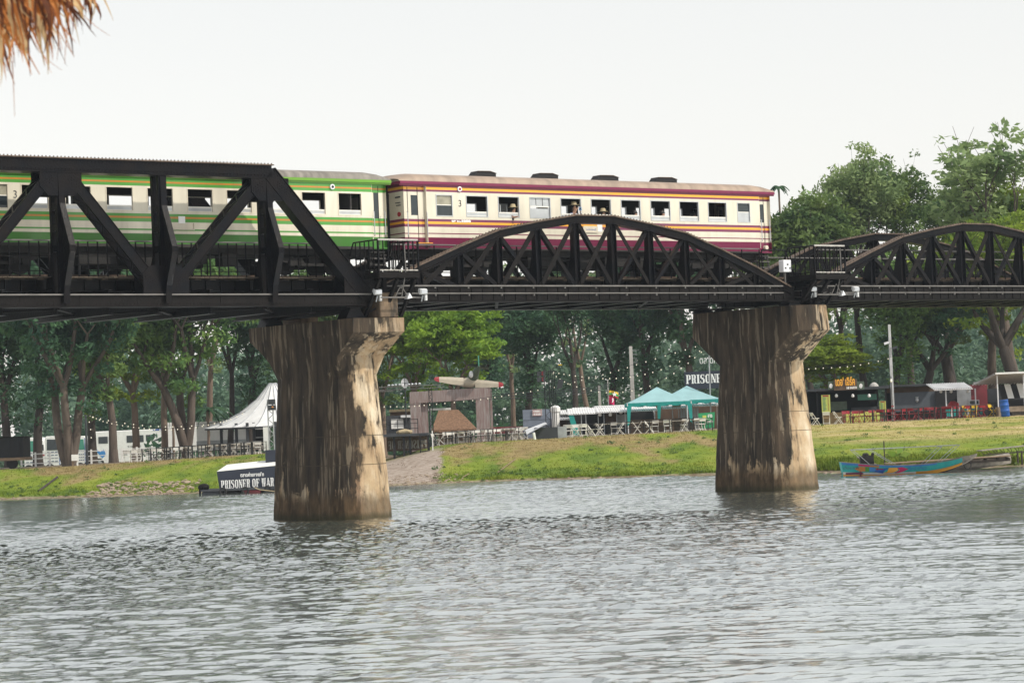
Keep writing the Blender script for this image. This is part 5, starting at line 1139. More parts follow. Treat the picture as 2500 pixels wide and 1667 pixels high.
# --- black lattice tower with red spots and speaker
def lattice(q, x, Y, z0, z1, w, m='dark'):
    b = MB()
    for sx in (-1, 1):
        for sy in (-1, 1): b.tube([(x + sx * w, Y + sy * w, z0), (x + sx * w, Y + sy * w, z1)], .025, 5)
    n = int((z1 - z0) / (w * 1.8))
    for k in range(n):
        a = z0 + (z1 - z0) * k / n; c = z0 + (z1 - z0) * (k + 1) / n; s = 1 if k % 2 else -1
        for sy in (-1, 1): b.tube([(x - w * s, Y + sy * w, a), (x + w * s, Y + sy * w, c)], .014, 4)
        for sx in (-1, 1): b.tube([(x + sx * w, Y - w * s, a), (x + sx * w, Y + w * s, c)], .014, 4)
    return b.build('lattice_mast', m, q)
q = stall('lighting_tower', 'black lattice tower with red stage lamps and a big speaker', 'lighting tower', 1344, 174); g = q['_b']; zt_ = W(1344, 903, 174).z
lattice(q, g[0] - .12, 174, g[2], zt_, .16); b = MB()
for dx in (.2, .32, .45): b.tube([(g[0] + dx, 174, g[2]), (g[0] + dx * .9, 174, zt_ - .1)], .025, 5)
b.build('cable', 'dark', q)
for k, py in enumerate((912, 926)):
    z = W(1326, py, 174).z; MB().box(g[0] - .75, g[0] - .2, 173.8, 174.2, z - .17, z + .16).build('stage_lamp', 'charcoal', q); b = MB(); x = g[0] - .42
    b.tube([(x + .1, 173.76, z + .14), (x - .02, 173.76, z + .1), (x + .06, 173.76, z + .02), (x - .02, 173.76, z - .06), (x + .08, 173.76, z - .12)], .03, 5); b.build('lamp_bracket', 'red', q)
z = W(1368, 939, 174).z; b = MB(); b.prism([(g[0] + .52, z - .3), (g[0] + .88, z - .22), (g[0] + 1.0, z + .34), (g[0] + .66, z + .38)], 1, 173.7, 174.2); b.build('loudspeaker', 'charcoal', q)
b = MB(); b.tube([(g[0] - .5, 174, zt_ - .1), (g[0] + .6, 174, zt_ - .1)], .03, 5); b.tube([(g[0] + .1, 174, zt_ - .05), (g[0] + .8, 174, zt_ + .32)], .02, 5); b.build('top_arm', 'dark', q); MB().box(g[0] + .7, g[0] + .95, 173.9, 174.1, zt_ + .28, zt_ + .34).build('street_lamp_head', 'yellow_cloth', q)
q = stall('equipment_shelter', 'dark boxy generator shelter with a tilted pale sheet on top, under the tower', 'shelter', 1320, 170.5); g = q['_b']
MB().pbox(1305, 1362, 1043, 1076, 170.5, 1.6).build('housing', 'charcoal', q); MB().pbox(1360, 1384, 1041, 1072, 170.7, 1.4).build('grey_block', 'galv', q)
b = MB(); x0 = W(1286, 1050, 170.4).x; x1 = W(1336, 1040, 170.4).x; z0, z1 = W(1290, 1060, 170.4).z, W(1330, 1034, 170.4).z; b.add([(x0, 170, z0), (x0 + .5, 170, z0 + .25), (x1, 170, z1), (x1 - .1, 172.2, z1 + .1), (x0 - .1, 172.2, z0 + .3)], [(0, 1, 2, 3, 4)]); b.add([(x0, 170, z0 - .04), (x0 + .5, 170, z0 + .21), (x1, 170, z1 - .04), (x1 - .1, 172.2, z1 + .06), (x0 - .1, 172.2, z0 + .26)], [(4, 3, 2, 1, 0)]); b.build('cover_sheet', 'white_metal', q)
b = MB(); x = W(1303, 1060, 170).x; b.tube([(x, 169.8, z0 + .1), (x + .1, 169.8, z0 - .62)], .09, 8); b.build('gas_bottle', 'white_paint', q)
# --- rusty gate with the aeroplane replica
q = stall('market_gate', 'rusty corrugated gate frame carrying the aeroplane replica', 'gate', 1095, 184); g = q['_b']
def pp(px, py, Y=184): w = W(px, py, Y); return (w.x, w.z)
b = MB(); b.prism([pp(1000, 957), pp(1197, 945), pp(1197, 973), pp(1000, 985)][::-1], 1, 184, 185.6); b.build('beam', 'rusty_sheet', q)
for (x0, x1, yt0) in ((1001, 1027, 983), (1161, 1194, 974)):
    a, c = W(x0, yt0, 184), W(x1, yt0, 184); MB().box(a.x, c.x, 184.02, 185.5, gz(a.x, 184) - .1, a.z + .05).build('pillar', 'rusty_sheet', q)
for (x0, x1, yt0) in ((1027.5, 1043, 983), (1194.5, 1200, 950)):
    a, c = W(x0, yt0, 184.2), W(x1, yt0, 184.2); MB().box(a.x, c.x, 184.3, 185.4, gz(a.x, 184) - .1, a.z).build('inner_wall', 'rusty_sheet', q)
def aeroplane():
    Y = 183.6; nose = W(1143, 944, Y + 2.0); tail = W(1170, 893, Y - .6); mid = nose.lerp(tail, .35)
    q = wthing('aeroplane_replica', 'cream and green propeller aeroplane replica with red wing tips, diving onto the gate', 'aeroplane', (nose.x, nose.y, nose.z - .5))
    b = MB(); ax = (tail - nose); b.tube([nose - ax * .02, nose + ax * .05, nose + ax * .2, nose + ax * .4, nose + ax * .7, nose + ax * .93, nose + ax], [.1, .32, .42, .40, .25, .13, .08], 12); b.build('fuselage', 'plane_green', q, smooth=True)
    for s, (tx, ty) in ((-1, (1060, 925)), (1, (1229, 939))):
        root_ = W(1146 + s * 14, 934 + 2 * s, Y + .6); tip = W(tx, ty, Y + .3); b = MB(); d = tip - root_
        def sec(u, ch, th): c = root_ + d * u; up = Vector((0, .35, .94)); return [c + up * ch * .5, c + up * .1 * ch + Vector((0, -th, 0)), c - up * ch * .5, c + up * .1 * ch + Vector((0, th, 0))]
        S = [sec(0, .62, .09), sec(.4, .56, .07), sec(.82, .40, .05), sec(.83, .40, .05), sec(.95, .30, .04), sec(1.0, .14, .02)]; o = 0
        for i, sc_ in enumerate(S): b.v += [tuple(p) for p in sc_]
        for i in range(len(S) - 1):
            for k in range(4): b.f.append((i * 4 + k, i * 4 + (k + 1) % 4, i * 4 + 4 + (k + 1) % 4, i * 4 + 4 + k)); b.m.append(1 if i >= 3 else 0)
        b.f += [(3, 2, 1, 0), tuple((len(S) - 1) * 4 + k for k in range(4))]; b.m += [0, 1]; b.build('wing', ['plane_cream', 'red'], q)
    b = MB(); b.ico(tuple(W(1146, 934, Y + .8)), .62, sub=2, sc=(1.25, .5, .62)); b.build('wing_fairing', 'plane_cream', q, smooth=True)
    a, c = W(1142, 889, Y - .5), W(1193, 897, Y - .5); b = MB(); m_ = (a + c) / 2; b.add([a + Vector((0, -.05, .03)), m_ + Vector((0, -.1, .13)), c + Vector((0, -.05, .03)), c + Vector((0, .3, -.06)), m_ + Vector((0, .35, -.12)), a + Vector((0, .3, -.06))], [(0, 1, 2, 3, 4, 5)]); b.add([p + Vector((0, 0, -.05)) for p in (a, m_, c, c + Vector((0, .3, -.06)), m_ + Vector((0, .35, -.12)), a + Vector((0, .3, -.06)))], [(5, 4, 3, 2, 1, 0)]); b.build('tailplane', 'plane_green', q)
    a = W(1168, 868, Y - .6); c = W(1168, 893, Y - .6); b = MB(); b.prism([(Y - .75, c.z), (Y - .1, c.z - .1), (Y - .45, a.z), (Y - .7, a.z)], 0, a.x - .04, a.x + .04); b.build('tail_fin', 'teal_paint', q)
    b = MB(); b.ico(tuple(W(1150, 914, Y)), .16, sub=2, sc=(1, 1, 1.6)); b.build('canopy', 'white_metal', q, smooth=True)
    b = MB()
    for dx in (-.5, -.2, .15, .5): b.tube([(nose.x + dx * 1.6, nose.y - .6, nose.z - .45), (nose.x + dx, nose.y - .9, nose.z - .05)], .025, 5)
    b.box(nose.x - .7, nose.x + .7, nose.y - 1.0, nose.y - .3, nose.z - .5, nose.z - .45); b.build('mounting_frame', 'dark', q)
aeroplane()
# --- thatched hut
q = stall('thatched_hut', 'brown thatched hut seen through the rusty gate', 'hut', 1110, 193); g = q['_b']; zr = W(1085, 1001, 193).z; ze = W(1110, 1049, 193).z
xL, xR, xr0, xr1 = W(1055, 1040, 193).x, W(1163, 1040, 193).x, W(1070, 1003, 193).x, W(1118, 1003, 193).x
b = MB(); n = 14; yb0, yb1 = 191.2, 197.
b.add([(xL, yb0, ze), (xR, yb0, ze), (xr1, 193.6, zr), (xr0, 193.6, zr)], [(0, 1, 2, 3)]); b.add([(xR, yb0, ze), (xR, yb1, ze), (xr1, 194.4, zr), (xr1, 193.6, zr)], [(0, 1, 2, 3)]); b.add([(xL, yb1, ze), (xL, yb0, ze), (xr0, 193.6, zr), (xr0, 194.4, zr)], [(0, 1, 2, 3)]); b.add([(xR, yb1, ze), (xL, yb1, ze), (xr0, 194.4, zr), (xr1, 194.4, zr)], [(0, 1, 2, 3)])
for k in range(120): x = xL + (xR - xL) * k / 120; b.add([(x, yb0 - .02, ze + .05), (x + .09, yb0 - .02, ze + .05), (x + .05 + rnd.uniform(-.05, .05), yb0 - .05, ze - rnd.uniform(.1, .3))], [(0, 1, 2)])
b.build('thatched_roof', 'thatch_roof', q)
b = MB(); b.box(xL + .4, xR - .4, 192, 196.4, g[2] - .1, ze + .1); b.build('wall', 'wood', q)
q = stall('white_awning', 'bright white awning strip behind the thatched hut', 'awning', 1090, 199); MB().pbox(1040, 1112, 996, 1001, 199, 1.5).build('sheet', 'white_paint', q); MB().pbox(1050, 1053, 1000, 1050, 199.2, .1).build('post', 'galv', q)
q = stall('white_awning', 'low white awning broken by trunks left of the rusty gate', 'awning', 975, 199); MB().pbox(950, 1001, 999, 1005, 199, 1.5).build('sheet', 'cream_tarp', q); MB().pbox(952, 1001, 1005, 1015, 199.5, .1).build('wall', 'brown_board', q)
# --- satellite dish, lattice beam with spot lamps
q = stall('satellite_dish', 'round white satellite dish on the truss beam by the near pier', 'satellite dish', 988, 182); c = W(988, 935, 181.4)
b = MB(); nn = 18; b.v.append((c.x, c.y + .12, c.z)); b.m = []
for rr_ in (.2, .34): 
    for k in range(nn): b.v.append((c.x + rr_ * cos(2 * PI * k / nn) * .75, c.y + .12 - rr_ * rr_, c.z + rr_ * 1.0 * sin(2 * PI * k / nn)))
for k in range(nn): b.f.append((0, 1 + k, 1 + (k + 1) % nn)); b.f.append((1 + k, 1 + nn + k, 1 + nn + (k + 1) % nn, 1 + (k + 1) % nn)); b.m += [0, 0]
b.build('dish', 'white_metal', q, smooth=True); b = MB(); b.beam((c.x, c.y - .05, c.z - .33), (c.x, c.y - .05, c.z + .33), .02, .03); b.beam((c.x - .24, c.y - .05, c.z), (c.x + .24, c.y - .05, c.z), .02, .03); b.tube([(c.x, c.y + .1, c.z), (c.x, c.y + .2, gz(c.x, 182))], .04, 6); b.build('mount', 'charcoal', q)
q = stall('truss_beam', 'horizontal twin rail lamp truss on a dark mast beside the near pier', 'lamp truss', 1050, 181); g = q['_b']; b = MB()
def seg(p, s, Y, r=.03): a, c = W(*p, Y), W(*s, Y); b.tube([a, c], r, 5)
seg((925, 946), (1084, 939), 181); seg((925, 953), (1084, 946), 181.3); seg((925, 956), (960, 955), 181)
for k in range(18): a = W(930 + k * 8.6, 946, 181.1); b.tube([a, W(934 + k * 8.6, 953 if k % 2 else 940, 181.2)], .012, 4)
b.build('beam', 'grey_pipe', q); x = W(1050, 950, 181).x; lattice(q, x, 181.2, gz(x, 181), W(1050, 947, 181).z, .11)
for k, px in enumerate((949, 958, 966, 975, 998, 1006, 1015, 1024)):
    c = W(px, 941 - k * .6, 181.1); MB().ico(tuple(c), .11, sub=1, sc=(1.1, 1, .8)).build('spot_lamp', 'steel_bright', q, smooth=True)
# --- raised deck with railing and the mirrored banner
q = stall('riverside_deck', 'dark raised deck with handrails right of the near pier', 'deck', 1000, 166); g = q['_b']
a = W(900, 1062, 166); c = W(1046, 1055, 166); zd = W(1000, 1058, 166).z; MB().box(a.x, c.x, 164.6, 170, zd - .16, zd).build('deck_floor', 'charcoal', q)
for px in (917, 962, 986, 1001, 1046): x = W(px, 1080, 164.8).x; MB().box(x - .07, x + .07, 164.8, 164.94, gz(x, 164.8) - .5, zd - .16).build('leg', 'dark', q)
b = MB()
for zz in (.38, .75, 1.05): b.tube([(a.x, 164.7, zd + zz * .85), (W(1020, 1040, 164.7).x, 164.7, zd + zz * .85)], .02, 5)
for px in (930, 971, 1020): x = W(px, 1040, 164.7).x; b.tube([(x, 164.7, zd), (x, 164.7, zd + .92)], .025, 5)
b.build('handrail', 'dark', q)
b = MB(); x0, x1 = W(1026, 1080, 164.5).x, W(1048, 1080, 164.5).x; 
for k in range(5): b.box(x0, x1, 164.3, 164.5, zd - .2 - .24 * k, zd - .16 - .24 * k)
for x in (x0, x1): b.box(x - .03, x + .03, 164.3, 164.36, gz(x0, 164) - .2, zd - .1)
b.build('stair', 'dark', q)
x = W(1056, 1075, 164.4).x; MB().box(x - .03, x + .03, 164.4, 164.46, gz(x, 164.4) - .1, zd + .12).build('white_post', 'white_paint', q)
q = stall('mirror_banner', 'dark banner under the deck with PRISONER OF seen reversed from behind', 'banner', 985, 166.6); a, c = W(944, 1083, 166.5), W(1046, 1083, 166.5); zt_, zb = zd - .17, W(990, 1100, 166.5).z
MB().box(a.x, c.x, 166.5, 166.55, zb, zt_).build('cloth', 'brown_board', q); slab('PRISONER OF', a.x + .05, c.x - .1, W(990, 1095, 166.5).z, W(990, 1075, 166.5).z, 166.47, 'concrete_pole', q, mirror=True); put_text('ตลาดค่าย', .1, 1.0, (a.x + .6, 166.46, W(960, 1071, 166.5).z), 'concrete_pole', q, mirror=True)
q = stall('tarpaulin_pile', 'crumpled tan tarpaulin heap on the raised deck', 'tarpaulin', 985, 165.4); c = W(988, 1052, 165.3); MB().ico((c.x, c.y, zd + .1), .42, sub=2, jit=.12, sc=(1.25, .6, .5)).build('sheet', 'cream_tarp', q)
q = stall('market_kiosk', 'small dark kiosk with a white window board behind the deck', 'kiosk', 980, 188); MB().pbox(943, 1001, 1014, 1060, 188, 2.5).build('wall', 'charcoal', q); MB().pbox(955, 985, 1023, 1046, 187.9, .05).build('window_board', 'white_paint', q); MB().pbox(978, 1003, 1013, 1019, 187.6, .6).build('awning', 'white_metal', q)
q = stall('low_wall', 'long low brown plank wall behind the chairs right of the gate', 'wall', 1240, 190); MB().pbox(1190, 1345, 1040, 1056, 190, .2).build('planks', 'red_dark', q)
# --- round white roofed pavilion
q = stall('pavilion', 'large pavilion with a sweeping conical white roof left of the near pier', 'pavilion', 640, 190); g = q['_b']
ap = W(690, 935, 190); za = ap.z; ze = W(600, 1042, 184).z; R_ = 5.1; cx = W(668, 1000, 190).x; cy = 190.; b = MB(); n = 18; prof = [(R_, 0), (R_ * .78, .10), (R_ * .5, .32), (R_ * .25, .62), (.25, 1.0)]; b2 = []
for rr_, u in prof:
    for k in range(n): b.v.append((cx + rr_ * cos(2 * PI * k / n), cy + rr_ * sin(2 * PI * k / n), ze + (za - ze) * u))
for i in range(len(prof) - 1):
    for k in range(n): b.f.append((i * n + k, i * n + (k + 1) % n, (i + 1) * n + (k + 1) % n, (i + 1) * n + k)); b.m.append(0)
for k in range(n):
    P = [Vector(b.v[i * n + k]) + Vector((0, 0, .03)) for i in range(len(prof))]; b.tube(P, .03, 4, 1)
b.build('roof', ['corr_roof', 'galv'], q)
b = MB(); 
for k in range(n): t0, t1 = 2 * PI * k / n, 2 * PI * (k + 1) / n; b.beam((cx + R_ * .99 * cos(t0), cy + R_ * .99 * sin(t0), ze - .05), (cx + R_ * .99 * cos(t1), cy + R_ * .99 * sin(t1), ze - .05), .06, .12)
b.build('eaves_beam', 'charcoal', q)
for px, yy in ((540, 187.5), (577, 186), (604, 185.3), (620, 186), (672, 185)): x = W(px, 1060, yy).x; MB().box(x - .1, x + .1, yy, yy + .2, gz(x, yy) - .2, ze + .3).build('column', 'charcoal', q)
MB().pbox(617, 646, 1048, 1100, 188, .15).build('screen_wall', 'dark', q); MB().pbox(619, 645, 1066, 1069, 187.9, .1).build('shelf', 'galv', q)
MB().pbox(538, 648, 1088, 1098, 185.4, .12).build('plinth', 'wood_grey', q)
q = stall('display_board', 'narrow white panel standing beside the lattice lamp mast at the pavilion', 'board', 649, 172); MB().pbox(643, 656, 1042, 1100, 172, .1).build('board', 'white_paint', q)
q = stall('lighting_tower', 'slim lattice mast with a dark stage lamp in front of the pavilion', 'lighting tower', 662, 171); g = q['_b']; lattice(q, g[0], 171, g[2], W(661, 975, 171).z, .17, 'galv'); c = W(663, 988, 170.8)
b = MB(); b.box(c.x - .22, c.x + .26, 170.6, 171.1, c.z - .35, c.z - .02); b.box(c.x - .2, c.x + .24, 170.6, 171.1, c.z + .02, c.z + .36); b.build('stage_lamp', 'charcoal', q); MB().lathe((c.x + .08, 170.55, c.z - .2), [(.06, 0), (.08, .05), (.03, .1)], 8).build('lamp_lens', 'orange', q)
q = stall('backdrop_fence', 'white sheet fence behind the large left trunks', 'fence', 500, 215); MB().pbox(480, 660, 1026, 1073, 215, .1).build('sheet', 'white_paint', q); MB().pbox(480, 660, 1073, 1096, 214.8, .1).build('lower_panel', 'galv', q)
q = stall('backdrop_fence', 'pale sheet fence just right of the front bus', 'fence', 440, 240); MB().pbox(408, 480, 1030, 1100, 240, .1).build('sheet', 'white_paint', q)
# --- floating raft sign: PRISONER OF WAR CAMP
a, c = W(535, 1170, 147), W(740, 1160, 147); q = wthing('raft_sign', 'navy billboard on the raft reading PRISONER OF WAR CAMP', 'signboard', (a.x, 147, .29)); zb = .29; zl = W(532, 1151, 147).z; zr_ = W(672, 1139, 147).z + .15
b = MB(); b.prism([(a.x, zb), (c.x, zb), (c.x, zr_), (a.x - .12, zl)], 1, 147, 147.12); b.build('board', 'dark_sign', q)
b = MB(); b.prism([(a.x - .12, zl + .003), (c.x, zr_ + .003), (c.x, zr_ + .05), (a.x + .3, zl + .12)], 1, 147, 149.4); b.add([(a.x - .12, 146.98, zl + .01), (c.x, 146.98, zr_ + .01), (c.x, 149.5, zr_ + .35), (a.x + .2, 149.5, zl + .35)], [(0, 1, 2, 3)]); b.build('top_sheet', 'white_paint', q)
x0, x1 = W(539, 1180, 146.9).x, W(712, 1180, 146.9).x; slab('PRISONER OF WAR CAMP', x0, x1, zb + .03, zb + .50, 146.96, 'white_paint', q, shear=.06)
put_text('ตลาดค่ายเชลยศึก', .25, 1.32, (W(615, 1150, 146.9).x, 146.95, W(615, 1163, 146.9).z), 'white_paint', q, bold=.008)
b = MB(); b.pbox(648, 680, 1098, 1132, 148.5, 1.0); b.build('upper_box', 'dark_sign', q)
q = wthing('raft', 'low black pontoon raft with tyres carrying the PRISONER OF WAR billboard', 'raft', (W(580, 1205, 146.5).x, 146.5, 0)); x0, x1 = W(488, 1205, 146).x, W(740, 1205, 146).x
b = MB(); b.box(x0, x1, 146.4, 149.6, .18, .28); b.build('platform', 'charcoal', q); n = 5
for k in range(n): u = x0 + (x1 - x0) * (k + .04) / n; v = x0 + (x1 - x0) * (k + .92) / n; MB().box(u, v, 146.5, 149.4, -.25, .175).build('float', ['charcoal', 'rust_steel', 'red_dark'][k % 3], q, bevel=.05)
for k in range(3):
    x = x0 + (x1 - x0) * (k + 1) / 4.6; b = MB(); P = [(x + .17 * cos(2 * PI * i / 14), 146.42, .16 + .17 * sin(2 * PI * i / 14)) for i in range(15)]; b.tube(P, .06, 6, cap=False); b.build('tyre', 'tyre', q)
b = MB(); b.ico((x0 + .12, 146.9, .42), .34, sub=2, sc=(1, .9, .65)); b.tube([(x0 - .1, 146.9, -.3), (x0 - .1, 146.9, .4)], .06, 6); b.build('mooring_drum', 'rust_steel', q, smooth=True)
q = MB().tube([W(622, 1190, 146.3), W(634, 1195, 146.2), W(680, 1200, 146)], .025, 5).build('mooring_rope', 'cream_tarp', base=(0, 0, 0)); tag(q, 'tan rope running from the raft towards the near pier', 'rope')
# --- coaches on the parking ground
def bus(x0, x1, ytop, ybot, Y, label, end_left=False):
    a, c = W(x0, ytop, Y), W(x1, ytop, Y); zt_ = W((x0 + x1) / 2, ytop, Y).z; L = c.x - a.x; zb = zt_ - 3.75; q = wthing('tour_bus', label, 'bus', ((a.x + c.x) / 2, Y, zb), 'white double deck coaches in the parking ground')
    b = MB(); d = 2.5; b.prism([(a.x, zb + .35), (c.x + .1, zb + .35), (c.x + .12, zb + 1.6), (c.x - .18, zt_ - .35), (c.x - .45, zt_), (a.x + .1, zt_), (a.x, zt_ - .2)], 1, Y, Y + d); b.build('body', 'white_paint', q, bevel=.06)
    def win(u0, u1, v0, v1, name='window'): MB().box(a.x + L * u0, a.x + L * u1, Y - .03, Y - .005, zb + v0, zb + v1).build(name, 'glass_dark', q)
    if L > 7:
        for u0, u1 in ((.12, .235), (.25, .335), (.47, .58), (.615, .68)): win(u0, u1, 2.5, 3.2)
        win(.0, .05, 2.5, 3.15)
        b = MB(); X0 = a.x; b.prism([(X0 + L * .71, zb + 2.55), (X0 + L * .71, zb + 3.2), (X0 + L * .86, zb + 3.2)], 1, Y - .03, Y - .005); b.prism([(X0 + L * .79, zb + 2.55), (X0 + L * .93, zb + 2.6), (X0 + L * .93, zb + 3.05)], 1, Y - .03, Y - .005); b.build('window', 'glass_dark', q)
        for u0, u1 in ((.42, .47), (.51, .57), (.61, .68), (.70, .77)): win(u0, u1, 1.25, 1.7)
        b = MB(); b.prism([(c.x - 1.6, zt_ - .02), (c.x - .4, zt_ + .02), (c.x + .02, zt_ - .5), (c.x + .22, zb + .5), (c.x + .14, zb + .5), (c.x - .2, zt_ - .45), (c.x - .5, zt_ - .16), (c.x - 1.7, zt_ - .12)], 1, Y - .03, Y + d + .03); b.build('front_trim', 'blue', q)
        win(.955, .99, .9, 1.75, 'driver_window')
        b = MB(); fx, fz = a.x + L * .12, zb + 1.55   # painted winged figure
        b.prism([(fx - .5, fz + .55), (fx + .15, fz + .1), (fx + .5, fz + .35), (fx + .75, fz - .2), (fx + .35, fz - .55), (fx + .1, fz - .3), (fx - .2, fz + .1)], 1, Y - .03, Y - .004); b.build('winged_emblem', 'blue_light', q)
        put_text('S105  ป.1', .22, 1.35, (a.x + L * .56, Y - .02, zb + 1.98), 'charcoal', q); b = MB(); [b.box(a.x + L * u, a.x + L * u + w_, Y - .03, Y - .004, zb + v, zb + v + .07) for u, w_, v in ((.70, .9, 2.12), (.70, .95, 1.95), (.85, .5, 2.15), (.86, .35, 1.98))]; b.build('caption_panel', 'charcoal', q)
        b = MB(); b.box(c.x + .1, c.x + .5, Y + .2, Y + .3, zb + 2.0, zb + 2.08); b.box(c.x + .4, c.x + .52, Y + .18, Y + .32, zb + 1.4, zb + 2.05); b.build('mirror_arm', 'blue', q)
    else:
        b = MB(); b.prism([(a.x + L * .08, zb + 2.35), (a.x + L * .62, zb + 2.35), (a.x + L * .55, zt_ - .35), (a.x + L * .1, zt_ - .3)], 1, Y - .04, Y - .005); b.build('window', 'teal_paint' if end_left else 'glass_dark', q)
        win(.7, .92, 2.4, 3.0); b = MB(); [b.box(a.x + L * u, a.x + L * (u + .12), Y - .03, Y - .004, zb + v, zb + v + .1) for u in (.1, .27, .44) for v in (1.2, 1.5, 1.8, 2.1)]; b.build('caption_panel', 'grey_panel', q)
        b = MB(); b.box(a.x + L * .7, a.x + L * .95, Y - .03, Y - .004, zb + 1.85, zb + 2.0); b.build('red_lettering', 'red', q); b = MB(); b.box(a.x + L * .63, a.x + L * .66, Y - .03, Y - .004, zb + .4, zt_ - .2); b.build('blue_stripe', 'blue', q)
    for u in ((.12, .8) if L > 7 else (.2, .8)):
        x = a.x + L * u; b = MB(); b.prism([(x + .5 * cos(2 * PI * k / 16), zb + .5 + .5 * sin(2 * PI * k / 16)) for k in range(16)], 1, Y - .04, Y + .3); wh = b.build('wheel', 'tyre', q); b = MB(); b.prism([(x + .27 * cos(2 * PI * k / 12), zb + .5 + .27 * sin(2 * PI * k / 12)) for k in range(12)], 1, Y - .06, Y - .041); b.build('rim', 'galv', wh)
    return q
bus(216, 413, 1050, 1130, 268, 'long white double deck coach with blue front and winged emblem, right of the others')
bus(188, 216, 1064, 1130, 272, 'white coach end with red lettering showing between the forked trunk and the dark pole', True)
bus(109, 163, 1064, 1130, 262, 'white coach with a large slanted dark rear window, left of the forked trunk')
bus(57, 110, 1068, 1132, 266, 'leftmost white coach with a teal rear window, beside the black wagon', True)
q = wthing('goods_wagon', 'black timber sided wagon standing at the left edge of the bank', 'wagon', (W(28, 1120, 176).x, 176, gz(W(28, 1120, 176).x, 176))); g = q['_b']; x1 = W(57, 1100, 176).x; zt_ = W(30, 1068, 176).z; zg = g[2]
b = MB(); b.box(x1 - 5.5, x1, 176, 178.6, zg + .75, zt_); [b.box(x1 - .3 - .7 * k, x1 - .24 - .7 * k, 175.96, 175.998, zg + .75, zt_) for k in range(8)]; b.build('body', 'dark', q); MB().box(x1 - 5.6, x1 + .08, 175.9, 178.7, zt_ + .003, zt_ + .07).build('roof', 'rust_steel', q); MB().box(x1 - 5.5, x1 + .1, 175.9, 178.7, zg + .55, zg + .747).build('sill_beam', 'wood', q)
for dx in (-.8, -4.0): b = MB(); b.prism([(x1 + dx + .38 * cos(2 * PI * k / 14), zg + .36 + .38 * sin(2 * PI * k / 14)) for k in range(14)], 1, 176.1, 176.25); b.build('wheel', 'under', q)
# --- white post and rail fence
def rail_fence(px0, px1, n, Y, label):
    q = wthing('rail_fence', label, 'fence', gp((px0 + px1) / 2, 1120, Y)); P = [gp(px0 + (px1 - px0) * k / n, 1120, Y) for k in range(n + 1)]
    for p in P: MB().box(p[0] - .06, p[0] + .06, Y - .06, Y + .06, p[2] - .1, p[2] + 1.02).build('post', 'white_paint', q)
    for z in (.22, .56, .90):
        b = MB()
        for p, s in zip(P, P[1:]): b.beam((p[0], Y, p[2] + z), (s[0], Y, s[2] + z), .04, .055)
        b.build('rail', 'white_paint', q)
    return q
rail_fence(52, 156, 3, 186, 'white three rail fence left of the forked trunk')
rail_fence(186, 372, 5, 187, 'white three rail fence right of the forked trunk, in front of the long coach')
q = wthing('meter_box', 'white utility box on short posts at the foot of the forked trunk', 'utility box', gp(183, 1130, 171)); g = q['_b']; MB().box(g[0] - .2, g[0] + .22, 170.9, 171.2, g[2] + .35, g[2] + .75).build('cabinet', 'white_paint', q); MB().box(g[0] + .12, g[0] + .2, 171, 171.1, g[2] - .1, g[2] + .35).build('leg', 'white_paint', q); MB().box(g[0] - .2, g[0] - .1, 171, 171.1, g[2] - .1, g[2] + .6).build('leg', 'wood', q)
q, g, zt_ = pole('slim dark grey pole leaning slightly, right of the forked trunk', 213, 1012, 1130, 173, .11, .06, 'charcoal', 'lamp_pole', 'pole', None, False)
# --- right hand kiosks
q = stall('dark_cafe', 'long dark cafe kiosk with an open front and yellow menu boards', 'kiosk', 2075, 184); g = q['_b']; zg = g[2]; X = lambda px, Y=184, y=1000: W(px, y, Y).x
zr_ = W(2070, 952, 184).z
b = MB(); b.box(X(1945), X(2165), 182.4, 189, zr_ - .02, zr_ + .16); b.build('roof', 'charcoal', q)
b = MB(); b.box(X(1945), X(2165), 188.5, 188.6, zg, zr_ - .02); b.box(X(1945), X(1946) + .1, 184, 188.5, zg, zr_ - .02); b.build('back_wall', 'dark', q)
MB().box(X(2080), X(2148), 184.2, 184.3, zg, zg + 1.05).build('counter', 'charcoal', q); MB().box(X(2008), X(2078), 184.1, 184.3, zg, zg + .75).build('counter', 'chair_tan', q)
for px in (1993, 2140, 2160): MB().box(X(px) - .05, X(px) + .05, 183.2, 183.3, zg, zr_ - .02).build('post', 'dark', q)
MB().pbox(2028, 2068, 980, 1001, 184.05, .05).build('mural_panel', 'plane_green', q); MB().pbox(2094, 2144, 962, 976, 184.05, .05).build('mural_panel', 'teal_paint', q)
q2 = MB().pbox(2066, 2148, 1005, 1032, 180, .1); o = q2.build('painted_front', 'lime', q); 
for k, (px, py) in enumerate(((2042, 965), (2082, 965), (2122, 965))):
    c = W(px, py, 182.5); r = wthing('pendant_lamp', 'white lamp hanging under the dark cafe roof', 'lamp', tuple(c), 'white lamps under the dark cafe roof'); MB().lathe((c.x, c.y, c.z - .15), [(.04, 0), (.11, .06), (.10, .18), (.03, .26)], 8).build('shade', 'white_paint', r)
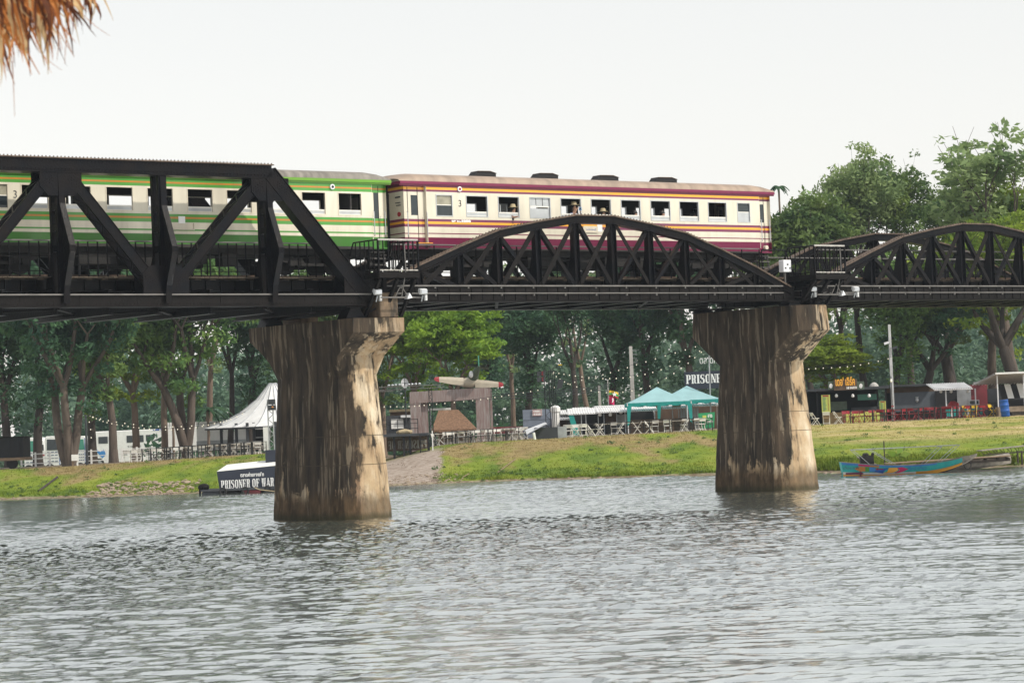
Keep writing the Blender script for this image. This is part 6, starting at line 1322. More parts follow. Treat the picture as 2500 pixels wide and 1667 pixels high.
def menu(x0, x1, y0, y1, Y, label):
    r = wthing('menu_banner', label, 'banner', gp((x0 + x1) / 2, y1, Y), 'yellow menu banners of the dark cafe'); MB().pbox(x0, x1, y0, y1, Y, .04).build('cloth', 'lime', r); a, c = W(x0, y0, Y - .02), W(x1, y1, Y - .02); w, h = c.x - a.x, a.z - c.z
    MB().box(a.x + w * .12, c.x - w * .12, Y - .02, Y - .005, a.z - h * .1, a.z - h * .03).build('heading', 'red', r); b = MB(); [b.box(a.x + w * .1, a.x + w * (.1 + rnd.uniform(.3, .5)), Y - .02, Y - .006, a.z - h * (.17 + .07 * k), a.z - h * (.145 + .07 * k)) for k in range(11)]; b.build('menu_lines', 'teal_paint', r); b = MB(); [b.box(a.x + w * .75, a.x + w * .88, Y - .02, Y - .006, a.z - h * (.17 + .07 * k), a.z - h * (.145 + .07 * k)) for k in range(11)]; b.build('price_lines', 'red', r)
menu(2006, 2027, 964, 1007, 182.3, 'taller yellow menu banner, just right of the farther pier'); menu(2148, 2163, 979, 1006, 181.5, 'shorter yellow menu banner at the right end of the dark cafe')
q, xa, xb, zb, zt_ = signboard('brown board with gold Thai lettering on the dark cafe roof', 2036, 2092, 926, 952, 182.2, None, m='brown_board', posts=False)
put_text('เดอ\' เอิร์ค', .62, 1.35, ((xa + xb) / 2 - .02, 182.1, zb + .30), 'yellow', q, bold=.02); put_text('HE EARTH', .17, .72, (xb - .38, 182.1, zb + .06), 'white_paint', q, bold=.01)
for x0, x1, lab in ((2022, 2035, 'faded pale picture panel left of the gold lettered board'), (2093, 2110, 'pale picture panel right of the gold lettered board')):
    r = wthing('picture_panel', lab, 'panel', tuple(W((x0 + x1) / 2, 952, 182.3)), 'picture panels beside the gold lettered board'); MB().pbox(x0, x1, 931, 951, 182.3, .06).build('board', 'plane_green', r); c = W((x0 + x1) / 2, 942, 182.28); MB().ico((c.x, 182.28, c.z), .14, sub=1, sc=(1, .1, 1.3)).build('motif', 'corr_roof', r)
r = wthing('small_dome', 'little pale domed roof ornament behind the dark cafe', 'ornament', tuple(W(2134, 950, 186))); c = W(2134, 945, 186); MB().lathe((c.x, 186, c.z - .1), [(.34, 0), (.34, .14), (.3, .26), (.16, .4), (.02, .46)], 12).build('dome', 'concrete_pole', r)
q = stall('shuttered_kiosk', 'grey shuttered kiosk with a brown fascia between cafe and white awning', 'kiosk', 2230, 186); g = q['_b']; zg = g[2]
MB().pbox(2165, 2290, 944, 957, 185.9, .1).build('fascia', 'brown_board', q); MB().pbox(2180, 2286, 957, 1004, 185.6, .1).build('shutter', 'grey_board', q); MB().pbox(2160, 2282, 938, 943, 185.0, 3).build('roof', 'charcoal', q); MB().pbox(2165, 2290, 944, 1025, 188, .1).build('back_wall', 'dark', q)
c = W(2239, 975, 185.5); MB().lathe((c.x, 185.55, c.z - .2), [(.06, 0), (.13, .12), (.1, .3), (.12, .4)], 8).build('emblem', 'galv', q)
q = stall('market_kiosk', 'kiosk with a bright white corrugated awning and red side wall', 'kiosk', 2340, 182); g = q['_b']; zg = g[2]
b = MB(); tinroof(b, W(2277, 950, 180).x, W(2372, 948, 180).x, 179.4, 182.8, W(2325, 950, 179.4).z, W(2345, 935, 182.8).z, 22, amp=.07); b.box(W(2388, 934, 182.9).x, W(2402, 934, 182.9).x, 182.8, 185, W(2390, 934, 183).z, W(2390, 932, 183).z); b.build('awning', 'corr_roof', q)
MB().pbox(2337, 2371, 948, 993, 182.9, .1).build('metal_wall', 'galv', q); MB().pbox(2371, 2412, 938, 1000, 183.2, 2).build('red_wall', 'red_dark', q); MB().pbox(2284, 2412, 950, 1022, 185.4, .1).build('back_wall', 'dark', q)
for px in (2310, 2382): MB().box(X(px, 180) - .04, X(px, 180) + .04, 179.8, 179.88, zg, W(px, 948, 180).z).build('post', 'white_metal', q)
for px in (2297, 2322, 2363): c = W(px, 955, 180); MB().lathe((c.x, c.y, c.z - .12), [(.04, 0), (.1, .06), (.09, .18), (.03, .24)], 8).build('lamp', 'white_paint', q)
MB().pbox(2284, 2336, 1000, 1020, 181, .8).build('counter', 'red_dark', q); MB().pbox(2365, 2391, 976, 988, 180.6, .5).build('glass_case', 'white_metal', q); MB().pbox(2368, 2389, 978, 986, 180.55, .04).build('glass_front', 'glass_dark', q)
r = wthing('draped_cloth', 'red cloth bundle slung in the white awning kiosk', 'cloth', tuple(W(2330, 996, 180.6))); c = W(2328, 988, 180.6); MB().ico((c.x, c.y, c.z - .05), .4, sub=2, jit=.15, sc=(1, .5, .8)).build('bundle', 'red', r)
q = stall('market_kiosk', 'right edge kiosk with a raised tin roof and black and white striped front', 'kiosk', 2460, 179); g = q['_b']; zg = g[2]; X9 = lambda px: W(px, 960, 177).x
b = MB(); zt0, zt1 = W(2460, 912, 176).z, W(2460, 936, 181).z; x0, x1 = X9(2425), X9(2425) + 6
n = 20; b.add([(x0 - .7, 181, zt1), (x0, 176, zt0), (x1, 176, zt0 - .02), (x1, 181, zt1)], [(0, 1, 2, 3)]); b.add([(x0 - .7, 181, zt1 + .05), (x0, 175.95, zt0 + .1), (x1, 175.95, zt0 + .08), (x1, 181, zt1 + .05)], [(3, 2, 1, 0)]); b.box(x0, x1, 175.9, 175.95, zt0 - .02, zt0 + .1)
for k in range(30): u = k / 30; b.beam((x0 + (x1 - x0) * u, 176.05, zt0 - .03), (x0 - .7 * (1 - u) + (x1 - x0) * u, 181, zt1 - .03), .05, .03)
b.build('roof', 'corr_roof', q)
b = MB(); xs0 = W(2437, 955, 178).x
for k in range(7): u = xs0 + .42 * k; b.add([(u, 178, W(2450, 938, 178).z), (u + .42, 178, W(2450, 938, 178).z), (u + .52, 177.3, W(2450, 973, 178).z), (u + .10, 177.3, W(2450, 973, 178).z)], [(0, 1, 2, 3)], k % 2)
b.build('striped_curtain', ['dark', 'white_paint'], q)
MB().pbox(2435, 2600, 974, 996, 177, .2).build('front_board', 'dark', q)
for px in (2431, 2495, 2499): MB().box(X9(px) - .035, X9(px) + .035, 176.2, 176.27, zg, zt0).build('post', 'white_metal', q)
MB().pbox(2435, 2441, 974, 1022, 176.6, .3).build('side_board', 'dark', q); MB().pbox(2412, 2600, 945, 1020, 181.6, .1).build('back_wall', 'charcoal', q)
q = stall('block_wall', 'tan concrete block ledge behind the blue barrel', 'wall', 2480, 174.5); MB().pbox(2440, 2600, 990, 1003, 174.5, 1.5).build('ledge', 'concrete_block', q); MB().pbox(2470, 2600, 1003, 1022, 174.9, 1).build('footing', 'wood_grey', q); MB().pbox(2438, 2446, 994, 1020, 174.4, .8).build('end_block', 'concrete_block', q)
g = gp(2456, 1024, 171.2); q = wthing('barrel', 'bright blue plastic barrel leaning by the concrete ledge', 'barrel', g)
b = MB(); b.lathe((0, 0, 0), [(.26, 0), (.29, .05), (.295, .35), (.31, .37), (.31, .41), (.295, .43), (.295, .72), (.31, .74), (.31, .78), (.295, .8), (.285, 1.05), (.30, 1.07), (.30, 1.12), (.25, 1.12), (.25, 1.09)], 20); o = b.build('drum', 'blue', q, base=(0, 0, 0), smooth=True); o.rotation_euler = (0, -.09, 0)
MB().ico((.13, 0, 1.11), .04, sub=1, sc=(1, 1, .5)).build('bung', 'blue_light', q, base=(0, 0, 0))
# --- long boat, sunken pontoon and jetty
def longboat():
    Y = 129.3; x0, x1 = W(2052, 1150, Y).x, W(2386, 1120, Y).x; L = x1 - x0
    q = wthing('longtail_boat', 'long narrow painted boat in teal, orange and blue with a canopy frame', 'boat', ((x0 + x1) / 2, Y, 0))
    st = []; n = 26
    for i in range(n + 1):
        u = i / n; x = x0 + L * u
        w = .62 * (1 - max(0, (u - .5) / .5) ** 2.2) * (1 - .25 * max(0, (.15 - u) / .15)) + .02
        zt_ = .70 - .28 * sin(min(1, u / .5) * PI / 2) + (max(0, u - .5) / .5) ** 2 * .44; kb = -.15 + (max(0, u - .62) / .38) ** 1.35 * (zt_ - .08 + .15) * .96
        st.append((x, w, kb, zt_))
    b = MB(); K = 7
    def pt(s, j, side):
        x, w, kb, zt_ = s; t = j / K; yy = w * (.55 + .45 * t) if j else 0.0; z = kb + (zt_ - kb) * (max(0, j) / K); return (x + (.12 * (1 - t) if s is st[0] else 0), Y + side * yy, z)
    bands = [0, 0, 1, 2, 2, 2, 3]
    for side in (-1, 1):
        for a, c in zip(st, st[1:]):
            for j in range(K):
                u = (a[0] - x0) / L; m = bands[j]
                if u > .50: m = [4 if u > .6 else 0, 0, 0, 2, 2, 2, 3 if u < .66 else 2][j]
                if u > .86: m = 5
                b.add([pt(a, j, side), pt(c, j, side), pt(c, j + 1, side), pt(a, j + 1, side)], [(0, 1, 2, 3) if side < 0 else (3, 2, 1, 0)], m)
    b.add([pt(st[0], j, -1) for j in range(K + 1)] + [pt(st[0], j, 1) for j in range(K, 0, -1)], [tuple(range(2 * K + 1))], 2)
    for a, c in zip(st, st[1:]): b.add([(a[0], Y - a[1] * .9, a[2] + (a[3] - a[2]) * .35), (c[0], Y - c[1] * .9, c[2] + (c[3] - c[2]) * .35), (c[0], Y + c[1] * .9, c[2] + (c[3] - c[2]) * .35), (a[0], Y + a[1] * .9, a[2] + (a[3] - a[2]) * .35)], [(0, 1, 2, 3)], 5)
    b.build('hull', ['yellow', 'white_paint', 'boat_teal', 'blue_light', 'charcoal', 'wood_grey'], q)
    # painted arrows and lettering on the near side
    def pa(pts, m, dy=.02, name='painted_mark'):
        b = MB(); yy = Y - .58 - dy
        # put marks just outside the hull surface
        o = len(b.v); b.v += [(x0 + L * u, Y - hullw(u, t) - dy, zat(u, t)) for u, t in pts]; b.f.append(tuple(range(len(pts)))); b.m.append(0); b.build(name, m, q)
    def S(u):
        i = min(n - 1, int(u * n)); f = u * n - i; return [st[i][k] + (st[i + 1][k] - st[i][k]) * f for k in range(4)]
    def hullw(u, t): s = S(u); return s[1] * (.55 + .45 * t)
    def zat(u, t): s = S(u); return s[2] + (s[3] - s[2]) * t
    pa([(.09, .66), (.13, .82), (.17, .82), (.17, .5), (.13, .5)], 'orange'); pa([(.17, .82), (.2, .82), (.21, .66), (.2, .5), (.17, .5)], 'green', .022); pa([(.2, .82), (.235, .82), (.25, .66), (.235, .5), (.2, .5)], 'blue_light', .024)
    pa([(.21, .5), (.30, .36), (.31, .55), (.34, .8), (.28, .72)], 'blue', .022); pa([(.30, .36), (.37, .4), (.41, .62), (.40, .82), (.34, .8), (.33, .5)], 'yellow', .024); pa([(.38, .36), (.43, .42), (.485, .68), (.44, .86), (.40, .82), (.42, .6)], 'magenta', .026)
    pa([(.03, .40), (.13, .44), (.13, .54), (.16, .36), (.13, .2), (.13, .3), (.03, .28)], 'purple', .02); pa([(.0, .9), (.12, .88), (.12, .98), (.0, .98)], 'blue_light', .024); pa([(.12, .86), (.2, .84), (.2, .96), (.12, .98)], 'magenta', .024)
    pa([(.2, .84), (.27, .84), (.27, .94), (.2, .96)], 'orange', .024)
    pa([(.24, .70), (.262, .80), (.262, .74), (.30, .74), (.30, .66), (.262, .66), (.262, .6)], 'red', .03)
    pa([(.40, .18), (.46, .26), (.50, .20), (.55, .30), (.60, .26), (.60, .06), (.40, .06)], 'yellow', .022)
    put_text('เฮือนแพ', .16, .78, (x0 + L * .065, Y - .64, zat(.065, .62)), 'charcoal', q); put_text('เรือนำเที่ยว', .17, .9, (x0 + L * .545, Y - .66, zat(.545, .6)), 'blue', q)
    # boards along the rim, canopy frame, engine
    b = MB()
    for a, c in zip(st[:24], st[1:25]):
        for s in (-1, 1): b.beam((a[0], Y + s * a[1], a[3] + .015), (c[0], Y + s * c[1], c[3] + .015), .05, .03)
    b.build('gunwale', 'wood_grey', q)
    P = lambda px, py: W(px, py, Y)
    b = MB(); zt_ = P(2110, 1097).z
    for s in (-.55, .55):
        d = Vector((0, s, 0)); off = Vector((.8 if s > 0 else 0, 0, 0)) * 0
        A, B_, C_, D = P(2079, 1098), P(2128, 1140), P(2338, 1086), P(2292, 1128); A2, C2 = P(2122, 1097), P(2295, 1090); B2, D2 = P(2182, 1132), P(2252, 1134)
        b.tube([B_ + d, A + d], .014, 5); b.tube([D + d, C_ + d], .014, 5); b.tube([A + d, C_ + d], .014, 5); b.tube([B2 + d, A2 + d], .014, 5); b.tube([D2 + d, C2 + d], .014, 5)
    for px, py in ((2079, 1098), (2122, 1097), (2295, 1090), (2338, 1086)): p = P(px, py); b.tube([p + Vector((0, -.55, 0)), p + Vector((0, .55, 0))], .02, 5)
    b.build('canopy_frame', 'galv', q)
    c = P(2117, 1122); b = MB(); b.box(c.x - .34, c.x + .3, Y - .25, Y + .25, c.z - .26, c.z + .2); b.lathe((c.x - .08, Y - .1, c.z + .18), [(.14, 0), (.17, .08), (.1, .16)], 8)
    for k in range(18): b.ico((c.x + rnd.uniform(-.32, .32), Y + rnd.uniform(-.3, .2), c.z + rnd.uniform(-.25, .28)), rnd.uniform(.05, .11), sub=1, jit=.2)
    b.build('engine', 'under', q)
    b = MB(); b.tube([P(2092, 1115), P(2112, 1130), P(2140, 1133)], .035, 5); b.build('tiller', 'wood_grey', q)
    b = MB(); b.tube([P(2062, 1154), P(2030, 1161)], .03, 5); b.build('propeller_shaft', 'wood_grey', q)
    b = MB(); b.box(c.x + .5, x0 + L * .62, Y - .4, Y + .4, .30, .33); [b.box(x0 + L * u, x0 + L * u + .2, Y - .5, Y + .5, .36, .42) for u in (.3, .38, .46, .54, .6)]; b.build('thwart', 'wood', q)
M_('boat_teal', (0.02, 0.42, 0.40), rough=0.45, var=0.2)
longboat()
q = wthing('pontoon_wreck', 'grounded pontoon with plank deck on a long pale float, behind the boat bow', 'pontoon', (W(2390, 1140, 131.5).x, 131.5, 0)); Pn = lambda px, py, Y=131.5: W(px, py, Y)
b = MB(); a, c = Pn(2310, 1145), Pn(2469, 1128); b.tube([(a.x, 131.6, .12), (c.x, 131.9, .50)], .27, 12); b.build('float_cylinder', 'wood_grey', q, smooth=True)
b = MB(); a, c = Pn(2165, 1129), Pn(2464, 1112)
for k in range(5): y = 131 + .34 * k; b.beam((a.x, y, a.z - .05), (c.x, y, c.z), .28, .045)
b.build('deck_planks', 'wood', q)
b = MB(); [b.beam((a.x + (c.x - a.x) * u, 131.1, a.z - .12 + (c.z - a.z) * u), (a.x + (c.x - a.x) * u, 132.3, a.z - .12 + (c.z - a.z) * u), .1, .1) for u in (.1, .3, .5, .65, .8, .9, .98)]; b.beam((a.x, 131.3, a.z - .22), (c.x, 131.3, c.z - .18), .12, .14); b.build('joist', 'bark_dark', q)
b = MB(); cc = Pn(2363, 1135, 130.9); b.tube([(cc.x + .18 * cos(2 * PI * i / 16), 131.0, cc.z + .2 * sin(2 * PI * i / 16)) for i in range(17)], .025, 5, cap=False); b.build('tyre', 'tyre', q)
q = wthing('jetty', 'light wooden gangway jetty with trestle legs at the right edge', 'jetty', (W(2480, 1110, 134).x, 134, gz(W(2480, 1110, 134).x, 134))); A, B_ = W(2394, 1100, 134), W(2505, 1088, 135); b = MB()
C_ = B_ + (B_ - A) * .8
for k in range(4): d = Vector((0, .3 * k, 0)); b.beam(A + d, C_ + d, .26, .04)
b.build('walkway', 'wood_grey', q)
b = MB(); A2, C2 = A + Vector((.2, 0, -.22)), C_ + Vector((0, 0, -.35)); b.beam(A2, C2, .05, .06)
for k in range(22): u = k / 22; p = (A + Vector((0, 0, -.02))).lerp(C_, u); s = A2.lerp(C2, min(1, u + (.02 if k % 2 else -.01))); b.tube([p, s], .015, 4)
b.build('truss', 'bark_dark', q)
for px in (2484, 2494, 2530): p = W(px, 1100, 134.4); MB().tube([(p.x, 134.4, gz(p.x, 134.4) - .5), (p.x, 134.4, p.z)], .05, 6).build('leg', 'bark_dark', q)
# bamboo pole, planks lying on the bank
for (p0, p1, lab) in (((95, 1200), (140, 1167), 'dark pole lying on the left bank slope'),):
    a = gp(p0[0], p0[1], 158.5); c = gp(p1[0], p1[1], 163.5); q = MB().tube([(a[0], a[1], a[2] + .08), (c[0], c[1], c[2] + .1)], .07, 6).build('wooden_pole', 'bark_dark', base=(0, 0, 0)); tag(q, lab, 'pole')
for (x0, Y0, x1, Y1, lab) in ((1130, 152, 1145, 153, 'short grey stake lying on the slope below the gate'), (1215, 153, 1260, 157, 'long thin bamboo lying on the slope right of the gravel')):
    a = gp(x0, 1150, Y0); c = gp(x1, 1150, Y1); q = MB().tube([(a[0], a[1], a[2] + .05), (c[0], c[1], c[2] + .12)], .03, 5).build('bamboo_stick', 'wood', base=(0, 0, 0)); tag(q, lab, 'stick', 'sticks lying on the bank')
# --- strings of bulbs
def string(pts, Y, step, label, grp='strings of bare bulbs over the market'):
    P = [W(px, py, Y + dy) for px, py, dy in pts]
    n = 40; C = []
    for i in range(n + 1):                      # Catmull-Rom through the points
        t = i / n * (len(P) - 1); k = min(len(P) - 2, int(t)); f = t - k; p1, p2 = P[k], P[k + 1]; p0 = P[k - 1] if k else p1 * 2 - p2; p3 = P[k + 2] if k + 2 < len(P) else p2 * 2 - p1
        C.append(.5 * ((2 * p1) + (p2 - p0) * f + (2 * p0 - 5 * p1 + 4 * p2 - p3) * f * f + (3 * p1 - p0 - 3 * p2 + p3) * f ** 3))
    q = wthing('string_lights', label, 'string lights', tuple(C[0]), grp); MB().tube(C, .012, 4).build('cable', 'dark', q)
    Ls = sum((b_ - a_).length for a_, b_ in zip(C, C[1:])); m = min(90, int(Ls / step)); base = Vector(q['_b']); first = None
    for k in range(m):
        t = (k + .5) / m * n; i = int(t); p = C[i].lerp(C[min(n, i + 1)], t - i)
        if first is None: first = MB().ico((0, 0, -.09), .042, sub=1, sc=(1, 1, 1.25)).build('bulb', 'bulb', q, base=(0, 0, 0)); o = first
        else: o = first.copy(); COL.objects.link(o); o.parent = q
        o.location = p - base
string([(216, 1013, 0), (290, 1028, 0), (370, 1037, 0), (440, 1038, 0), (540, 1028, 0), (600, 1004, 0)], 172, .55, 'upper string of bulbs from the leaning pole towards the pavilion')
string([(216, 1010, 4), (260, 1028, 4), (330, 1040, 4), (400, 1046, 4), (480, 1040, 4), (560, 1022, 4)], 172, .36, 'lower denser string of bulbs from the leaning pole')
string([(216, 1018, 0), (221, 1045, 0), (223, 1075, 0)], 172, .5, 'short string of bulbs hanging straight down the leaning pole')
string([(930, 990, 0), (1000, 989, 0), (1060, 984, 0), (1160, 974, 0), (1240, 962, 0), (1322, 948, 0)], 180, .48, 'string of bulbs across the front of the rusty gate')
string([(1345, 905, 0), (1400, 914, 0), (1470, 921, 0), (1540, 917, 0), (1620, 897, 0), (1720, 848, 0)], 174, .5, 'middle string of bulbs from the tower to the farther pier')
string([(1345, 906, 0), (1380, 930, 0), (1440, 950, 0), (1510, 955, 0), (1590, 938, 0), (1660, 898, 0), (1720, 850, 0)], 175, .5, 'lowest sagging string of bulbs from the tower to the farther pier')
string([(1345, 945, 4), (1420, 925, 4), (1500, 904, 4), (1600, 873, 4), (1710, 840, 4)], 178, .6, 'highest nearly straight string of bulbs left of the farther pier')
string([(1950, 900, 0), (2000, 896, 0), (2060, 893, 0), (2110, 886, 0), (2180, 870, 0)], 176, .5, 'string of bulbs right of the farther pier, above the cafe')
def wires(pts, Y, label):
    P = [W(px, py, Y) for px, py in pts]; q = MB().tube(P, .022, 4).build('overhead_wire', 'charcoal', base=(0, 0, 0)); tag(q, label, 'wire', 'overhead wires over the market')
for k in range(3): wires([(1200, 962 + 6 * k), (1330, 957 + 6 * k), (1450, 946 + 5 * k), (1486, 936 + 4 * k)], 191, 'grey overhead wire running left from the thin flag pole')
# ================================================================== trees
def leaf_cloud(rg, C, R, n_each, size, droop=0.0, flat=.55):
    """small leaf sprays around clump centres C with radii R"""
    P = []
    for c, r, n in zip(C, R, n_each):
        d = rg.normal(size=(n, 3)); d /= np.linalg.norm(d, axis=1)[:, None] + 1e-9
        rad_ = rg.uniform(.15, 1, (n, 1)) ** .45; d = d * rad_ * r; d[:, 2] *= flat; d[:, 2] -= droop * (d[:, 0] ** 2 + d[:, 1] ** 2) / max(r, .1)
        P.append(d + c)
    P = np.concatenate(P); n = len(P)
    nv = rg.normal(size=(n, 3)); nv[:, 2] += .9; nv /= np.linalg.norm(nv, axis=1)[:, None]
    a = np.cross(nv, rg.normal(size=(n, 3))); a /= np.linalg.norm(a, axis=1)[:, None]; b = np.cross(nv, a)
    s = (size * rg.uniform(.55, 1.35, n))[:, None]; a *= s; b *= s * .42
    V = np.stack([P - a, P + b - a * .1, P + a, P - b - a * .1], 1).reshape(-1, 3); Q = np.arange(4 * n).reshape(n, 4); return V, Q
def make_tree(seed, H, spread, forks, trunk_r, first, leaf, bark, dens=1.0, size=.24, clump=1.25, flat=.55, lean=.12, levels=4, sparse=0.0, droop=0.0, updir=.55, base_fork=False, low=.5):
    rg = np.random.default_rng(seed); rr_ = random.Random(seed); b = MB(); tips = []
    def grow(p, d, L, r, lv):
        pts = [p]; q = p.copy(); dd = d.copy(); n = 4 if lv < levels else 3
        for i in range(n):
            dd = (dd + Vector((rr_.uniform(-.16, .16), rr_.uniform(-.16, .16), rr_.uniform(-.05, .10)))).normalized(); q = q + dd * (L / n); pts.append(q.copy())
            if lv >= levels - 1 or (lv >= 1 and i > 0): tips.append((q.copy(), lv))
        r1 = r * (.62 if lv else .72); b.tube(pts, [r + (r1 - r) * i / n for i in range(n + 1)], 7 if lv < 2 else 4, 0, cap=False)
        if lv < levels:
            k = rr_.choice([2, 3, 3]) if lv else forks
            for i in range(k):
                az = 2 * PI * (i + rr_.uniform(-.3, .3)) / k + lv * 1.1; e = updir + rr_.uniform(-.2, .25) - .08 * lv
                nd = Vector((cos(az), sin(az), max(.05, e) * 1.3)).normalized(); nd = (nd * .75 + dd * .45).normalized()
                st = pts[-1] if i < 2 or lv == 0 else pts[-2]
                grow(st.copy(), nd, L * rr_.uniform(.62, .85) * (spread if lv == 0 else 1), r1 * rr_.uniform(.6, .82), lv + 1)
    if base_fork:
        for i in range(3): az = 2 * PI * i / 3 + .4; grow(Vector((0, 0, -.3)), Vector((cos(az) * .38, sin(az) * .2, 1)).normalized(), first, trunk_r * .62, 0)
    else:
        b.tube([(0, 0, -.4), (0, 0, .15), (0, 0, .5)], [trunk_r * 1.5, trunk_r * 1.15, trunk_r], 9, 0, cap=False); grow(Vector((0, 0, .3)), Vector((lean, 0, 1)).normalized(), first, trunk_r, 0)
    zmax = max(t[0].z for t in tips); k = H / (zmax + clump * .5)
    tips = [t for t in tips if t[1] == levels or rr_.random() < (.55 if t[1] == levels - 1 else low)]
    if sparse: tips = [t for t in tips if rr_.random() > sparse]
    C = np.array([tuple(t[0]) for t in tips]); C = C * np.array([1, 1, k]) + rg.normal(size=C.shape) * .3
    LV = np.array([t[1] for t in tips]); C[:, 2] -= np.where(LV < levels - 1, rg.uniform(0, 3.2, len(C)), rg.uniform(-.2, .9, len(C)))
    R = clump * rg.uniform(.4, 1.2, len(C)) * np.where(LV < levels - 1, .85, 1); n = (dens * 74 * R ** 1.4 * rg.uniform(.2, 1.4, len(C))).astype(int) + 4
    V, Q = leaf_cloud(rg, C, R, n, size, droop, flat)
    tv = np.array(b.v) * np.array([1, 1, k]); 
    tm = fast_mesh('trunk', tv, np.array(b.f), [bark], smooth=True); cm = fast_mesh('crown', V, Q, [leaf])
    return tm, cm
KINDS = {
 'rain': make_tree(3, 17, 1.15, 3, .36, 2.2, 'leaf_mid', 'bark', dens=1.0, clump=1.3, updir=.45, low=.9),
 'fork': make_tree(11, 17, 1.0, 3, .60, 4.6, 'leaf_dark_haze', 'bark', dens=1.2, clump=1.7, updir=.55, base_fork=True, levels=3, low=.9),
 'tall': make_tree(5, 22, .85, 3, .32, 4.0, 'leaf_mid', 'bark_dark', dens=.8, clump=1.0, updir=1.0, flat=.6, low=.5, sparse=.18, size=.21),
 'dark': make_tree(8, 19, .9, 3, .42, 3.2, 'leaf_dark_haze', 'bark_dark', dens=1.15, clump=1.5, updir=.6, flat=.75, low=.95),
 'feather': make_tree(21, 15, 1.2, 4, .28, 2.6, 'leaf_bright', 'bark_pale', dens=.85, size=.24, clump=1.15, flat=.3, droop=.3, updir=.42, low=.6),
 'sparse': make_tree(31, 17, .9, 3, .26, 4.0, 'leaf_olive', 'bark_pale', dens=.5, clump=.75, sparse=.35, updir=.95, low=.4),
 'spread': make_tree(41, 15, 1.5, 4, .5, 3.4, 'leaf_mid', 'bark_dark', dens=.9, clump=1.15, flat=.4, updir=.35, lean=.3, low=.3),
}
def tree(kind, px, Y, top, label, leaf=None, bark=None, rz=None, wide=1.0, name='tree', grp='trees behind the market'):
    tm, cm = KINDS[kind]; h0 = {'rain': 17, 'fork': 17, 'tall': 22, 'dark': 19, 'feather': 15, 'sparse': 17, 'spread': 15}[kind]
    x = W(px, 1050, Y).x; H = W(px, top, Y).z - gz(x, Y); q = thing(name, label, 'tree', (x, Y, gz(x, Y) - .1), rnd.uniform(0, 6.28) if rz is None else rz, grp); k = H / h0; kw = max(k, .85) * wide; q.scale = (kw, kw, k)
    for nm, me, mm in (('trunk', tm, bark), ('crown', cm, leaf)):
        if mm: key = me.name + mm; me2 = _tc.get(key) or me.copy(); me2.materials.clear(); me2.materials.append(MT[mm]); _tc[key] = me2; me = me2
        o = bpy.data.objects.new(nm, me); COL.objects.link(o); o.parent = q
    return q
# left bank
tree('fork', 166, 174, 560, 'large grey forked tree rising from the left bank edge', rz=.2, name='rain_tree')
tree('dark', 20, 196, 600, 'dark trunked tree at the left edge, behind the black wagon', name='rain_tree')
tree('dark', 90, 205, 585, 'dark leafy tree between the black wagon and the forked tree')
tree('rain', 224, 190, 600, 'dark brown trunk just right of the leaning pole', bark='bark_dark', leaf='leaf_dark_haze')
tree('rain', 275, 183, 610, 'leaning brown trunk standing in front of the long coach', rz=1.0, leaf='leaf_mid')
tree('feather', 330, 208, 585, 'yellow green tree above the right end of the long coach', leaf='leaf_bright')
tree('fork', 455, 192, 560, 'huge buttressed grey tree between the long coach and the pavilion', leaf='leaf_mid', rz=1.8, name='rain_tree')
tree('sparse', 400, 215, 530, 'thin leaved pale tree between coach and pavilion, sky showing through')
tree('sparse', 505, 224, 520, 'thin leaved pale tree above the tip of the pavilion roof')
tree('tall', 560, 212, 560, 'slender dark tree rising behind the pavilion roof', leaf='leaf_mid')
tree('dark', 610, 205, 590, 'dark tree behind the pavilion, left of the near pier')
tree('rain', 700, 210, 610, 'tree hidden mostly behind the near pier', leaf='leaf_mid')
# between the piers
tree('feather', 1010, 203, 640, 'bright feathery green tree right of the near pier top', rz=.5)
tree('feather', 1110, 196, 700, 'bright drooping tree spreading over the rusty gate', rz=2.2)
tree('feather', 935, 210, 650, 'feathery tree peeping out right behind the near pier', leaf='leaf_mid')
tree('dark', 1185, 232, 640, 'dark tree right behind the tail of the aeroplane', leaf='leaf_dark_haze')
tree('sparse', 1255, 238, 620, 'sparse pale tree between the aeroplane and the tower')
tree('dark', 1290, 216, 650, 'dense dark tree left of the speaker tower', leaf='leaf_dark_haze')
tree('tall', 1405, 206, 630, 'very dark trunk with spreading bare limbs right of the tower', leaf='leaf_dark_haze', rz=.8)
tree('dark', 1500, 226, 640, 'dark blue green tree behind the flag pole', leaf='leaf_dark_haze')
tree('sparse', 1440, 240, 600, 'thin branched tree showing sky right of the dark trunk')
tree('dark', 1590, 218, 560, 'dark tree behind the teal canopies', leaf='leaf_dark_haze')
tree('rain', 1690, 214, 520, 'tree behind the PRISONER sign, left of the farther pier', leaf='leaf_dark_haze')
tree('tall', 1800, 222, 440, 'tree behind the farther pier whose tips top the coach roof', leaf='leaf_mid')
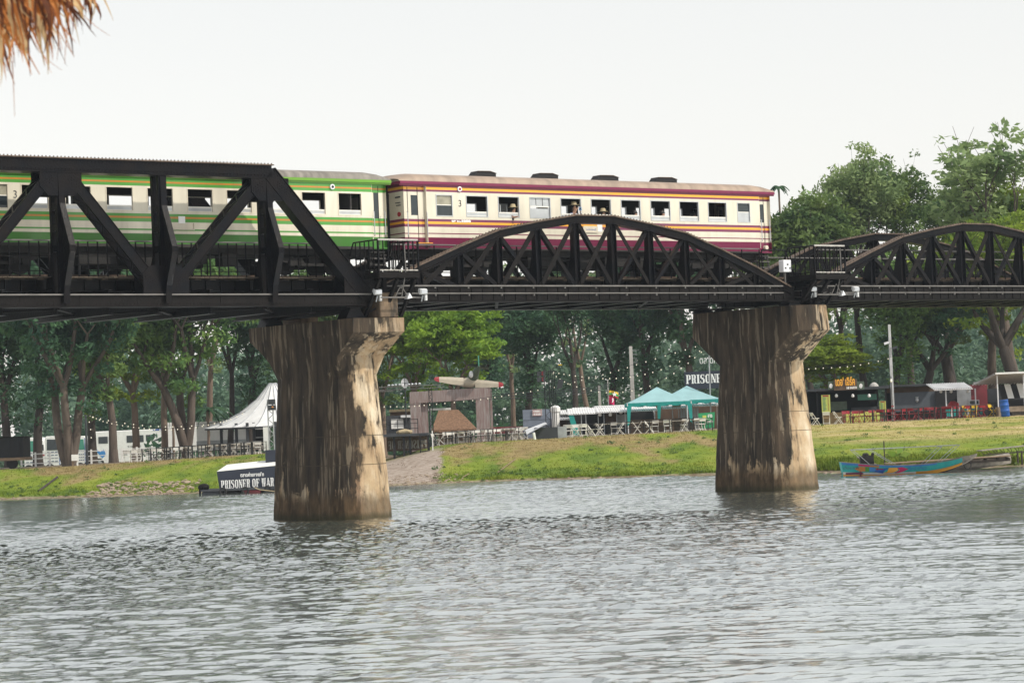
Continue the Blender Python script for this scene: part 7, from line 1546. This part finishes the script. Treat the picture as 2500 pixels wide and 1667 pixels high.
# right of the farther pier
tree('rain', 1935, 208, 425, 'tree with lime foliage just right of the farther pier', leaf='leaf_mid')
tree('feather', 2045, 196, 800, 'low bright lime tree hanging over the dark cafe', leaf='leaf_bright')
tree('tall', 1990, 240, 440, 'tall pale green tree beyond the coach end', leaf='leaf_olive')
tree('tall', 2075, 222, 420, 'tall dark trunk behind the gold lettered board', leaf='leaf_mid')
tree('tall', 2120, 215, 318, 'tallest pale green tree rising highest above the right hand arch', leaf='leaf_olive', wide=.95)
tree('tall', 2230, 222, 345, 'tall tree right beside the tallest one, nearly as high', leaf='leaf_mid', rz=1.0)
tree('dark', 2190, 200, 600, 'big dark trunk just right of the white lamp pole', leaf='leaf_mid', rz=.4)
tree('spread', 2248, 203, 640, 'black curving double trunk behind the shuttered kiosk', rz=.1, leaf='leaf_dark_haze')
tree('spread', 2330, 206, 520, 'spreading tree with a straight dark trunk above the white awning', leaf='leaf_mid', rz=2)
tree('tall', 2340, 238, 400, 'tall tree far behind the white awning', leaf='leaf_mid')
tree('rain', 2430, 214, 400, 'wide green tree above the right edge kiosk', leaf='leaf_bright')
tree('spread', 2500, 194, 470, 'massive dark trunk at the right edge with wide limbs', rz=3.0, leaf='leaf_bright')
tree('sparse', 2490, 205, 262, 'half bare tree at the top right edge of the view', leaf='leaf_olive', wide=1.3, bark='bark')
# small palms
def palm(px, Y, H, label, n=11, L=1.5):
    g = gp(px, 1060, Y); q = thing('palm_tree', label, 'palm tree', g, 0, 'palm trees'); MB().tube([(0, 0, -.2), (.05, 0, H * .5), (0, .05, H)], [.14, .11, .09], 7).build('trunk', 'bark_pale', q, base=(0, 0, 0)); b = MB()
    for k in range(n):
        az = 2 * PI * k / n + rnd.uniform(-.2, .2); e = rnd.uniform(.1, .7); prev = None
        for i in range(7):
            u = i / 6; r_ = L * u; z = H + L * (e * u - 1.0 * u * u); w = .16 * sin(PI * min(1, u + .12)) + .01; c = Vector((r_ * cos(az), r_ * sin(az), z)); s = Vector((-sin(az), cos(az), 0)) * w
            if prev: b.add([prev[0], prev[1], c + Vector((0, 0, .06)), prev[3] if False else c + Vector((0, 0, .06))][:3], [(0, 1, 2)]); b.add([prev[2], prev[1], c + Vector((0, 0, .06)), c - s - Vector((0, 0, .05))], [(0, 1, 2, 3)]); b.add([prev[1], prev[0], c + s - Vector((0, 0, .05)), c + Vector((0, 0, .06))], [(0, 1, 2, 3)])
            prev = (c + s - Vector((0, 0, .05)), c + Vector((0, 0, .06)), c - s - Vector((0, 0, .05)))
    b.build('crown', 'leaf_dark_haze', q, base=(0, 0, 0))
palm(422, 228, 4.6, 'small palm just right of the front of the long coach', L=2.0); palm(508, 200, 3.6, 'low palm in front of the white sheet fence', L=2.2); palm(1928, 232, 21.0, 'very tall thin palm beyond the right end of the coach roof', n=12, L=.95)
# distant wood closing the view
def wood(x0, x1, Y0, Y1, n, h0, h1, name, label, leaf, seed):
    rg = np.random.default_rng(seed); C = []; R = []
    for i in range(n):
        Y = rg.uniform(Y0, Y1); X = W(rg.uniform(x0, x1), 1000, Y).x; h = rg.uniform(h0, h1)
        for k in range(7): C.append((X + rg.normal() * 2, Y + rg.normal() * 2, max(1., h * (k + .7) / 7))); R.append(rg.uniform(1.3, 2.5))
    C = np.array(C); R = np.array(R); V, Q = leaf_cloud(rg, C, R, np.full(len(C), 75), .42, 0, .75); o = bpy.data.objects.new(name, fast_mesh(name, V, Q, [leaf])); COL.objects.link(o)
    b = MB()
    tag(o, label, 'wood', None, 'stuff')
wood(-200, 950, 285, 330, 120, 9, 15, 'distant_wood', 'hazy far wood behind the coaches and trunks on the left', 'leaf_far_haze', 5)
wood(900, 1900, 285, 330, 110, 9, 16, 'distant_wood', 'hazy far wood between the two piers', 'leaf_far_haze', 6)
wood(1850, 2700, 270, 330, 110, 9, 17, 'distant_wood', 'hazy far wood behind the kiosks on the right', 'leaf_far_haze', 7)
# shrubs under the far trees
wood(430, 2600, 232, 262, 60, 1.5, 4.2, 'undergrowth', 'low bushes between the trunks beyond the market', 'leaf_dark_haze', 9)
# ================================================================== bank vegetation and stones
def grass():
    rg = np.random.default_rng(4); pts = []; hs_ = []
    def scatter(n, x0, x1, f0, f1, h0, h1):
        for _ in range(n):
            X = rg.uniform(x0, x1); ys = lerp(SHORE, X); yt = lerp(TOPY, X); Y = ys + (yt - ys) * rg.uniform(f0, f1)
            if -9.2 < X < -4.8 and rg.random() < .9: continue
            z = gz(X, Y)
            if z < .1: continue
            pts.append((X, Y, z)); hs_.append(rg.uniform(h0, h1))
    scatter(17000, -36, 40, .03, 1.02, .02, .09); scatter(5000, -36, 40, .02, .30, .05, .16); scatter(9000, 15.5, 26, .02, .20, .18, .50); scatter(2500, -2, 12, .02, .08, .10, .25)
    P = np.array(pts); h = np.array(hs_)[:, None]; n = len(P); K = 4; P = np.repeat(P, K, 0); h = np.repeat(h, K, 0); n *= K
    P = P + rg.normal(size=(n, 3)) * np.array([.12, .12, 0]); d = rg.normal(size=(n, 3)) * .35; d[:, 2] = 1; d *= h * rg.uniform(.5, 1.1, (n, 1)); az = rg.uniform(0, PI, n); w = np.stack([np.cos(az), np.sin(az), np.zeros(n)], 1) * .022 * (1 + h)
    V = np.stack([P - w, P + w, P + d + w * .2, P + d - w * .2], 1).reshape(-1, 3); o = bpy.data.objects.new('bank_grass', fast_mesh('bank_grass', V, np.arange(4 * n).reshape(n, 4), ['ground'])); COL.objects.link(o)
    tag(o, 'green and dry grass growing over the bank slope, tallest by the long boat', 'grass', None, 'stuff')
grass()
def stones(n, x0, x1, f0, f1, r0, r1, name, label):
    b = MB()
    for _ in range(n):
        X = rnd.uniform(x0, x1); ys = lerp(SHORE, X); Y = ys + (lerp(TOPY, X) - ys) * rnd.uniform(f0, f1) ** 1.0; r = rnd.uniform(r0, r1); b.ico((X, Y, gz(X, Y) + r * .2), r, jit=.25, sub=1, sc=(1.3, 1, .7))
    o = b.build(name, 'rock', base=(0, 0, 0)); tag(o, label, 'stones', None, 'stuff')
stones(260, -25.5, -19, .03, .38, .05, .17, 'bank_stones', 'tumbled tan stones low on the left bank'); stones(160, -9.5, -3, .01, .3, .03, .09, 'shore_gravel', 'gravel and small stones at the foot of the ramp beside the near pier')
stones(120, -36, 30, .0, .05, .03, .09, 'shore_pebbles', 'pebbles scattered along the waterline')
q = wthing('taro_plant', 'broad leaved bright green plant beside the boat picket', 'plant', gp(2195, 1110, 136)); c = W(2192, 1105, 136)
for k, (dx, dz, a) in enumerate(((-.25, -.05, 2.4), (.1, .12, 1.2), (.35, -.1, .3), (.1, -.15, -.3))):
    b = MB(); v = Vector((cos(a), .3, sin(a) * .5)).normalized(); s = v.cross(Vector((0, -1, .3))).normalized(); p = Vector((c.x + dx, 136, c.z + dz)); b.add([p - v * .3, p + s * .17, p + v * .38, p - s * .17], [(0, 1, 2, 3)]); b.tube([(c.x, 136, gz(c.x, 136)), p], .012, 4); b.build('leaf', 'leaf_bright', q)
def weeds():
    rg = np.random.default_rng(17); C = []; R = []
    for k in range(330):
        X = rg.uniform(-34, 34); ys = lerp(SHORE, X); yt = lerp(TOPY, X); f = abs(rg.normal()) * .22 if k % 3 else rg.uniform(0, 1); Y = ys + (yt - ys) * min(1, .02 + f)
        if -9 < X < -5: continue
        r = rg.uniform(.08, .26); C.append((X, Y, gz(X, Y) + r * .3)); R.append(r)
    C = np.array(C); R = np.array(R); V, Q = leaf_cloud(rg, C, R, np.full(len(C), 26), .07, 0, .7); o = bpy.data.objects.new('bank_weeds', fast_mesh('bank_weeds', V, Q, ['leaf_mid'])); COL.objects.link(o); tag(o, 'small leafy weeds dotted over the bank and along the waterline', 'weeds', None, 'stuff')
weeds()
# ================================================================== thatch eave close to the camera
def thatch():
    q = wthing('thatched_eave', 'ragged orange brown palm thatch hanging into the top left corner', 'thatch roof', (-1.1, 5.0, 4.15))
    b = MB(); b.prism([(-3.8, 5.6), (-1.45, 4.62), (-1.42, 4.70), (-3.7, 5.75)], 1, 4.4, 6.0); b.build('roof_bed', 'thatch_roof', q)
    rg = random.Random(12); b = MB()
    env = [(-60, 205), (0, 190), (35, 170), (60, 160), (95, 170), (120, 150), (160, 135), (180, 90), (210, 55), (250, 40)]
    for k in range(360):
        Y = rg.uniform(4.4, 5.9); px = rg.gauss(0, 70) if k % 3 else rg.uniform(-90, 225)
        if px > 235: continue
        s = W(px - rg.uniform(0, 60), rg.uniform(-190, -20), Y); L_ = lerp(env, px) * (rg.uniform(.1, .85) if rg.random() < .85 else rg.uniform(.9, 1.15)); e = W(px + rg.gauss(14, 26), L_, Y + rg.uniform(-.1, .1))
        n = 7; w0 = rg.uniform(.0015, .0075) * (1.5 if rg.random() < .12 else 1); az = rg.uniform(-.9, .9); side = Vector((cos(az), sin(az), 0)); cur = Vector((rg.gauss(0, .012), rg.gauss(0, .02), 0)); pv = None
        for i in range(n + 1):
            u = i / n; c = s.lerp(e, u) + cur * sin(PI * u) + Vector((rg.gauss(0, .0012), 0, 0)); w = side * w0 * (1 - u ** 2.2) + side * .0003
            if pv: b.add([pv[0], pv[1], c + w, c - w], [(0, 1, 2, 3)])
            pv = (c - w, c + w)
        b.m[len(b.m) - n:] = [rg.choice([0, 0, 1, 1, 2])] * n
    for (p0, p1, p2, r) in (((30, 150), (32, 190), (36, 285), .0011), ((75, 85), (95, 140), (152, 172), .0008), ((170, 0), (212, 55), (268, 88), .0009), ((175, 0), (160, 90), (158, 158), .0011), ((118, 30), (150, 95), (180, 136), .0012), ((110, 30), (90, 70), (55, 90), .003), ((50, 95), (72, 140), (97, 182), .002), ((185, 0), (200, 15), (212, 30), .0025), ((112, 5), (112, 75), (116, 128), .0018)):
        P = [W(*p, 5.1) for p in (p0, p1, p2)]; C = [P[0] * (1 - t) ** 2 + P[1] * 2 * t * (1 - t) + P[2] * t * t for t in [i / 10 for i in range(11)]]; b.tube(C, [r * (1.1 - .75 * i / 10) for i in range(11)], 4)
    o = b.build('straw', ['straw', 'straw_dark', 'straw_pale'], q); o['kind'] = 'stuff'
thatch()
# ================================================================== haze
def haze():
    m = bpy.data.materials.new('haze'); m.use_nodes = True; t = m.node_tree; n = t.nodes; n.remove(n['Principled BSDF']); v = n.new('ShaderNodeVolumePrincipled')
    v.inputs['Color'].default_value = (0.78, 0.88, 1.0, 1); v.inputs['Density'].default_value = HAZE; v.inputs['Anisotropy'].default_value = 0.2; t.links.new(v.outputs[0], n['Material Output'].inputs['Volume'])
    MT['haze'] = m; o = MB().box(-160, 180, -12, 372, -2.6, 38).build('haze', m, base=(0, 0, 0)); o['kind'] = 'stuff'; o['label'] = 'thin bluish haze in the air'; o['category'] = 'haze'
HAZE = 0.00013
if HAZE: haze()
